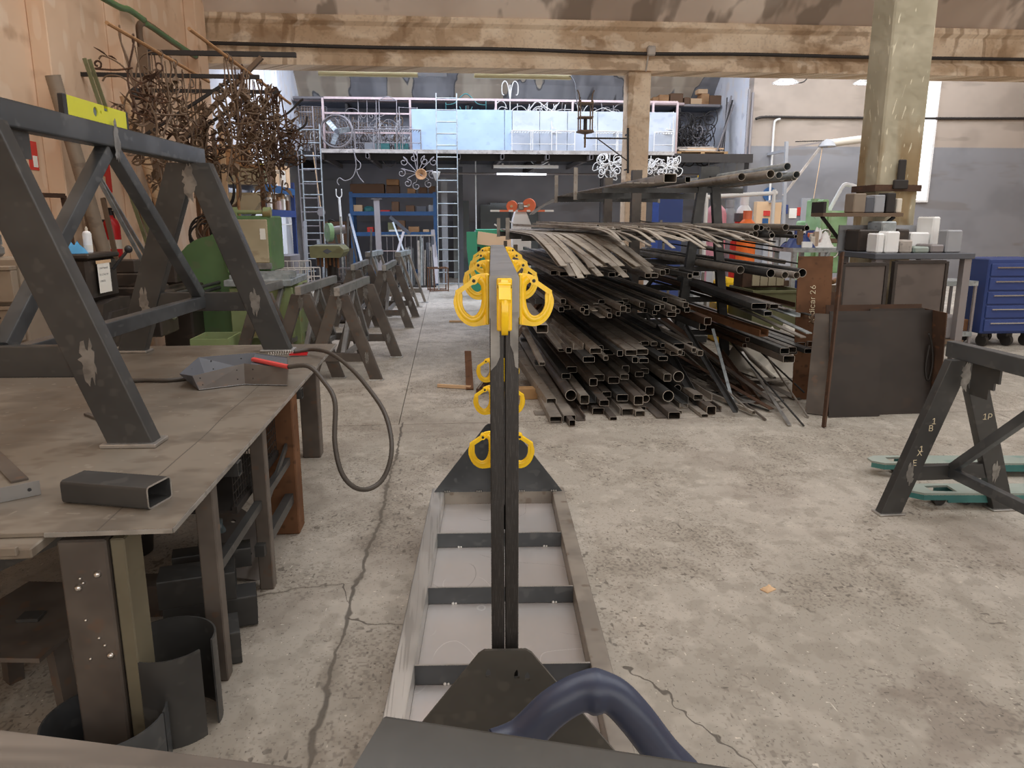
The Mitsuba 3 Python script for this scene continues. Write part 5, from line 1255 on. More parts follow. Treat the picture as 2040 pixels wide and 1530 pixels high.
# lamps in the rear bay
for i, (ua, ub, uc, v) in enumerate(((635, 832, 890, 146), (945, 1137, 1137, 151))):
    y = 15.2; z = at(ua, v, Y=y)[2]; xa, xb, xc2 = (at(u_, v, Y=y)[0] for u_ in (ua, ub, uc))
    t = TH('strip_light', ('yellowed strip light on the left under the rear vault', 'yellowed strip light above the candelabra under the rear vault')[i], 'lamp')
    t.a('cover', prism(rrect(.14, .09, .03, 4), (xa, y, z), (xb, y, z)), 'tube_cover', 40)
    t.a('base', X2(xa, xb, y - .05, y + .05, z + .045, z + .08), 'tube_cover')
    if uc > ub: t.a('trunking', X2(xb, xc2, y - .06, y + .06, z - .03, z + .08), 'grey_paint')
    t.a('hanger', J(cyl((xa + .3, y, z + .07), (xa + .3, y, 6.2), .006, 5), cyl((xb - .3, y, z + .07), (xb - .3, y, 6.2), .006, 5)), 'iron_grey')
# lantern on a bracket at the pillar
t = TH('wall_lantern', 'dark iron lantern standing on a bracket arm left of the concrete pillar', 'lantern')
y = 12.9
b0 = at(1251, 255, Y=y); b1 = at(1251, 345, Y=y); a0 = at(1251, 276, Y=y); a1 = at(1163, 276, Y=y)
t.a('bracket', J(bar(b0, b1, .03, .03, (0, 1, 0)), bar(a0, (a1[0], y, a0[2]), .022, .022), bar((a1[0] + .22, y, a0[2]), (b1[0], y, at(1235, 318, Y=y)[2] - .03), .015, .015), bar((b0[0], y, b0[2] - .1), (b0[0], 13.06, b0[2] - .1), .02, .02), bar((b0[0], y, b1[2] + .06), (b0[0], 13.06, b1[2] + .06), .02, .02)), 'iron_black')
lx, lz0, lz1 = a1[0] + .02, a0[2] + .1, at(1170, 195, Y=y)[2]
t.a('cage', J(*[cyl((lx + sx * .1, y + sy * .1, lz0), (lx + sx * .1, y + sy * .1, lz1 - .05), .01, 6) for sx in (-1, 1) for sy in (-1, 1)],
              *[X2(lx - .115, lx + .115, y - .115, y + .115, zz, zz + .02) for zz in (lz0, lz0 + (lz1 - lz0) * .4, lz1 - .1)], cyl((lx, y, a0[2] - .15), (lx, y, lz0), .015, 8), lathe([(.02, 0), (.15, .03), (.15, .045), (.02, .05)], (lx, y, lz0 - .04), 16)), 'iron_brown')
t.a('candle', cyl((lx, y, lz0 + .02), (lx, y, lz0 + .2), .03, 10), 'iron_black', 40)
t.a('horn', J(tube(smoothline([(lx - .1, y, lz1 - .08), (lx - .11, y, lz1 + .05), (lx - .14, y, lz1 + .12)], 4), .01, 6), tube(smoothline([(lx + .1, y, lz1 - .08), (lx + .11, y, lz1 + .05), (lx + .14, y, lz1 + .12)], 4), .01, 6)), 'iron_brown', True)
cp = [(lx - .09, y, lz1), at(1150, 205, Y=13.8), at(1145, 165, Y=14.6), at(1135, 150, Y=15.2)]
ONE('lamp_cable', tube(smoothline(cp, 6), .01, 6), 'iron_black', 'thin cable from the lantern up to the strip light', 'cable', smooth=True)

# ================================================================ under the mezzanine
t = TH('blue_shelving', 'blue steel shelving filled with boxes under the mezzanine', 'shelving')
sy0, sy1 = 18.9, 19.6
sx0, sx1 = at(697, 430, Y=sy0)[0], at(870, 430, Y=sy0)[0]
szs = [at(780, v, Y=sy0)[2] for v in (389, 425, 466)]
for x in (sx0 + .04, sx1 - .04):
    for yy in (sy0 + .04, sy1 - .04): t.a('upright', X2(x - .04, x + .04, yy - .03, yy + .03, 0, szs[0] + .08), 'blue_paint')
for z in szs + [.35]: t.a('shelf', J(X2(sx0, sx1, sy0, sy0 + .04, z - .05, z + .045), X2(sx0, sx1, sy0 + .04, sy1, z - .03, z)), 'blue_paint')
def boxat(name, u0, u1, h, zi, m, lab, y=None, cat='box', dz=0.0, cr=.008):
    y = y or sy0 + .08
    xa, xb = at(u0, 420, Y=y)[0], at(u1, 420, Y=y)[0]
    ONE(name, X2(xa + .006, xb - .006, y, y + .4, szs[zi] + .001 + dz + (.0 if y > sy0 + .03 else 0), szs[zi] + h + dz, cr), m, lab, cat)
boxat('cardboard_box', 699, 767, .27, 0, 'card_dark', 'long brown box on the top shelf of the blue shelving')
boxat('cardboard_box', 770, 797, .23, 0, 'card_dark', 'taped brown box right of the long box on the blue shelving')
boxat('cardboard_box', 771, 796, .14, 0, 'card', 'box lid stacked on the taped box on the blue shelving', dz=.24)
boxat('cardboard_box', 812, 829, .17, 0, 'card', 'small box under the hanging chandelier on the blue shelving')
boxat('cardboard_box', 834, 852, .19, 0, 'card_dark', 'small brown box near the right of the top blue shelf')
boxat('cardboard_box', 855, 868, .22, 0, 'card_dark', 'box at the right end of the top blue shelf')
boxat('cardboard_box', 704, 722, .2, 1, 'card_pale', 'pale box at the left of the middle blue shelf')
boxat('plastic_bin', 724, 744, .17, 1, 'teal_paint', 'green plastic bin on the middle blue shelf', cat='bin', cr=.05)
boxat('red_box', 757, 777, .08, 1, 'red_sign', 'low red box on the middle blue shelf')
boxat('cardboard_box', 780, 795, .28, 1, 'card_dark', 'tall dark box in the middle of the middle blue shelf')
boxat('cardboard_box', 808, 826, .19, 1, 'card_dark', 'dark box right of the middle of the middle blue shelf')
boxat('cardboard_box', 829, 850, .17, 1, 'grey_dark', 'grey box on the middle blue shelf')
boxat('cardboard_box', 853, 868, .2, 1, 'grey_paint', 'grey box at the right end of the middle blue shelf')
boxat('red_box', 729, 742, .16, 2, 'red_sign', 'red part on the bottom blue shelf')
boxat('cardboard_box', 771, 787, .27, 2, 'olive', 'olive box on the bottom blue shelf')
boxat('cardboard_box', 790, 806, .32, 2, 'card_dark', 'dark box under the edge of the middle shelf on the bottom blue shelf')
boxat('cardboard_box', 812, 834, .17, 2, 'card', 'orange brown box on the bottom blue shelf')
boxat('cardboard_box', 841, 854, .1, 2, 'card_pale', 'small cream box on the bottom blue shelf')
boxat('paper_stack', 773, 800, .05, 2, 'paper', 'stack of white paper on the front of the bottom blue shelf', y=sy0 + .0, cat='paper', dz=.05)
# leaning bars and sheets in front of the shelving
R5 = random.Random(5)
rk = TH('bar_stand', 'steel frame holding upright bars and sheets in front of the blue shelving', 'frame')
fx0, fx1 = at(760, 520, Y=18.3)[0], at(868, 520, Y=18.3)[0]; fz = at(820, 469, Y=18.3)[2]
rk.a('top_rail', bar((fx0, 18.3, fz), (fx1, 18.3, fz), .03, .03), 'steel_light')
rk.a('mid_rail', bar((fx0, 18.3, fz - .36), (fx0 + .4, 18.3, fz - .36), .02, .02), 'rail_pink')
rk.a('base_rail', bar((fx0, 18.25, .03), (fx1, 18.25, .03), .04, .04), 'iron_black')
for k in range(10): rk.a('bar', bar((fx0 + (fx1 - fx0) * k / 9, 18.3, .04), (fx0 + (fx1 - fx0) * k / 9, 18.3, fz), .014, .014, (0, 1, 0)), 'iron_grey')
for i in range(26):
    u = R5.uniform(792, 868); h_ = R5.uniform(.85, 1.28); x = at(u, 540, Y=18.5)[0]; w_ = R5.choice((.03, .04, .06, .1)); y = 18.38 + .019 * i
    ONE('steel_strip', bar((x, y - .08, .001), (x + R5.uniform(-.03, .03), y, h_), w_, .008, (0, 1, 0)), R5.choice(('steel_blue', 'steel_galv', 'steel_light', 'grey_dark', 'steel_dark')), f'upright steel strip in the stand before the blue shelving, {nth(i + 1)} from the front', 'steel bar', 'upright strips in the stand')
def stick(label, u0, v0, u1, v1, y0, y1, w, h, m, name='steel_bar', cat='steel bar'):
    p0, p1 = at(u0, v0, Y=y0), at(u1, v1, Y=y1)
    p0[2] = max(p0[2], .005)
    return ONE(name, bar(p0, p1, w, h, (0, 1, 0)), m, label, cat)
k_ = TH('steel_post', 'grey steel post with a flat cap plate standing in front of the blue shelving', 'post')
p0, p1 = at(759, 560, Y=18.0), at(750, 397, Y=18.2)
k_.a('shaft', bar((p0[0], 17.9, .012), p1, .13, .1, (0, 1, 0)), 'iron_grey'); k_.a('cap_plate', B(p1[0], p1[1], p1[2] + .006, .24, .16, .012), 'iron_grey'); k_.a('base_plate', B(p0[0], 17.9, .006, .2, .2, .012), 'iron_grey')
stick('long pale blue bar leaning left of the grey post', 727, 545, 696, 427, 17.3, 18.7, .05, .05, 'sheet_pale')
stick('short pale bar beside the long pale blue bar', 724, 545, 714, 492, 17.4, 17.9, .04, .04, 'steel_galv')
stick('bright bar leaning right across the stand', 808, 510, 783, 443, 17.75, 18.2, .04, .03, 'steel_galv')
stick('grey bar leaning left across the stand', 789, 512, 804, 462, 17.7, 18.1, .06, .04, 'iron_grey')
stick('dark plank leaning on the bottom blue shelf', 817, 466, 777, 432, 18.62, 18.8, .08, .03, 'grey_dark', 'plank', 'plank')
stick('grey board leaning at the right end of the stand', 872, 565, 862, 458, 17.9, 18.75, .1, .03, 'iron_grey')
ONE('upright_board', X2(at(880, 450, Y=19.2)[0], at(892, 450, Y=19.2)[0], 19.2, 19.24, 0, 2.6), 'grey_paint', 'tall grey board standing behind the long ladder', 'board')
ONE('rusty_stool', rods([[(0, 0, 0), (0, 0, .52)], [(.42, 0, 0), (.42, 0, .52)], [(0, .4, 0), (0, .4, .52)], [(.42, .4, 0), (.42, .4, .52)], [(0, 0, .52), (.42, 0, .52)], [(0, .4, .52), (.42, .4, .52)], [(0, 0, .52), (0, .4, .52)], [(.42, 0, .52), (.42, .4, .52)],
    [(0, 0, .02), (.42, 0, .02)], [(0, .4, .02), (.42, .4, .02)], [(.1, 0, .02), (.1, 0, .52)]], .013, 6), 'rust', 'small rusty wire frame stool on the floor beside the long ladder', 'stool', M=TR(at(858, 575, z=0)[0], 17.2, .001, 8), smooth=True)
t = TH('conduit_drop', 'thin white conduit hanging down to a switch box under the mezzanine', 'conduit')
x = at(948, 400, Y=19.0)[0]; zb = at(948, 460, Y=19.0)[2]
t.a('conduit', cyl((x, 19.0, zb), (x, 19.0, DK - .06), .016, 8), 'lamp_white', 40); t.a('switch_box', B(x, 19.0, zb - .06, .09, .07, .15, .01), 'grey_paint')
t = TH('glass_sheets', 'dark glass panes leaning on the back wall right of the long ladder', 'glass pane', 'panes on the back wall')
for i, (ua, ub) in enumerate(((903, 935), (958, 985), (978, 1015), (1020, 1075))):
    xa, xb = at(ua, 450, Y=21.2)[0], at(ub, 450, Y=21.2)[0]; zt = (2.1, 2.0, 2.05, 1.95)[i]
    v = X2(xa, xb, 0, .02, 0, zt)
    vv = v[0].copy(); vv[:, 1] += 21.2 + .06 * i + vv[:, 2] * .1
    k = t.a('pane', (vv, v[1]), 'glass_panel')
# clutter left under the mezzanine
q = at(683, 440, Y=19.3)
ONE('cardboard_box', X2(q[0] - .5, q[0] + .1, 19.3, 19.9, .0, 1.55, .01), 'card_dark', 'tall brown box under the left end of the mezzanine', 'box')
t = TH('forked_stand', 'pale steel stand with a forked top under the mezzanine', 'stand')
q = at(676, 400, Y=18.1); zz = at(676, 394, Y=18.1)[2]
t.a('pole', cyl((q[0] + .06, 18.1, .02), (q[0], 18.1, zz), .03, 10), 'iron_white', 40)
t.a('fork', tube(smoothline([(q[0] - .06, 18.1, zz + .2), (q[0] - .06, 18.1, zz + .05), (q[0], 18.1, zz), (q[0] + .06, 18.1, zz + .05), (q[0] + .06, 18.1, zz + .2)], 4), .015, 6), 'iron_white', True)
t.a('foot', B(q[0] + .06, 18.1, .011, .3, .3, .02), 'iron_grey')
t = TH('pulley', 'grey pulley wheel hanging on a rope beside the left ladder', 'pulley')
q = at(640, 423, Y=17.9)
t.a('wheel', disc(q, (0, 1, 0), .09, .05, 24), 'iron_grey', 40); t.a('rope', cyl(q, (q[0] - .12, 17.95, DK - .06), .012, 6), 'card_pale')
ONE('wall_board', X2(at(643, 380, Y=21.5)[0], at(700, 380, Y=21.5)[0], 21.55, 21.69, 1.6, 2.65), 'grey_paint', 'grey panel on the back wall left of the blue shelving', 'board')

# grinder with orange wheels and the green bending machine between the aisle and the rack
t = TH('wheel_grinder', 'white machine with two orange wheels and a red and white bar behind the hooks', 'grinder')
Yg = 13.9; P = lambda u, v: at(u, v, Y=Yg)
for u, v, r in ((1020, 411, .1), (1054, 409, .12)):
    q = P(u, v); k = t.a('wheel', disc(q, (.35, 1, .1), r, .05, 26), 'orange_paint', 40); t.a('hub', disc(q - A([.01, .03, 0]), (.35, 1, .1), .025, .03, 12), 'card_pale', 40, to=k)
q0, q1 = P(1022, 411), P(1052, 411)
t.a('axle', cyl(q0, q1, .025, 10), 'chrome', 40); t.a('bearing', B(*((q0 + q1) / 2), .11, .12, .13, .02), 'weld_grey')
b0, b1 = P(977, 420), P(1103, 420)
for i in range(7):
    t.a('bar', bar(b0 + (b1 - b0) * i / 7, b0 + (b1 - b0) * (i + 1) / 7, .05, .035), 'orange_paint' if i % 2 else 'white_paint')
m_ = P(1037, 425)
t.a('body', slab([(m_[0] - .14, .0), (m_[0] + .2, .0), (m_[0] + .2, 1.5), (m_[0] + .1, m_[2] + .05), (m_[0] - .08, m_[2] + .05), (m_[0] - .14, 1.55)], Yg + .03, Yg + .4, 'y'), 'white_paint')
t.a('lever', J(bar(P(1012, 438), P(1024, 447), .05, .02), bar(P(985, 447), P(995, 452), .06, .03)), 'white_paint')
t = TH('bending_machine', 'green bending machine standing beside the aisle behind the hooks', 'bending machine')
Yb2 = 15.6; P = lambda u, v: at(u, v, Y=Yb2)
xa, xb = P(930, 500)[0], P(1010, 500)[0]; zt_ = P(950, 462)[2]
t.a('side', slab([(xa + .12, 0), (xa + .5, 0), (xa + .34, .5), (xa + .22, .9), (xa + .2, zt_), (xa, zt_), (xa, zt_ - .3), (xa + .05, .5)], Yb2, Yb2 + .12, 'y'), 'green_machine')
t.a('bed', X2(xa + .2, xb + .3, Yb2 + .1, Yb2 + .6, zt_ - .3, zt_ + .05, .01), 'green_machine')
t.a('base', X2(xa + .3, xb + .3, Yb2 + .15, Yb2 + .6, 0, zt_ - .3, .01), 'green_machine')
t.a('cream_sheet', xf(X2(-.4, .4, 0, .02, -.1, .16), TR((xa + xb) / 2 + .2, Yb2 + .05, zt_ - .2, 0, -12, 8)), 'card_pale')

# ================================================================ along the left wall
# lathe
t = TH('lathe', 'old black lathe by the left wall behind the welding table', 'lathe')
t.a('headstock', J(X2(-3.25, -2.75, 6.1, 6.62, .97, 1.31, .03), X2(-3.27, -2.73, 6.08, 6.64, 1.3, 1.34, .012)), 'machine_black')
t.a('spindle', pipe((-2.98, 6.02, 1.13), (-2.98, 6.12, 1.13), .055, .02, 18), 'steel_dark', 40)
pt_ = [(6.05, .38), (6.05, .8), (6.12, .95), (6.3, .97), (6.62, .97), (6.66, .9), (6.66, .34), (6.5, .3), (6.12, .3)]
t.a('gear_cover', J(slab(pt_, -3.2, -2.68, 'x'), slab([(6.12, .4), (6.12, .78), (6.2, .88), (6.55, .88), (6.6, .8), (6.6, .42), (6.5, .36), (6.2, .36)], -2.69, -2.655, 'x')), 'machine_black')
t.a('chuck', disc((-2.98, 6.72, 1.12), (0, 1, 0), .13, .12, 24), 'machine_black', 40)
t.a('bed', J(X2(-3.15, -2.78, 6.6, 9.0, .72, .9, .01), X2(-3.1, -3.05, 6.6, 9.0, .9, .93), X2(-2.88, -2.83, 6.6, 9.0, .9, .93)), 'machine_black')
t.a('pedestal', X2(-3.2, -2.74, 6.15, 6.6, 0, .34, .02), 'machine_black'); t.a('pedestal', X2(-3.12, -2.8, 8.5, 8.9, 0, .73, .02), 'machine_black')
k = t.a('carriage', J(X2(-3.18, -2.66, 7.05, 7.5, .92, 1.0, .01), X2(-2.72, -2.6, 7.05, 7.5, .55, .95, .015), X2(-3.05, -2.8, 7.15, 7.4, 1.0, 1.12, .01), X2(-3.02, -2.84, 7.2, 7.36, 1.12, 1.24, .01)), 'machine_black')
t.a('handwheel', torus((-2.57, 7.3, .78), .09, .012, TR(ry=90), 24), 'chrome', True, to=k)
t.a('tailstock', X2(-3.08, -2.86, 8.3, 8.6, .93, 1.2, .02), 'machine_black')
for x, y, z0, dz, dy in ((-2.64, 6.85, .62, .3, .02), (-2.62, 6.72, .8, -.16, .05)):
    t.a('lever', J(cyl((x, y, z0), (x + .02, y + dy, z0 + dz), .011, 8), ball((x + .02, y + dy, z0 + dz), .02, 10)), 'chrome', 40)
t.a('lever', J(cyl((-2.74, 6.5, 1.2), (-2.62, 6.55, 1.36), .012, 8), ball((-2.62, 6.55, 1.36), .032, 12)), 'plastic_black', 40)
for i in range(4): t.a('control_bar', cyl((-2.62, 7.55 + .0 * i, .9 - .06 * i), (-2.6, 8.9, .9 - .06 * i), .018, 10), 'steel_dark', 40)
nt = TH('paper_note', 'white paper note taped to the head of the lathe', 'paper')
nt.a('sheet', X2(-2.7295, -2.728, 6.2, 6.42, 1.03, 1.27), 'paper'); nt.a('tape', X2(-2.728, -2.7265, 6.18, 6.45, 1.26, 1.285), 'card_pale')
for i, (txt, z) in enumerate((('TORNO MANUAL', 1.215), ('NO TOCAR SIN', 1.165), ('PERMISO', 1.115))):
    m = meshkit.text_mesh(txt, .015, .0006); m = (A(m.vertices), A(m.faces))
    nt.a('lettering', xf(m, A([[0, 0, 1, -2.7281], [1, 0, 0, 6.225], [0, 1, 0, z], [0, 0, 0, 1.0]])), 'grey_dark')
cn = TH('spray_can', 'white spray can standing on the lathe', 'spray can', M=TR(-2.85, 6.36, 1.341))
cn.a('body', lathe([(.03, 0), (.033, .004), (.033, .15), (.024, .165), (.012, .17)], n=20), 'lamp_white', 40)
cn.a('nozzle', lathe([(.011, .17), (.011, .19), (.006, .2), (.005, .205)], n=12), 'sack', 40)
cn.a('label', lathe([(.0335, .02), (.0337, .02), (.0337, .06), (.0335, .06)], n=20), 'paper', 40)
def crumple(w, d, h, seed, n=12):
    g = np.linspace(-.5, .5, n); X_, Y_ = np.meshgrid(g, g, indexing='ij')
    hh = h * (meshkit.fbm(np.stack([X_ * 4, Y_ * 4, X_ * 0 + seed], -1), 3) * 1.4 - .2) * (1 - (2 * np.abs(X_)) ** 4) * (1 - (2 * np.abs(Y_)) ** 4)
    v = np.vstack([np.stack([X_ * w, Y_ * d, np.maximum(hh, .004)], -1).reshape(-1, 3), np.stack([X_ * w, Y_ * d, 0 * X_], -1).reshape(-1, 3)])
    i, j = np.meshgrid(np.arange(n - 1), np.arange(n - 1), indexing='ij'); a = (i * n + j).ravel()
    f = np.vstack([np.stack([a, a + n, a + n + 1], 1), np.stack([a, a + n + 1, a + 1], 1), np.stack([a, a + n + 1, a + n], 1) + n * n, np.stack([a, a + 1, a + n + 1], 1) + n * n])
    e = []
    for q in range(n - 1):
        for a_, b_ in ((q, q + 1), ((n - 1) * n + q + 1, (n - 1) * n + q), ((q + 1) * n, q * n), (q * n + n - 1, (q + 1) * n + n - 1)):
            e += [[a_, b_, b_ + n * n], [a_, b_ + n * n, a_ + n * n]]
    return v, np.vstack([f, A(e)])
ONE('cleaning_cloth', crumple(.24, .16, .13, 3), 'blue_cloth', 'crumpled blue cloth beside the spray can on the lathe', 'cloth', smooth=50, M=TR(-2.93, 6.22, 1.341, 30))

# drawer cabinet at the far left
t = TH('drawer_cabinet', 'taupe steel cabinet with deep drawers at the left edge', 'cabinet')
t.a('body', X2(-3.6, -2.69, 5.05, 5.35, .3, 1.36, .01), 'cabinet_taupe')
for i in range(4):
    z0 = .34 + .25 * i
    k = t.a('drawer', J(X2(-3.57, -2.71, 5.0 - .02 * (i % 2), 5.05, z0, z0 + .2, .006), X2(-3.57, -2.71, 4.985 - .02 * (i % 2), 5.05, z0 + .2, z0 + .225, .004)), 'cabinet_taupe')
    t.a('perforation', J(*[disc((-3.5 + .075 * q, 4.998 - .02 * (i % 2), z0 + .15), (0, 1, 0), .006, .004, 8) for q in range(10)]), 'iron_black', to=k, kind='stuff')
t.a('leg', X2(-3.58, -3.5, 5.08, 5.32, 0, .3), 'rust_dark'); t.a('leg', X2(-2.79, -2.71, 5.08, 5.32, 0, .3), 'rust_dark')
ONE('machine_part', J(B(-3.1, 5.2, 1.40, .4, .22, .075, .02), lathe([(.08, 0), (.08, .06), (.05, .1)], (-2.95, 5.2, 1.44), 14)), 'weld_grey', 'pale machine part lying on the taupe drawer cabinet', 'machine part')
# green shear
t = TH('green_shear', 'green industrial guillotine shear with a beige cover panel', 'guillotine shear')
pl_ = [(-3.05, 0), (-2.42, 0), (-2.42, 1.0), (-2.34, 1.2), (-2.34, 1.45), (-2.62, 1.45)] + [(-2.62 - .45 * math.sin(a), 1.0 + .42 * math.cos(a)) for a in np.linspace(0.1, PI / 2, 8)] + [(-3.07, .9)]
t.a('side_plate', slab(pl_, 8.9, 8.96, 'y'), 'green_paint')
t.a('bolt', disc((-2.5, 8.895, 1.36), (0, 1, 0), .025, .02, 14), 'steel_light')
t.a('head', J(X2(-2.42, -1.98, 8.82, 9.5, 1.02, 1.64, .02), X2(-2.48, -2.38, 8.78, 8.96, 1.0, 1.62, .02)), 'green_paint')
t.a('cover_panel', X2(-2.34, -2.0, 8.78, 8.82, 1.12, 1.6, .008), 'cream_panel')
t.a('panel_lip', X2(-2.35, -1.98, 8.76, 8.83, 1.05, 1.12, .006), 'weld_grey')
t.a('paper_label', X2(-2.08, -2.02, 8.775, 8.78, 1.38, 1.5), 'paper')
t.a('roller', J(cyl((-2.4, 8.85, 1.68), (-1.98, 8.85, 1.68), .022, 12), disc((-2.38, 8.85, 1.68), (1, 0, 0), .055, .1, 16), disc((-2.0, 8.85, 1.68), (1, 0, 0), .055, .08, 16)), 'green_worn', 40)
t.a('knob', ball((-2.34, 8.74, 1.24), .028, 10), 'iron_brown', True)
t.a('blade_table', J(X2(-2.44, -1.72, 8.5, 9.5, .88, .95, .006), X2(-2.4, -1.75, 8.6, 8.66, .95, 1.0), X2(-2.4, -1.72, 8.76, 8.84, .96, 1.03)), 'steel_galv')
t.a('base', J(X2(-2.42, -1.72, 8.95, 9.5, 0, .88, .01)), 'green_worn')
t.a('apron', X2(-2.4, -1.72, 8.55, 8.6, .3, .86, .006), 'green_worn')
t = TH('green_bin', 'worn green steel box on skids in front of the green shear', 'box')
t.a('body', J(X2(-2.6, -2.22, 7.75, 8.25, .08, .1), X2(-2.6, -2.22, 7.75, 7.765, .1, .42), X2(-2.6, -2.22, 8.235, 8.25, .1, .42), X2(-2.6, -2.585, 7.765, 8.235, .1, .42), X2(-2.235, -2.22, 7.765, 8.235, .1, .42)), 'green_worn')
t.a('skid', X2(-2.58, -2.5, 7.75, 8.25, 0, .08), 'rust_dark'); t.a('skid', X2(-2.32, -2.24, 7.75, 8.25, 0, .08), 'rust_dark')
ONE('spare_wheel', disc((-2.05, 8.15, .085), (.3, 1, 0), .085, .06, 24), 'weld_grey', 'grey steel wheel standing on the floor beside the worn green box', 'wheel', smooth=40)

# things leaning on the wall: read off at the wall plane
def wl(u0, v0, u1, v1, xt=-3.72, xb=-3.3):
    a, b = at(u0, v0, X=xt), at(u1, v1, X=xb)
    d = (b - a) / (a[2] - b[2]) if a[2] != b[2] else A([0, 0, -1])
    return a, a + (b - a) * (a[2] / (a[2] - b[2]))              # run on down to the floor
def wpole(name, lab, m, r, *uv, cat='pole', xt=-3.72, xb=-3.3, sq=None, group=None):
    a, b = wl(*uv, xt=xt, xb=xb)
    b = b + (0, 0, .02)
    return ONE(name, bar(a, b, sq[0], sq[1], (0, 1, 0)) if sq else cyl(a, b, r, 14), m, lab, cat, group, smooth=False if sq else 40)
wpole('steel_pole', 'thick brown pole leaning on the left wall behind the yellow level', 'cabinet_taupe', .065, 105, 150, 200, 480, xt=-3.6, xb=-3.45)
wpole('steel_bar', 'thin dark green bar leaning on the left wall, left of its twin', 'olive', 0, 168, 116, 240, 330, sq=(.035, .02), xt=-3.63, xb=-3.45, cat='steel bar')
wpole('steel_bar', 'thin dark green bar leaning on the left wall, right of its twin', 'olive', 0, 178, 118, 252, 335, sq=(.035, .02), xt=-3.63, xb=-3.45, cat='steel bar')
a, b = wl(248, 190, 340, 480, xt=-3.62, xb=-3.4)
t = TH('cardboard_tube', 'long tan cardboard tube leaning on the left wall behind the hanging ironwork', 'tube')
t.a('tube', cyl(a, b + (0, 0, .02), .055, 16), 'card_pale', 40)
hx = [a + (b - a) * k / 260 + .0555 * (math.cos(k * .62) * A([1, 0, 0]) + math.sin(k * .62) * A([0, 1, 0])) for k in range(261)]
t.a('seam', tube(hx, .004, 4), 'card')
wpole('steel_bar', 'pale grey bar leaning by the fire extinguisher, the left one', 'steel_galv', 0, 190, 345, 262, 480, sq=(.04, .02), cat='steel bar', xt=-3.63, xb=-3.45)
wpole('steel_bar', 'pale grey bar leaning by the fire extinguisher, the right one', 'steel_galv', 0, 198, 352, 285, 500, sq=(.04, .02), cat='steel bar', xt=-3.63, xb=-3.45)
wpole('steel_bar', 'rusty bar leaning on the left wall above the fire extinguisher', 'rust', 0, 236, 305, 300, 470, sq=(.05, .03), cat='steel bar', xt=-3.8, xb=-3.6)
for i, (u0, v0, u1, v1) in enumerate(((168, 398, 185, 500), (172, 405, 200, 520), (205, 395, 228, 500), (300, 330, 322, 450), (318, 300, 335, 470), (330, 320, 345, 480))):
    wpole('steel_bar', f'dark brown bar leaning on the left wall, {nth(i + 1)} from the left of its row', 'iron_brown', 0, u0, v0, u1, v1, sq=(.045, .03), cat='steel bar', xt=-3.63, xb=-3.5, group='dark bars leaning on the left wall')
a = at(60, 388, X=-3.62); b = at(126, 390, X=-3.62)
ONE('angle_iron_stand', J(bar(a, (a[0] + .1, a[1], .02), .04, .04, (0, 1, 0)), bar(a, b, .04, .04), bar(b, (b[0] + .1, b[1], .02), .04, .04, (0, 1, 0))), 'rust_dark', 'rusty angle iron frame leaning on the left wall near the drawer cabinet', 'frame')
for i, (u, v, w_, h_) in enumerate(((66, 310, .16, .26), (211, 352, .26, .34), (275, 352, .12, .17))):
    q = at(u, v, X=XL + .004)
    t = TH('wall_sign', ('red and white sign on the left wall at the left edge', 'red sign on the left wall behind the trestle brace', 'small pale red framed sign right of the red sign on the left wall')[i], 'sign')
    t.a('plate', X2(XL, XL + .006, q[1] - w_ / 2, q[1] + w_ / 2, q[2] - h_ / 2, q[2] + h_ / 2), 'red_sign')
    t.a('white_area', X2(XL + .006, XL + .008, q[1] - w_ * (.4 if i else .1), q[1] + w_ * (.4 if i == 2 else -.1 if i else .4), q[2] - h_ * .4, q[2] + h_ * (.4 if i == 2 else .0)), 'card_pale' if i else 'paper')
q = at(224, 468, X=-3.66)
t = TH('fire_extinguisher', 'red fire extinguisher hanging on the left wall', 'fire extinguisher', M=TR(-3.66, q[1], q[2] - .25))
t.a('body', lathe([(.05, 0), (.085, .02), (.085, .34), (.07, .4), (.03, .44), (.03, .46)], n=22), 'red_paint', 40)
t.a('label', lathe([(.0855, .1), (.086, .1), (.086, .2), (.0855, .2)], n=22), 'sack', 40)
t.a('valve', J(cyl((0, 0, .45), (0, 0, .52), .022, 10), B(.03, 0, .53, .12, .025, .02), B(.04, 0, .5, .1, .02, .015)), 'plastic_black')
t.a('hose', tube(smoothline([(.0, .02, .5), (-.02, .12, .48), (.0, .13, .3), (.03, .1, .1)], 5), .012, 8), 'rubber_black', True)
t.a('hook', B(-.12, 0, .4, .12, .03, .03), 'iron_black')
# pipes on the left wall
ONE('green_pipe', tube(smoothline([at(195, -10, X=-3.6), at(238, 14, X=-3.6), at(258, 20, X=-3.6), at(287, 40, X=-3.6)], 6), .035, 10), 'green_paint', 'green conduit running along the top of the left wall', 'pipe', smooth=True)
y0 = at(283, 48, X=-3.7)
pb = [at(300, 335, X=-3.7), at(285, 130, X=-3.7), at(277, 62, X=-3.7), at(283, 46, X=-3.7), at(300, 52, X=-3.7), at(345, 84, X=-3.7), at(390, 113, X=-3.7)]
pb[0][2] = max(pb[0][2], .02)
ONE('grey_conduit', tube(smoothline(pb, 6), .04, 10), 'iron_brown', 'brown conduit bending over at the top of the left wall near the hanging ironwork', 'pipe', smooth=True)
ONE('green_pipe', cyl(at(290, 46, X=-3.66), at(390, 112, X=-3.66), .03, 10), 'green_paint', 'green pipe beside the bent brown conduit on the left wall', 'pipe', smooth=40)
t = TH('bracket_post', 'dark steel bracket post with a slanted brace behind the hanging ironwork', 'bracket')
a = at(285, 95, X=-3.5); b = at(310, 420, X=-3.5)
t.a('post', bar(a, (a[0], a[1], .01), .11, .08, (0, 1, 0)), 'iron_brown')
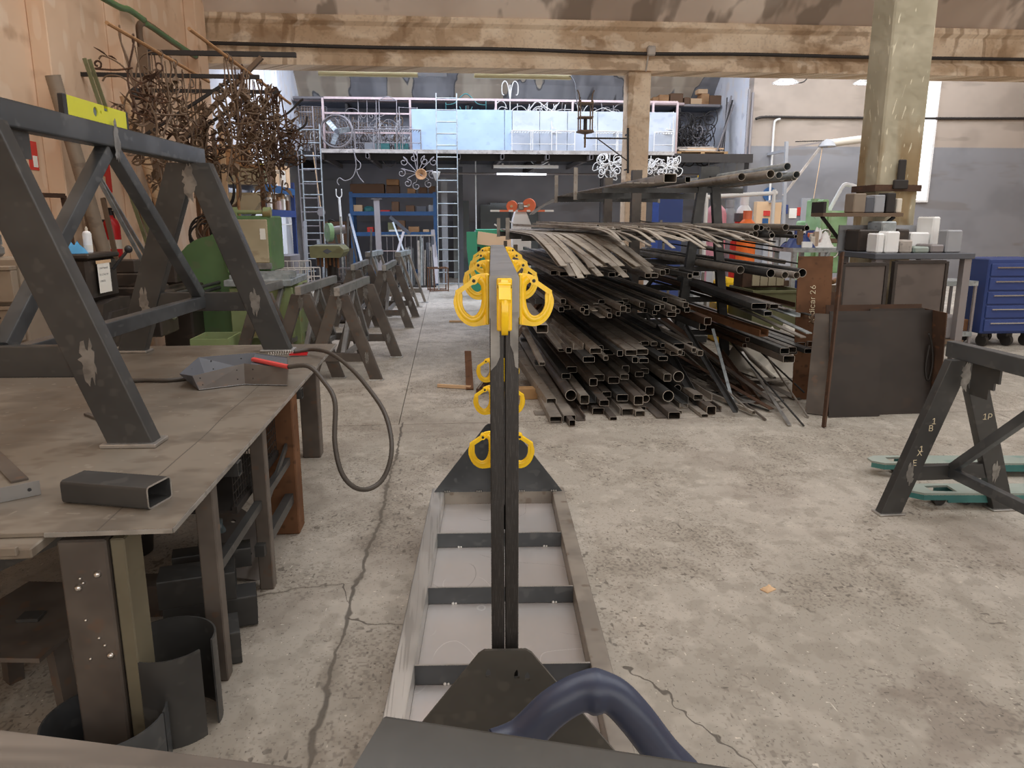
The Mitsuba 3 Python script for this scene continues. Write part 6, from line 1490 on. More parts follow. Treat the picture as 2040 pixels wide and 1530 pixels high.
t.a('arm', bar((a[0], a[1], a[2] - .05), at(560, 98, Y=a[1]) * A([0, 0, 0]) + A([-1.75, a[1], a[2] - .05]), .06, .05), 'iron_black')
t.a('brace', bar((a[0] + .05, a[1], a[2] - 1.3), (-2.15, a[1], a[2] - .08), .06, .05), 'iron_brown')
Yb = a[1]
HZ = 3.16
for i, (x, y0, y1, yb2) in enumerate(((-2.72, 6.85, 8.35, Yb), (-2.12, 7.0, 10.0, Yb))):
    ONE('hanging_rail', cyl((x, y0, HZ), (x, y1 + 1.2, HZ), .016, 8), 'card', ('rusty rail with hanging ironwork nearer the left wall', 'rusty rail with hanging ironwork farther from the left wall')[i], 'rail', smooth=40)
for y_ in (8.9, 9.9):
    t = TH('rail_bracket', ('black wall bracket holding the rusty rails, nearer one', 'black wall bracket holding the rusty rails, farther one')[y_ > 9], 'bracket')
    t.a('arm', bar((-3.85, y_, HZ - .05), (-2.0, y_, HZ - .05), .04, .04), 'iron_black'); t.a('strut', bar((-3.4, y_, HZ - .75), (-2.3, y_, HZ - .08), .03, .03), 'iron_black')
# wrought iron pieces hanging from the rails
def leafwork(seed, n=6, H_=.7, W_=.3):
    """A hooked iron stem with curled branches and flat leaves."""
    q = random.Random(seed); rods_, leaves = [], []
    rods_.append(smoothline([(0, 0, 0), (.02, 0, .04), (0, 0, .07), (-.02, 0, .03), (0, 0, -.05), (q.uniform(-.05, .05), q.uniform(-.05, .05), -H_ * .5), (q.uniform(-.08, .08), q.uniform(-.08, .08), -H_)], 4))
    for i in range(n):
        z = -H_ * (.3 + .7 * (i + q.random()) / n); a = q.uniform(0, 2 * PI); d = A([math.cos(a), math.sin(a), 0]); L_ = q.uniform(.5, 1.1) * W_
        sgn = q.choice((-1, 1)); R_ = q.uniform(.04, .085)
        s_ = spiral(q.uniform(.7, 1.3), .012, R_, 14, q.uniform(0, 6)) * (1, sgn)
        e_ = A([0, 0, z]) + d * L_ + (0, 0, q.uniform(-.06, .18))
        p = [e_ + d * u_ + A([0, 0, w_]) for u_, w_ in s_]
        rods_.append(smoothline([(0, 0, z), A([0, 0, z - .03]) + d * L_ * .45] + p[::-1][::2], 3))
        for _ in range(2):
            e = A([-d[1], d[0], 0]); k_ = q.uniform(.05, .1); g = A([0, 0, z]) + d * L_ * q.uniform(.3, 1.0) + (0, 0, q.uniform(-.05, .1)); w = A([d[0] * .8, d[1] * .8, q.uniform(-.9, .9)])
            v = A([g, g + w * k_ * .8 + e * k_ * .4 + (0, 0, .012), g + w * k_ * 1.9, g + w * k_ * .8 - e * k_ * .4 + (0, 0, .012)]); v = np.vstack([v, v + (.002, .002, .003)])
            leaves.append((v, A([[0, 1, 2], [0, 2, 3], [4, 6, 5], [4, 7, 6], [0, 5, 1], [0, 4, 5], [1, 6, 2], [1, 5, 6], [2, 7, 3], [2, 6, 7], [3, 4, 0], [3, 7, 4]])))
    return J(rods(rods_, .0085, 5), *leaves)
R6 = random.Random(6)
VAR = [leafwork(300 + i, 5 + i % 4, .45 + .07 * (i % 6), .2 + .03 * (i % 5)) for i in range(12)]
n_h = 0
for x, y0, y1, n in ((-2.72, 7.3, 9.3, 15), (-2.12, 7.9, 10.7, 20)):
    for i in range(n):
        y = y0 + (y1 - y0) * (i + .5) / n; v_ = VAR[R6.randrange(12)]
        dz = R6.choice((0, 0, -.2, -.35, -.5))
        m = v_ if dz == 0 else J(v_, cyl((0, 0, .0), (0, 0, -dz), .006, 5))
        ONE('hanging_iron', m, R6.choice(('iron_brown', 'iron_brown', 'iron_brown', 'rust_dark')), f'rusty iron leaf piece, {nth(i + 1)} from the front, on the rail ' + ('nearer the left wall', 'farther from the left wall')[x > -2.5], 'ironwork',
            ('ironwork on the near wall rail', 'ironwork on the outer rail')[x > -2.5], M=TR(x, y, HZ - .04 + dz, R6.uniform(0, 360), R6.uniform(-6, 6), R6.uniform(-6, 6)))
q = at(268, 165, X=-3.0)
ls = [smoothline([(0, 0, .1), (-.15, 0, .4), (-.42, 0, .55), (-.5, 0, .5)], 5), smoothline([(0, 0, .1), (-.2, 0, .25), (-.4, 0, .26), (-.48, 0, .18)], 5), smoothline([(0, 0, .1), (-.05, 0, .45), (-.14, 0, .75), (-.16, 0, .95)], 5), smoothline([(0, 0, .1), (.2, 0, .28), (.42, 0, .2)], 5),
      smoothline([(0, 0, .1), (.1, 0, .5), (.3, 0, .62), (.45, 0, .6)], 5), smoothline([(0, 0, .1), (-.12, 0, .0), (-.2, 0, -.2), (-.16, 0, -.3)], 5), [(0, 0, .1), (-.14, 0, .75), (-.14, 0, 1.0)]]
t = TH('iron_flower', 'rusty iron flower with dark cup and long stems left of the hanging ironwork', 'ironwork', M=TR(q[0], q[1], q[2] - .1, s=.62))
t.a('stems', rods(ls, .013, 6), 'iron_brown', True); t.a('cup', lathe([(.02, .1), (.06, .07), (.085, -.05), (.075, -.08), (.065, -.07), (.055, .04)], n=16), 'iron_black', 40)
q = at(545, 240, Y=11.2)
t = TH('iron_flower', 'dark iron branch with upright tubes at the right end of the hanging ironwork', 'ironwork', M=TR(q[0], 11.2, q[2]))
t.a('stems', rods([[(0, 0, -.1), (0, 0, .42)], [(.06, 0, -.1), (.06, 0, .44)], smoothline([(0, 0, 0), (.2, 0, .1), (.38, 0, .26), (.42, 0, .28)], 5), smoothline([(0, 0, -.1), (.25, 0, -.14), (.42, 0, -.06), (.46, 0, .06)], 5), smoothline([(0, 0, -.1), (-.2, 0, -.02), (-.35, 0, .02)], 5), [(.03, 0, .42), (.03, 0, HZ - q[2])]], .014, 6), 'iron_black', True)
# rusty rods and hose coils below the ironwork
t = TH('rod_frame', 'rusty bent rod frame with a ring standing before the blue rack', 'frame')
Yr = 11.4
P = lambda u, v: at(u, v, Y=Yr)
t.a('rail', cyl(P(392, 325), P(530, 333), .03, 8), 'card', 40)
t.a('bent_rod', tube(smoothline([P(395, 292), P(440, 296), P(462, 303), P(470, 315), P(473, 360), P(477, 430), (P(478, 440)[0], Yr, .02)], 5), .022, 8), 'card', True)
t.a('ring', torus(P(474, 311), .09, .012, TR(rx=90), 20), 'card', True)
t.a('support', J(bar((P(400, 325)[0], Yr, .01), P(400, 325), .06, .05, (0, 1, 0)), bar((P(520, 333)[0], Yr, .01), P(520, 333), .05, .05, (0, 1, 0))), 'rust')
for i in range(5):
    u = 402 + 13 * i
    q = P(u, 331)
    ONE('hose_coil', J(*[torus((q[0], Yr + .07 + .03 * k - .06, q[2] - .28 - .02 * k), .24 - .01 * k, .013, TR(rx=90, rz=10 * (k - 1)) @ np.diag([.62, 1.15, 1, 1]), 28, 6) for k in range(3)]), ('rubber_black', 'iron_brown', 'iron_grey')[i % 3], f'coil of hose hanging from the rusty rod frame, {nth(i + 1)} from the left', 'hose', 'hose coils on the rod frame', smooth=True)
for i in range(4):
    q = at(405 + 14 * i, 460 - 10 * (i % 2), Y=10.9)
    ONE('hose_coil', J(*[torus((q[0], 10.9 + .03 * k, max(q[2] - .05 * k, .3)), .2, .014, TR(rx=80 + 8 * k, rz=14 * (k - 1)), 26, 6) for k in range(3)]), ('rubber_black', 'red_grip', 'iron_brown', 'iron_black')[i] if i != 1 else 'iron_brown', f'hose coil hanging low by the green shear, {nth(i + 1)} from the left', 'hose', 'low hose coils by the green shear', smooth=True)
for i, u in enumerate((395, 418, 436, 452)):
    a, b = at(u - 12, 260, Y=11.0), at(u + 6, 470, Y=11.0)
    ONE('steel_post', bar((a[0], 11.0, a[2]), (b[0], 10.95, .01), .06 if i % 2 else .045, .045, (0, 1, 0)), ('rust', 'card', 'iron_brown', 'card_pale')[i], ('rusty post left of the hose coils', 'tan post among the hose coils', 'brown post among the hose coils', 'pale tan pipe right of the hose coils')[i], 'post')

# blue rack with boxes
t = TH('pallet_rack', 'blue and grey rack loaded with boxes by the left wall of the rear bay', 'rack')
rx0_, rx1_, ry0_, ry1_ = -3.75, -2.9, 12.75, 15.2
zs_ = [at(531, v, X=rx1_)[2] for v in (362, 414)]
zs_ = [at(531, 366, X=rx1_)[2], at(531, 417, X=rx1_)[2], .5]
for x in (rx0_ + .03, rx1_ - .03):
    for y in (ry0_ + .04, ry1_ - .04): t.a('upright', X2(x - .035, x + .035, y - .04, y + .04, 0, zs_[0] + .12), 'steel_blue' if y < 14 else 'blue_strong')
for i, z in enumerate(zs_):
    t.a('beam', X2(rx1_ - .03, rx1_ + .01, ry0_, ry1_, z - .12, z), 'blue_strong' if i else 'blue_paint')
    t.a('shelf', X2(rx0_, rx1_ - .03, ry0_ + .0, ry1_, z - .03, z), 'grey_paint')
t.a('end_panel', X2(rx0_, rx1_ - .07, ry0_ - .02, ry0_, zs_[0] - .02, zs_[0] + .24), 'cream_panel')
t.a('end_panel', X2(rx0_, rx1_ - .07, ry0_ - .02, ry0_, zs_[1] - .02, zs_[1] + .26), 'cream_panel')
t.a('brace', bar((rx1_ - .06, ry0_ - .01, zs_[0] - .3), (rx0_ + .1, ry0_ - .01, .9), .05, .02, (0, 1, 0)), 'steel_blue')
def rb(name, x, y, z, sx, sy, sz, m, lab, cat='box', rz=0): ONE(name, B(0, 0, sz / 2, sx, sy, sz, .008), m, lab, cat, M=TR(x, y, z, rz))
rb('cardboard_box', -3.38, 12.95, zs_[0] + .29, .5, .36, .3, 'card', 'open brown cardboard box on top of the blue rack', rz=8)
rb('olive_case', -3.3, 13.0, zs_[0] + .002, .7, .4, .28, 'olive', 'olive green case under the open cardboard box on the blue rack', 'case')
rb('cardboard_box', -3.1, 13.5, zs_[0] + .002, .3, .5, .32, 'card_dark', 'dark brown box tilted at the front of the top of the blue rack', rz=-6)
rb('yellow_box', -3.05, 13.22, zs_[0] + .002, .1, .1, .33, 'level_yellow', 'small yellow box on top of the blue rack')
rb('cardboard_box', -3.12, 14.05, zs_[0] + .002, .3, .4, .22, 'card_pale', 'pale box in the middle of the top of the blue rack')
rb('white_sack', -3.1, 14.5, zs_[0] + .002, .32, .36, .3, 'sack', 'white sack on top of the blue rack', 'sack')
rb('cardboard_box', -3.1, 14.95, zs_[0] + .002, .3, .34, .4, 'card_pale', 'tall pale box at the far end of the top of the blue rack')
for i in range(12):
    y = 12.95 + .18 * i; hh = (.16, .24, .2, .3, .18, .26)[i % 6]
    rb('small_carton', -3.03 - .05 * (i % 2), y, zs_[1] + .002, .2, .15, hh, ('rail_pink', 'card', 'paper', 'card_pale', 'card_dark', 'sack')[i % 6], f'small carton on the middle shelf of the blue rack, {nth(i + 1)} from the front', 'box', 0)
    labels[[k for k in labels if k.startswith('small_carton')][-1]]['group'] = 'small cartons on the blue rack'
for i in range(8):
    y = 13.0 + .25 * i
    rb('small_carton', -3.04, y, zs_[1] + .33, .16, .14, .12, ('paper', 'rail_pink', 'card', 'sack')[i % 4], f'small carton on top of the row on the blue rack, {nth(i + 1)} from the front', 'box', 0)
    labels[[k for k in labels if k.startswith('small_carton')][-1]]['group'] = 'upper small cartons on the blue rack'
rb('mesh_bin', -3.0, 14.4, .51, .4, .9, .45, 'iron_grey', 'grey mesh bin low on the blue rack', 'bin')
ONE('step_ladder', J(bar((-3.3, 15.9, .01), (-3.7, 15.9, 4.0), .06, .03, (0, 1, 0)), bar((-3.0, 16.3, .01), (-3.6, 16.3, 4.0), .06, .03, (0, 1, 0)), *[bar((-3.3 - .1 * k, 15.9, .5 + k), (-3.1 - .12 * k, 16.3, .5 + k), .04, .02) for k in range(3)]), 'iron_white', 'pale step ladder leaning on the white wall behind the blue rack', 'ladder')
for i, y in enumerate((18.05, 18.18)):
    ONE('white_pipe', cyl((XL + .1, y, .01), (XL + .1, y, 5.2), .05, 10), 'lamp_white', ('white downpipe on the white wall beside the mezzanine, nearer', 'white downpipe on the white wall beside the mezzanine, farther')[i], 'pipe', smooth=40)

# machines between the trestles and the shelving
t = TH('drill_press', 'grey drill press with a wide boxed head between the trestles and the blue shelving', 'drill press')
Yd = 11.9
q0, q1 = at(620, 514, Y=Yd), at(684, 490, Y=Yd)
t.a('head', slab([(q0[0], q0[2]), (q1[0] - .06, q0[2]), (q1[0], q0[2] + .08), (q1[0], q1[2] - .06), (q1[0] - .06, q1[2]), (q0[0] - .02, q1[2]), (q0[0] - .02, q0[2] + .03)], Yd, Yd + .7, 'y'), 'olive')
xc = (q0[0] + q1[0]) / 2
t.a('emblem', slab([(xc - .07, q0[2] + .1), (xc, q0[2] + .06), (xc + .07, q0[2] + .1), (xc, q0[2] + .14)], Yd - .006, Yd - .001, 'y'), 'grey_dark')
t.a('column', cyl((xc, Yd + .45, .03), (xc, Yd + .45, q0[2] + .05), .09, 18), 'machine_black', 40)
t.a('base', B(xc, Yd + .35, .03, .5, .6, .06, .02), 'machine_black')
t.a('table', J(B(xc, Yd + .25, .62, .42, .4, .05, .01), cyl((xc, Yd + .45, .55), (xc, Yd + .45, .7), .12, 16)), 'machine_black')
for k in range(6): t.a('bit', cyl((xc - .16 + .06 * k, Yd + .1, q0[2] - .12 - .02 * (k % 3)), (xc - .16 + .06 * k, Yd + .1, q0[2]), .018, 8), 'rust', 40)
t = TH('chop_saw', 'pale green cut off saw with a round guard behind the drill press', 'saw')
Ys = 14.2; q = at(656, 463, Y=Ys)
t.a('guard', disc(q, (1, .5, 0), .17, .08, 24), 'green_light', 40)
t.a('motor', cyl(q + (.0, .05, .02), q + (.28, .1, .06), .08, 14), 'iron_grey', 40)
t.a('handle', tube(smoothline([q + (0, 0, .1), q + (.02, -.05, .22), q + (.12, -.1, .2)], 4), .014, 6), 'iron_black', True)
t.a('stand', J(B(q[0], Ys, q[2] - .26, .5, .45, .1, .01), *[bar((q[0] + sx * .2, Ys + sy * .18, q[2] - .3), (q[0] + sx * .24, Ys + sy * .2, .01), .05, .05, (0, 1, 0)) for sx in (-1, 1) for sy in (-1, 1)]), 'grey_dark')
for i, (u, y, w_, h_) in enumerate(((600, 10.6, .5, .95), (690, 12.9, .35, .8), (585, 11.4, .5, 1.0))):
    x = at(u, 540, Y=y)[0]
    grate(('pale welded grid leaning behind the green shear', 'small welded wire cage right of the drill press', 'pale welded grid farther behind the green shear')[i], x, y, .004, w_, h_, .06 if i != 1 else .3, 'iron_white' if i != 1 else 'iron_grey', 6, 8, None, 12)
R7 = random.Random(9)
for i in range(16):
    u = R7.uniform(565, 735); y = R7.uniform(12.6, 16.0); a = at(u, 540, Y=y); L_ = R7.uniform(.8, 1.7); dx = R7.uniform(-.35, .05)
    ONE('steel_bar', bar((a[0], y, .012), (a[0] + dx, y + .4, L_), R7.choice((.03, .04, .06)), .03, (0, 1, 0)), R7.choice(('steel_galv', 'steel_blue', 'grey_dark', 'iron_grey', 'sheet_pale')), 'steel length leaning in the clutter beyond the trestles', 'steel bar', 'lengths in the clutter beyond the trestles')
for i in range(5):
    x = at(700 + 10 * i, 560, Y=16.4)[0]
    rb('crate', x, 16.2 + .1 * i, .001, .4, .4, .5 + .1 * (i % 3), ('grey_dark', 'machine_black', 'blue_paint', 'grey_dark', 'machine_black')[i], ('dark crate at the left of the row beyond the rear trestles', 'black crate in the row beyond the rear trestles', 'blue crate in the row beyond the rear trestles', 'dark crate right of the blue crate beyond the rear trestles', 'black crate at the right of the row beyond the rear trestles')[i], 'crate') if i < 0 else None

# ================================================================ the right side
# teal pallet truck
t = TH('teal_pallet_truck', 'teal pallet truck whose forks lie behind the chalk marked trestle', 'pallet truck')
fd = A([math.cos(YAW), -math.sin(YAW), 0]) ; fn = A([math.sin(YAW), math.cos(YAW), 0])
o = at(1732, 917, z=.085)
for k, o_ in enumerate((o, at(1806, 975, z=.085))):
    Mk = np.eye(4); Mk[:3, 0] = fd; Mk[:3, 1] = fn; Mk[:3, 3] = (o_[0], o_[1], 0)
    hw = .08
    top = Polygon([(.0, -.03), (.06, -hw), (1.25, -hw), (1.25, hw), (.06, hw), (.0, .03)], [[(.12, -.04), (.26, -.05), (.26, .05), (.12, .04)]])
    fk = t.a('fork', xf(J(X2(.2, 1.25, -hw, -hw + .012, .035, .08), X2(.2, 1.25, hw - .012, hw, .035, .08), slab([(.0, -.03), (.06, -hw), (.2, -hw), (.2, -hw + .012), (.07, -hw + .012), (.012, -.025)], .05, .08, 'z')), Mk), 'teal_paint')
    t.a('top_plate', xf(slab(top, .08, .092, 'z'), Mk), 'teal_worn', to=fk)
    t.a('roller', xf(disc((.18, 0, .032), (0, 1, 0), .032, .07, 16), Mk), 'rubber_black', 40, to=fk); t.a('roller', xf(disc((.34, 0, .03), (0, 1, 0), .03, .05, 16), Mk), 'rubber_black', 40, to=fk)
mid2 = (o + at(1806, 975, z=.085)) / 2
Mk = np.eye(4); Mk[:3, 0] = fd; Mk[:3, 1] = fn; Mk[:3, 3] = (mid2[0], mid2[1], 0)
t.a('chassis', xf(J(X2(1.2, 1.42, -.3, .3, .05, .42, .02), cyl((1.46, 0, .2), (1.46, 0, .6), .05, 14)), Mk), 'teal_paint')
t.a('wheel', xf(disc((1.5, 0, .09), (0, 1, 0), .09, .14, 20), Mk), 'rubber_black', 40)
t.a('handle', xf(cyl((1.5, 0, .5), (1.75, 0, 1.15), .018, 10), Mk), 'iron_black', 40)

# wall things at the back right (plane Y = 18.6)
WY = 18.6
def onwall(u0, v0, u1, v1, d=.03): 
    a, b = at(u0, v0, Y=WY), at(u1, v1, Y=WY)
    return X2(min(a[0], b[0]), max(a[0], b[0]), WY - d, WY, min(a[2], b[2]), max(a[2], b[2]), .004)
ONE('round_sign', disc(at(1533, 387, Y=WY - .02), (0, 1, 0), .17, .03, 24), 'blue_paint', 'round blue sign on the grey wall behind the white frame', 'sign', smooth=40)
t = TH('electrical_cabinet', 'cream electrical cabinet with red and blue switches on the grey wall', 'electrical cabinet')
t.a('body', onwall(1502, 402, 1546, 470, .2), 'card_pale')
qa = at(1527, 425, Y=WY - .2); qb = at(1524, 440, Y=WY - .2)
t.a('switch', B(qa[0], WY - .21, qa[2], .16, .03, .12), 'red_sign'); t.a('switch', B(qb[0], WY - .21, qb[2], .14, .03, .12), 'blue_paint')
ONE('blue_board', onwall(1546, 408, 1568, 426, .04), 'blue_strong', 'dark blue board on the grey wall right of the electrical cabinet', 'board')
ONE('wall_paper', onwall(1572, 415, 1586, 435, .02), 'paper', 'white paper pinned on the grey wall', 'paper')
ONE('wall_paper', onwall(1588, 413, 1597, 430, .02), 'red_sign', 'red paper pinned on the grey wall beside the white one', 'paper')
for i, (u0, u1, v0) in enumerate(((1596, 1606, 395), (1610, 1614, 400), (1470, 1496, 430), (1520, 1545, 478), (1554, 1580, 465))):
    ONE('grey_board', onwall(u0, v0, u1, min(575, 530), .06), 'grey_paint', ('tall grey board leaning on the grey wall behind the green milling machine', 'narrow grey board beside the tall grey board', 'grey panel behind the orange gas cylinder', 'grey panel under the electrical cabinet', 'grey panel left of the green milling machine')[i], 'board')
ONE('black_cable', tube(smoothline([at(1506, 237, Y=18.5), at(1525, 233, Y=18.54), at(1600, 234, Y=18.56), at(1735, 235, Y=18.56), at(1900, 236, Y=18.56), at(2100, 236, Y=18.56)], 5), .03, 8), 'iron_black', 'black cable running along the beige wall at the back right', 'cable', smooth=True)
ONE('conduit_line', tube(smoothline([at(1555, 237, Y=18.52), at(1546, 240, Y=18.54), at(1542, 252, Y=18.54), at(1537, 330, Y=18.54), at(1532, 420, Y=18.54)], 5), .028, 8), 'iron_white', 'white conduit dropping down the beige wall from the black cable', 'conduit', smooth=True)
# jib arm
t = TH('jib_crane', 'slender wall jib with a slanted brace in front of the grey wall', 'jib crane')
Yj = 17.6; P = lambda u, v: at(u, v, Y=Yj)
t.a('mast', J(bar(P(1560, 455), P(1567, 282), .07, .07, (0, 1, 0)), bar((P(1562, 400)[0], Yj, P(1562, 400)[2]), (P(1562, 400)[0], WY - .005, P(1562, 400)[2]), .06, .06), bar((P(1566, 300)[0], Yj, P(1566, 300)[2]), (P(1566, 300)[0], WY - .005, P(1566, 300)[2]), .06, .06)), 'grey_paint')
t.a('brace', bar(P(1560, 390), P(1642, 283), .05, .05), 'grey_stone')
t.a('arm', bar(P(1566, 296), P(1648, 281), .04, .04), 'iron_grey')
t.a('duct', cyl(P(1650, 286), P(1760, 272), .09, 14), 'sack', 40)
t.a('hook_block', J(lathe([(.03, .1), (.14, .04), (.2, -.06), (.19, -.08), (.03, -.04)], P(1648, 286), 16)), 'grey_paint', 40)
t.a('tie', bar(P(1585, 282), P(1700, 279), .02, .02), 'iron_black')
ONE('hanging_rope', cyl(at(1640, 284, Y=17.58), (at(1608, 470, Y=17.3)[0], 17.3, at(1608, 470, Y=17.3)[2]), .008, 5), 'card_pale', 'thin rope hanging from the jib toward the green milling machine', 'rope')
# lamps
def round_lamp(u, v, Y, label):
    q = at(u, v, Y=Y)
    t = TH('dome_lamp', label, 'lamp')
    t.a('reflector', lathe([(.05, .1), (.12, .06), (.27, -.02), (.265, -.03), (.11, .04), (.04, .08)], q, 24), 'lamp_white', 40)
    b_ = lathe([(.01, -.05), (.12, -.045), (.2, -.03), (.22, -.012)], q, 20)
    t.a('bulb', b_, 'lamp_white', emitter={'type': 'area', 'radiance': rgb([float(x) for x in LIGHT_LAMP])})
    t.a('cord', tube(smoothline([q + (.02, 0, .09), q + (.3, .1, .0), q + (.55, .2, .12), q + (.6, .2, .6), q + (.6, .2, 2.0)], 5), .012, 6), 'iron_black', True)
round_lamp(1565, 163, 16.0, 'bright dome lamp hanging under the right end of the concrete beam')
round_lamp(1727, 163, 16.0, 'dome lamp half hidden behind the concrete column')
# white pipe frame, gas cylinders, lamp
t = TH('white_tube_stand', 'white tubular frame standing behind the right end of the bar heap', 'frame')
Yw = 11.6; P = lambda u, v: at(u, v, Y=Yw)
tl, tr = P(1408, 393), P(1542, 385); br = P(1530, 560)
t.a('tube', tube(smoothline([(tl[0], Yw, .01), (tl[0], Yw, tl[2] - .05), tl, (tr[0] - .03, Yw, tr[2]), tr, (tr[0], Yw, tr[2] - .05), (br[0], Yw, br[2]), (br[0] - .02, Yw, .01)], 4), .032, 8), 'white_paint', True)
def cylinder_(label, u, v, Y, r, m, capm):
    q = at(u, v, Y=Y); H_ = q[2]
    t = TH('gas_cylinder', label, 'gas cylinder', M=TR(q[0], Y, .001))
    t.a('body', lathe([(r * .9, 0), (r, .02), (r, H_ - .28), (r * .85, H_ - .2), (r * .4, H_ - .12), (.03, H_ - .1)], n=22), m, 40)
    t.a('valve_guard', lathe([(.07, H_ - .13), (.07, H_), (.05, H_), (.05, H_ - .13)], n=14), capm, 40)
cylinder_('pink gas cylinder behind the left post of the white frame', 1428, 392, 12.1, .17, 'pink_paint', 'white_paint')
cylinder_('white gas cylinder behind the white frame', 1484, 392, 12.4, .13, 'lamp_white', 'lamp_white')
cylinder_('orange gas cylinder in front of the white one', 1490, 420, 11.9, .15, 'orange_bright', 'orange_paint')
cylinder_('red gas cylinder left of the orange one', 1472, 425, 12.1, .11, 'red_sign', 'grey_dark')
cylinder_('tall pale gas cylinder between the pink and the white one', 1455, 398, 12.8, .12, 'grey_paint', 'grey_paint')
q = at(1410, 366, Y=18.3)
t = TH('yellow_lamp', 'yellow plastic lamp hood hanging above the white frame', 'lamp')
t.a('hood', lathe([(.17, -.18), (.26, .18), (.23, .2), (.06, .21), (.06, .19), (.15, -.17)], q, 16), 'yellow_plastic', 40)
t.a('wire', cyl(q + (0, 0, .15), (q[0], 18.3, DK - .12), .01, 5), 'iron_black')
def rbx(name, u0, v0, u1, v1, Y, d, m, lab, cat, z0=None, group=None, bev=.01):
    a, b = at(u0, v1, Y=Y), at(u1, v0, Y=Y)
    ONE(name, X2(a[0], b[0], Y, Y + d, max(a[2], .0) if z0 is None else z0, b[2], bev), m, lab, cat, group)
rbx('yellow_drum', 1440, 555, 1475, 600, 10.6, .5, 'yellow_paint', 'yellow plastic container on the floor behind the rack', 'container', z0=0, bev=.06)
rbx('yellow_drum', 1478, 530, 1510, 570, 11.0, .4, 'yellow_plastic', 'yellow container beside the white container behind the rack', 'container', z0=0, bev=.06)
rbx('white_drum', 1505, 535, 1540, 585, 10.9, .5, 'lamp_white', 'white plastic container behind the rack', 'container', z0=0, bev=.06)
rbx('white_drum', 1420, 525, 1440, 585, 11.2, .4, 'lamp_white', 'white container left of the yellow ones behind the rack', 'container', z0=0, bev=.06)
rbx('white_drum', 1375, 575, 1420, 620, 9.9, .6, 'lamp_white', 'wide white block on the floor seen through the rack lattice', 'container', z0=0, bev=.03)
rbx('yellow_drum', 1428, 600, 1452, 625, 9.6, .4, 'yellow_plastic', 'small yellow container on the floor seen through the rack', 'container', z0=0, bev=.03)
rbx('brown_carton', 1250, 395, 1285, 430, 13.9, .4, 'card_pale', 'brown carton behind the uprights of the rack', 'box', z0=0)
rbx('blue_cabinet', 1310, 385, 1362, 470, 15.5, .5, 'blue_strong', 'blue cabinet behind the rack under the mezzanine', 'cabinet', z0=0)
rbx('green_cabinet', 1432, 465, 1470, 500, 13.2, .4, 'green_worn', 'green machine cabinet behind the gas cylinders', 'cabinet', z0=0)
# olive drawer box and crate
t = TH('olive_crate', 'olive steel crate standing behind the right end of the rack', 'crate')
a, b = at(1500, 600, Y=8.8), at(1605, 578, Y=8.8)
t.a('body', J(X2(a[0], b[0], 8.8, 9.6, .0, .02), X2(a[0], b[0], 8.8, 8.82, .02, b[2]), X2(a[0], b[0], 9.58, 9.6, .02, b[2]), X2(a[0], a[0] + .02, 8.82, 9.58, .02, b[2]), X2(b[0] - .02, b[0], 8.82, 9.58, .02, b[2])), 'olive')
t.a('rim', J(X2(a[0] - .015, b[0] + .015, 8.785, 8.82, b[2] - .03, b[2])), 'olive')
zc = b[2]
a, b = at(1478, 578, Y=9.2), at(1565, 545, Y=9.2)
t = TH('drawer_box', 'olive metal box with four pale compartments on the olive crate', 'box')
t.a('body', X2(a[0], b[0], 9.2, 9.5, zc + .001, zc + .26, .006), 'rust_dark')
for k in range(4): t.a('front', X2(a[0] + .12 + (b[0] - a[0] - .13) * k / 4, a[0] + .12 + (b[0] - a[0] - .13) * (k + .92) / 4, 9.185, 9.2, zc + .02, zc + .24, .003), 'cream_panel')
bm_ = at(1545, 590, Y=9.3)
for i in range(6): ONE('pipe_offcut', cyl((a[0] + .65 + .1 * i, 9.0 + .03 * i, zc + .03 + .03 * (i % 2)), (a[0] + 1.1 + .08 * i, 9.15 + .05 * i, zc + .05 + .02 * i), .025, 8), ('rail_pink', 'iron_brown', 'card')[i % 3], f'short pipe lying on the olive crate, {nth(i + 1)} from the left', 'pipe', 'pipe offcuts on the olive crate', smooth=40)
q = at(1556, 640, z=.0)
ONE('white_sack', crumple(1.0, .9, .55, 7, 16), 'sack', 'pale plastic covered heap on the floor in front of the olive crate', 'sack', smooth=50, M=TR(at(1555, 640, Y=7.7)[0], 7.75, .002))
# green milling machine and bench
t = TH('milling_machine', 'light green milling machine with a blue screen on the right', 'milling machine')
Ym = 12.6; P = lambda u, v: at(u, v, Y=Ym)
a, b = P(1612, 560), P(1655, 440); sc_ = b[0] - a[0]
t.a('column', J(X2(a[0], b[0], Ym, Ym + .7, 0, b[2], .03)), 'green_light')
hx0, hx1 = P(1632, 440)[0], P(1668, 440)[0]; h0, h1 = P(1640, 470)[2], P(1640, 420)[2]
t.a('head', J(X2(hx0, hx1, Ym - .35, Ym + .5, h0, h1, .03), X2(hx0 + .03, hx1 - .04, Ym - .3, Ym - .05, h0 - .14, h0 + .02, .03)), 'green_light')
t.a('ram', X2(P(1620, 440)[0], P(1632, 440)[0], Ym - .3, Ym + .3, P(1640, 460)[2], P(1640, 398)[2], .02), 'green_light')
t.a('quill', cyl((P(1626, 440)[0], Ym - .2, P(1626, 475)[2]), (P(1626, 440)[0], Ym - .2, P(1626, 440)[2]), .05, 12), 'chrome', 40)
t.a('motor', cyl((P(1624, 402)[0], Ym, P(1624, 425)[2]), (P(1624, 402)[0], Ym, P(1624, 396)[2]), .07, 14), 'green_light', 40)
t.a('table', X2(P(1580, 475)[0], P(1690, 475)[0], Ym - .5, Ym - .15, P(1640, 482)[2], P(1640, 474)[2], .006), 'iron_brown')
t.a('knee', X2(a[0] + .06, b[0] - .04, Ym - .5, Ym, P(1640, 540)[2], P(1640, 482)[2], .02), 'green_light')
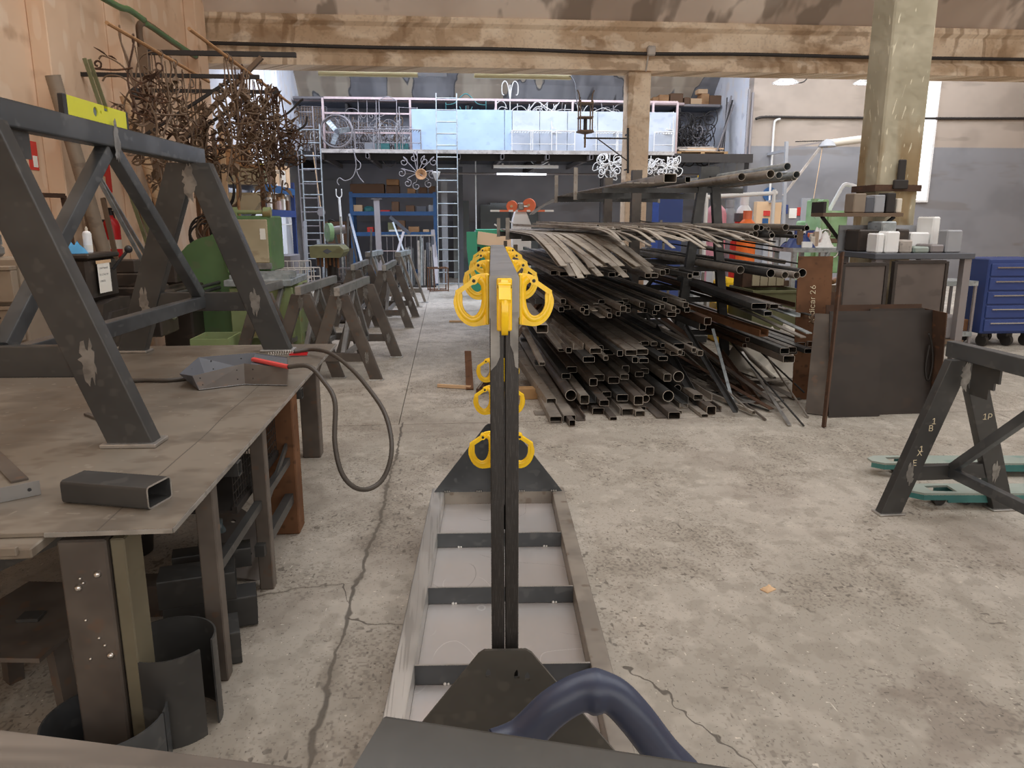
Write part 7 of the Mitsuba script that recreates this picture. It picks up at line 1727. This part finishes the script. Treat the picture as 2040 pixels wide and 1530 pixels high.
t.a('base', X2(a[0] - .15, b[0] + .15, Ym - .6, Ym + .75, 0, .14, .02), 'green_light')
for k in range(3): t.a('handwheel', torus((P(1612 + 18 * k, 470)[0], Ym - .56, P(1640, 500 - 34 * (k == 0))[2]), .08, .014, TR(rx=90), 20), 'chrome', True)
sa, sb = P(1664, 428), P(1692, 410)
k = t.a('screen', X2(sa[0], sb[0], Ym - .45, Ym - .4, sa[2], sb[2], .008), 'blue_paint'); t.a('display', X2(sa[0] + .03, sb[0] - .02, Ym - .456, Ym - .45, sa[2] + .03, sb[2] - .03), 'grey_paint', to=k)
t.a('coolant_arm', tube(smoothline([P(1655, 440), P(1650, 425), P(1668, 390), P(1680, 370), P(1690, 368), P(1712, 374)], 4), .035, 8), 'lamp_white', True)
t = TH('steel_bench', 'grey steel bench with a shelf in front of the green milling machine', 'bench')
Yq = 10.4; P = lambda u, v: at(u, v, Y=Yq)
ba, bb = P(1580, 500), P(1700, 494)
t.a('top', X2(ba[0], bb[0], Yq, Yq + .7, bb[2] - .06, bb[2]), 'steel_galv')
for x in (ba[0] + .04, (ba[0] + bb[0]) / 2, bb[0] - .04):
    for y in (Yq + .04, Yq + .66): t.a('leg', X2(x - .03, x + .03, y - .03, y + .03, 0, bb[2] - .06), 'steel_galv')
t.a('shelf', X2(ba[0], bb[0], Yq + .02, Yq + .68, .42, .46), 'grey_dark'); t.a('brace', bar((ba[0] + .1, Yq, .45), (bb[0] - .35, Yq, bb[2] - .06), .04, .03, (0, 1, 0)), 'steel_galv')
R8 = random.Random(8)
HUE = {'grey_paint': 'grey', 'sack': 'cream', 'white_paint': 'white', 'grey_dark': 'dark grey', 'grey_stone': 'stone grey', 'steel_galv': 'zinc grey', 'cabinet_taupe': 'taupe', 'iron_grey': 'iron grey', 'teal_worn': 'pale green', 'machine_black': 'black'}
for i in range(14):
    x = R8.uniform(ba[0] + .1, bb[0] - .12); y = Yq + .1 + .036 * i; w_, d_, h_ = R8.uniform(.06, .16), .033, R8.uniform(.06, .26)
    ONE('bench_part', X2(x - w_ / 2, x + w_ / 2, y, y + d_, bb[2] + .001, bb[2] + h_, .006), R8.choice(('white_paint', 'chrome', 'blue_strong', 'iron_brown', 'orange_paint', 'green_light', 'sack', 'lamp_white')), f'small part standing on the grey steel bench, {nth(i + 1)} from the front', 'machine part', 'parts on the grey steel bench')
ONE('blue_cloth', crumple(.4, .35, .22, 5), 'blue_strong', 'dark blue cloth on the left end of the grey steel bench', 'cloth', smooth=50, M=TR(ba[0] + .2, Yq + .3, bb[2] + .001))
ONE('white_cloth', crumple(.45, .4, .35, 9), 'white_paint', 'white cloth heaped on the grey steel bench', 'cloth', smooth=50, M=TR(ba[0] + .5, Yq + .4, bb[2] + .001))
for i in range(9):
    x = R8.uniform(ba[0] + .1, bb[0] - .12); y = Yq + .1 + .05 * i
    ONE('bench_part', X2(x - .1, x + .1, y, y + .045, .462, .462 + R8.uniform(.08, .3), .006), R8.choice(('lamp_white', 'grey_paint', 'iron_brown', 'blue_strong', 'machine_black')), f'part stored on the shelf of the grey steel bench, {nth(i + 1)} from the front', 'machine part', 'parts on the shelf of the grey steel bench')

# around the column: screens, cabinets, trolleys and goods
def scr(label, u0, v0, u1, Y, m, v1=660, d=.04, name='welding_screen', cat='screen'):
    a, b = at(u0, v0, Y=Y), at(u1, v0, Y=Y)
    t = TH(name, label, cat)
    t.a('panel', X2(a[0], b[0], Y, Y + d, .12, a[2], .004), m)
    t.a('frame', J(X2(a[0] - .03, a[0], Y - .01, Y + d + .01, 0, a[2] + .02), X2(b[0], b[0] + .03, Y - .01, Y + d + .01, 0, b[2] + .02), X2(a[0], b[0], Y - .01, Y + d + .01, a[2], a[2] + .03)), 'sheet_dark')
scr('dark brown welding screen left of the concrete column behind the dark sheets', 1684, 530, 1764, 7.0, 'screen_brown')
scr('dark brown welding screen in front of the concrete column', 1788, 525, 1884, 7.1, 'screen_brown')
t = TH('column_shelf', 'dark steel shelf with a slanted brace in front of the concrete column', 'shelf')
Yc_ = 8.1; P = lambda u, v: at(u, v, Y=Yc_)
a, b = P(1640, 424), P(1800, 424)
t.a('board', X2(a[0], b[0], Yc_, Yc_ + .28, a[2] - .04, a[2]), 'iron_brown')
t.a('end', X2(a[0], a[0] + .03, Yc_, Yc_ + .28, a[2], P(1640, 402)[2]), 'iron_black')
t.a('brace', bar((a[0] + .04, Yc_ + .1, a[2] - .04), (P(1700, 480)[0], Yc_ + .3, P(1700, 480)[2]), .03, .03, (0, 1, 0)), 'iron_black')
t.a('brace', bar((b[0] - .04, Yc_ + .1, a[2] - .04), (b[0] - .3, Yc_ + .3, P(1700, 490)[2]), .03, .03, (0, 1, 0)), 'iron_black')
zt = a[2]
t = TH('clamp_band', 'dark steel band clamped around the concrete column', 'clamp')
zb = at(1780, 372, Y=8.4)[2]
t.a('band', J(X2(4.83, 5.36, 8.37, 8.395, zb - .05, zb + .02), X2(4.81, 4.84, 8.37, 8.88, zb - .05, zb + .02)), 'rust_dark')
q = at(1795, 340, Y=8.36)
t.a('bracket', J(X2(q[0] - .04, q[0] + .05, 8.34, 8.37, q[2] - .16, q[2] + .12, .01), X2(q[0] - .08, q[0] + .09, 8.33, 8.37, q[2] - .2, q[2] - .1, .01)), 'iron_black')
def good(u, v0, w_, m, lab, Y=8.14, zz=None, cat='machine part', name='shelf_part'):
    q = at(u, v0, Y=Y); zz = zt if zz is None else zz
    ONE(name, X2(q[0] - w_ / 2, q[0] + w_ / 2, Y, Y + .2, zz + .001, max(q[2], zz + .05), .01), m, lab, cat)
good(1715, 385, .14, 'cabinet_taupe', 'brown box on the left of the dark column shelf')
good(1735, 392, .1, 'grey_dark', 'dark box second on the column shelf')
good(1755, 388, .12, 'grey_paint', 'grey box in the middle of the column shelf')
good(1778, 384, .1, 'iron_black', 'black box right of the middle on the column shelf')
good(1794, 395, .06, 'sack', 'pale packet at the right of the column shelf')
# long bench with pale and dark goods behind the column, and blue trolley
t = TH('long_bench', 'long dark workbench loaded with pale goods behind the concrete column', 'bench')
Yl = 7.5; P = lambda u, v: at(u, v, Y=Yl)
x0_, x1_ = P(1745, 500)[0], P(1945, 500)[0]; zl = P(1800, 505)[2]
t.a('top', X2(x0_, x1_, Yl, Yl + .76, zl - .06, zl, .006), 'grey_dark')
for x in (x0_ + .06, (x0_ + x1_) / 2, x1_ - .06):
    for y in (Yl + .06, Yl + .74): t.a('leg', X2(x - .04, x + .04, y - .04, y + .04, 0, zl - .06), 'iron_grey')
t.a('shelf', X2(x0_, x1_, Yl + .02, Yl + .78, .3, .34), 'iron_brown')
t.a('back_board', X2(x0_, x1_, Yl + .78, Yl + .8, zl, zl + .28), 'grey_paint')
MS = ('grey_paint', 'sack', 'white_paint', 'grey_dark', 'grey_stone', 'steel_galv', 'cabinet_taupe', 'iron_grey', 'teal_worn', 'white_paint', 'machine_black')
x = x0_ + .04; i = 0
while x < x1_ - .2:
    w_ = R8.uniform(.06, .22); h_ = R8.uniform(.06, .24); d_ = R8.uniform(.15, .3)
    ONE('bench_goods', X2(x, x + w_, Yl + .06, Yl + .06 + d_, zl + .001, zl + h_, .015), (m_ := MS[R8.randrange(len(MS))]), f'{HUE[m_]} box, {nth((i := i + 1))} from left in the front row on the long dark workbench', 'box', 'front row on the long dark workbench'); x += w_ + .015
x = x0_ + .04; i = 0
while x < x1_ - .2:
    w_ = R8.uniform(.08, .24); h_ = R8.uniform(.16, .38)
    ONE('bench_goods', X2(x, x + w_, Yl + .42, Yl + .72, zl + .001, zl + h_, .015), (m_ := MS[R8.randrange(len(MS))]), f'{HUE[m_]} box, {nth((i := i + 1))} from left in the back row on the long dark workbench', 'box', 'back row on the long dark workbench'); x += w_ + .02
x = x0_ + .1; i = 0
while x < x1_ - .2:
    w_ = R8.uniform(.16, .4); h_ = R8.uniform(.2, .6)
    ONE('bench_goods', X2(x, x + w_, Yl + .1, Yl + .6, .341, .341 + min(h_, zl - .46), .015), (m_ := MS[R8.randrange(len(MS))]), f'{HUE[m_]} box stored under the long dark workbench, {nth((i := i + 1))} from left', 'box', 'boxes under the long dark workbench'); x += w_ + .03
t = TH('blue_tool_trolley', 'dark blue tool trolley on casters at the right edge', 'trolley')
Yt = 9.0; P = lambda u, v: at(u, v, Y=Yt)
a, b = P(1958, 620), P(2090, 515)
t.a('body', X2(a[0], b[0], Yt, Yt + .55, .17, b[2], .015), 'blue_strong')
for k in range(5): 
    z0 = .2 + (b[2] - .24) * k / 5
    dk_ = t.a('drawer', X2(a[0] + .03, b[0] - .03, Yt - .02, Yt, z0, z0 + (b[2] - .24) / 5 - .02, .006), 'blue_strong'); t.a('handle', X2(a[0] + .1, b[0] - .1, Yt - .035, Yt - .02, z0 + .1, z0 + .115), 'chrome', to=dk_)
for x in (a[0] + .1, P(2025, 600)[0], b[0] - .1):
    for y in (Yt + .08, Yt + .47): t.a('caster', J(disc((x, y, .075), (1, .3, 0), .075, .05, 18), B(x, y, .15, .08, .08, .05)), 'rubber_black', 40)
t = TH('grey_trolley', 'low grey trolley between the long bench and the blue tool trolley', 'trolley')
a, b = P(1875, 600), P(1950, 560)
t.a('tray', X2(a[0], b[0], Yt, Yt + .5, b[2] - .06, b[2]), 'steel_galv'); t.a('tray', X2(a[0], b[0], Yt, Yt + .5, .14, .2), 'steel_galv')
for x in (a[0] + .02, b[0] - .02):
    for y in (Yt + .02, Yt + .48): t.a('leg', X2(x - .015, x + .015, y - .015, y + .015, .0, b[2] - .06), 'iron_grey')
for i in range(4):
    xx = a[0] + .06 + .1 * i
    ONE('trolley_box', X2(xx, xx + .08, Yt + .05, Yt + .3, .201, .201 + .1 + .05 * (i % 2), .006), ('card', 'sack', 'grey_dark', 'rust')[i], ('cardboard box on the low grey trolley', 'pale packet on the low grey trolley', 'dark box on the low grey trolley', 'rusty block on the low grey trolley')[i], 'box')
ONE('paper_scrap', crumple(.06, .04, .03, 4, 6), 'card_pale', 'small tan paper scrap on the open concrete floor', 'paper', smooth=50, M=TR(at(1530, 1175, z=0)[0], at(1530, 1175, z=0)[1], .0005, 30))
# thin hoses at the right end of the dark sheets
hp0 = at(1850, 665, Y=5.85); 
ONE('hose_loop', tube(smoothline([hp0, hp0 + (.05, .02, -.08), hp0 + (.08, .02, -.25), hp0 + (.06, .02, -.4), hp0 + (.03, .03, -.3), hp0 + (.04, .03, -.1)], 5), .008, 6), 'iron_black', 'thin dark hose loop hanging at the right end of the dark sheets', 'hose', smooth=True)
